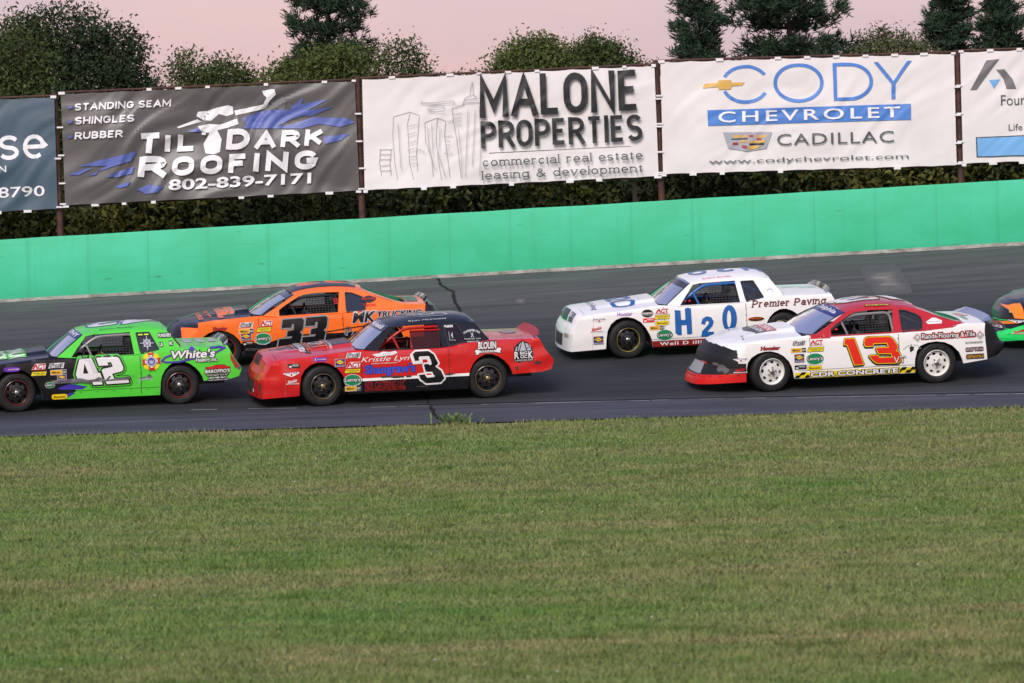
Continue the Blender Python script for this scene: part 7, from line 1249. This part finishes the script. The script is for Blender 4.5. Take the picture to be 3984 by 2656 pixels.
A = Art(); rf = lambda a, c_, off: roof_pt(BB_, a, c_ / .66, off); tri = [(-(a - y3[0][0]) * 1.15 + .62, -(z - .58) * 1.3) for a, z in y3]; one = [(-(a - y3[0][0]) * 1.15 + .62, -(z - .58) * 1.3) for a, z in y1]
A.edged((tri, one), .03, INK['gold']); A.edged((tri, one), .022, INK['dark'])
for q in (tri, one): A.poly(q, INK['white'])
A.text('Delphia', .48, -.60, .38, .05, INK['yellow'], .06, .25, outline=((.012, INK['dark']),)); A.text('Special Thanks', .86, -.585, .2, .02, INK['white'], .0); A.build('roof_number', rf, car, .1)
A = Art(); A.poly([(-.985, .74), (.985, .74), (.985, .985), (-.985, .985)], INK['navy']); A.text('Delphia', -.1, .865, -1.35, .16, INK['white'], .05); A.build('windshield_banner', WS(BB_), car, .1)
A = Art(); A.poly([(.30, -.46), (.68, -.46), (.68, .40), (.30, .40)], INK['grey']); A.poly([(.49, -.44), (.66, -.44), (.66, .40), (.49, .40)], INK['brightred']); A.poly([(.34, -.44), (.49, -.44), (.49, .40), (.28, .40), (.22, .1)], INK['black']); hood_text(A, 'BORN', .575, -.03, .80, .13, INK['white'], .08); hood_text(A, 'ROUGH', .42, -.03, .80, .11, INK['white'], .08); A.build('hood_lettering', hood_map(BB_, yl), car, .1)
A = Art(); A.text('VT', .5, .25, .5, -.6, mat('ink_fadered', '#d88a80', .5), .06); A.rect(.35, -.3, .16, .5, mat('ink_fadegreen', '#7fb79a', .5)); A.build('trunk_sticker', lambda a, c_, off: deck_pt(BB_, yl, a, c_, off), car, .1)
mb = MB(); [mb.lathe([(.018, 0), (.018, -.006), (.001, -.007)], (0, 0, 0), 8) for i in range(1)]
mb = MB(); [mb.box(hood_pt(BB_, yl, s, u, .012), (.03, .02, .025)) for s, u in ((.06, -.5), (.03, -.72), (.06, .5))]; mb.build('hood_pins', STEEL, car)
driver(car, '13', 'person in dark suit behind the window net of the red roofed car 13', SUITD, HELT, DM('13'))

# ---------------- orange 33
e33 = pts2('33', 'blackedge'); ln33 = pts2('33', 'line')
low33 = [(-1.1, 0), (-1.1, e33[0][1] - .03), (-.55, e33[1][1]), (e33[3][0], e33[3][1]), (.85, .50), (1.1, .53), (1.1, 0)]
car = race_car('33', BB_, 'race_car', 'fluorescent orange race car with black hood and black number 33', dict(body=ORG, roof=ORG, pillar=ORG, hood=BLK, nose=BLK, tail=BLK, cage=BLKT, rim=('black', (.014, .014, .015), mat('pin_orange', '#d84818', .4), STEEL)),
    dict(seed=6, dent=.006, regions=[(low33, BLK)], nose_top=ORG, nose_rule=lambda x, z, r_, a: 2 if x > -2.06 and .35 < z < .712 and r_ < 9.6 else 3 if r_ > 8.05 else 0, quarter=mat('quarter_blue_black', (.018, .022, .04), .25, 0, .7), spoiler=(CLEARP, .07, .82), steer=.15))
_, B, yl, yg, side = car_fns['33']
rf = lambda a, c_, off: roof_pt(BB_, a, c_ / .66, off)
A = Art(); A.poly([(-.11, -.50), (.15, -.52), (1.0, -.50), (1.03, .50), (-.11, .50)], BLK); A.text('33', .50, .03, -.85, -.62, ORG, .08, .1, outline=((.03, INK['grey']),)); A.build('roof_number', rf, car, .1)
A = Art(); q1, q2 = pts2('33', '3a'), pts2('33', '3b')
A.edged((q1, q2), .022, INK['grey'])
for q in (q1, q2): A.poly(q, BLK)
A.stroke([(.2, ln33[1][1] + .045), (1.0, ln33[3][1] + .02), (1.5, ln33[3][1] + .06)], .014, INK['black']); A.build('race_number', side, car, .1)
A = Art(); x, z, w_, h_ = S('33', 'mk'); A.text('MK', x, z, w_, h_, INK['black'], .08, .22, outline=((.012, INK['silver']),)); x, z, w_, h_ = S('33', 'trucking'); A.text('TRUCKING', x, z, w_, h_ * .8, INK['black'], .07, .2, outline=((.01, INK['silver']),)); A.build('sponsor_sticker', side, car)
A = Art(); x, z, w_, h_ = S('33', 'pemblem'); A.text('P', x, z, w_ * .42, h_, INK['grey'], .03, outline=((.01, INK['black']),)); [A.oval(x + s * .40 * w_ * cos(a), z + .42 * h_ * sin(a) - .05 * h_, .02, .03, INK['grey']) for s in (-1, 1) for a in (-.9, -.5, -.1, .3)]; A.build('sponsor_sticker', side, car)
A = Art(); x, z, w_, h_ = S('33', 'yipes'); A.text('Yipes!', x, z + .1 * h_, w_, h_ * .7, INK['red'], .05, .05); A.rect(x + .02, z - .38 * h_, w_ * .85, h_ * .2, INK['red']); x, z, w_, h_ = S('33', 'northend'); A.oval(x, z, w_, h_, INK['dark'], p=1.5); A.text('NORTH END', x, z + .05 * h_, w_ * .98, h_ * .3, INK['red'], .06, outline=((.01, INK['dark']),)); x, z, w_, h_ = S('33', 'names'); [A.rect(x, z + h_ * (.35 - .25 * i), w_ * .7, h_ * .1, INK['red']) for i in range(4)]; x, z, w_, h_ = S('33', 'fecteau'); A.text('FECTEAU homes', x + .05, z, w_ * 1.5, h_ * .7, mat('ink_dim', '#5c5c5e', .5), .05); A.build('sponsor_sticker', side, car)
A = Art(); hood_text(A, 'IPES', .60, -.02, 1.0, .24, ORG, .10, ((.03, INK['grey']),)); A.poly([(.40, -.80), (.50, -.80), (.50, .72), (.40, .72)], ORG); hood_text(A, 'GRAPHICS', .45, -.1, 1.2, .06, INK['grey'], .04); hood_text(A, 'Wtn. VT', .24, -.1, 1.2, .09, ORG, .04); hood_text(A, '223-0000', .08, -.1, 1.3, .09, ORG, .06); A.build('hood_lettering', hood_map(BB_, yl), car, .1)
A = Art(); A.poly([(-.985, .80), (.985, .80), (.985, .985), (-.985, .985)], mat('tint_strip')); A.build('windshield_banner', WS(BB_), car, .1)
A = Art(); A.poly([(.05, -.6), (.6, -.6), (.75, .6), (.05, .6)], mat('deck_green', '#3a6a50', .4)); A.build('trunk_sticker', lambda a, c_, off: deck_pt(BB_, yl, a, c_, off), car, .1)
driver(car, '33', 'person in dark suit behind the window net of the orange car 33', SUITD, HELW, DM('33'))

# ---------------- black, orange and green car entering at the right
GR2 = paint('paint_neon_green', '#26e06a'); OR2 = paint('paint_amber', '#ff8a16')
car = race_car('R', BB_, 'race_car', 'black, orange and neon green race car entering at the right edge', dict(body=BLK, roof=BLK, hood=BLK, nose=BLK, tail=BLK, cage=BLKT, rim=(*BLKRIM, None, STEEL)), dict(seed=9, dent=.003, dam=GR2, nose_top=BLK, lamp=True, spoiler=(CLEARP, .10, .86)))
_, B, yl, yg, side = car_fns['R']
q2 = lambda a, c_, off: nose_fit(B, yl, a, c_, off) if a < -1.785 else side(a, c_, off + .002)
A = Art(); [A.poly(pts2('R', nm), m_) for nm, m_ in (('green1', GR2), ('green2', GR2), ('orange1', OR2), ('orange2', OR2))]; x, z, w_, h_ = S('R', 'lce'); A.oval(x, z, w_, h_, INK['grey']); A.oval(x, z, w_ * .94, h_ * .94, INK['black']); A.oval(x, z + .2 * h_, w_ * .6, h_ * .36, INK['brown']); A.text('LCE', x, z - .05 * h_, w_ * .62, h_ * .22, INK['white'], .06); A.build('sponsor_sticker', q2, car, .04)
A = Art(); hood_text(A, '802-505', .50, -.05, 1.2, .10, INK['white'], .04); A.stroke([(.36, .6), (.38, .3), (.46, -.5), (.50, -.78)], .025, GR2); A.build('hood_lettering', hood_map(BB_, yl), car, .1)

# ---------------- blue car leaving at the left
car = race_car('L', BA, 'race_car', 'blue race car leaving the left edge, only the tip of its tail in view', dict(body=BLU, roof=BLU, hood=BLU, nose=BLU, tail=BLU, cage=BLKT, rim=(*BLKRIM, None, STEEL)), dict(seed=4, dent=.003, spoiler=(mat('spoiler_navy', (.02, .03, .08), .3), .13, .84)))
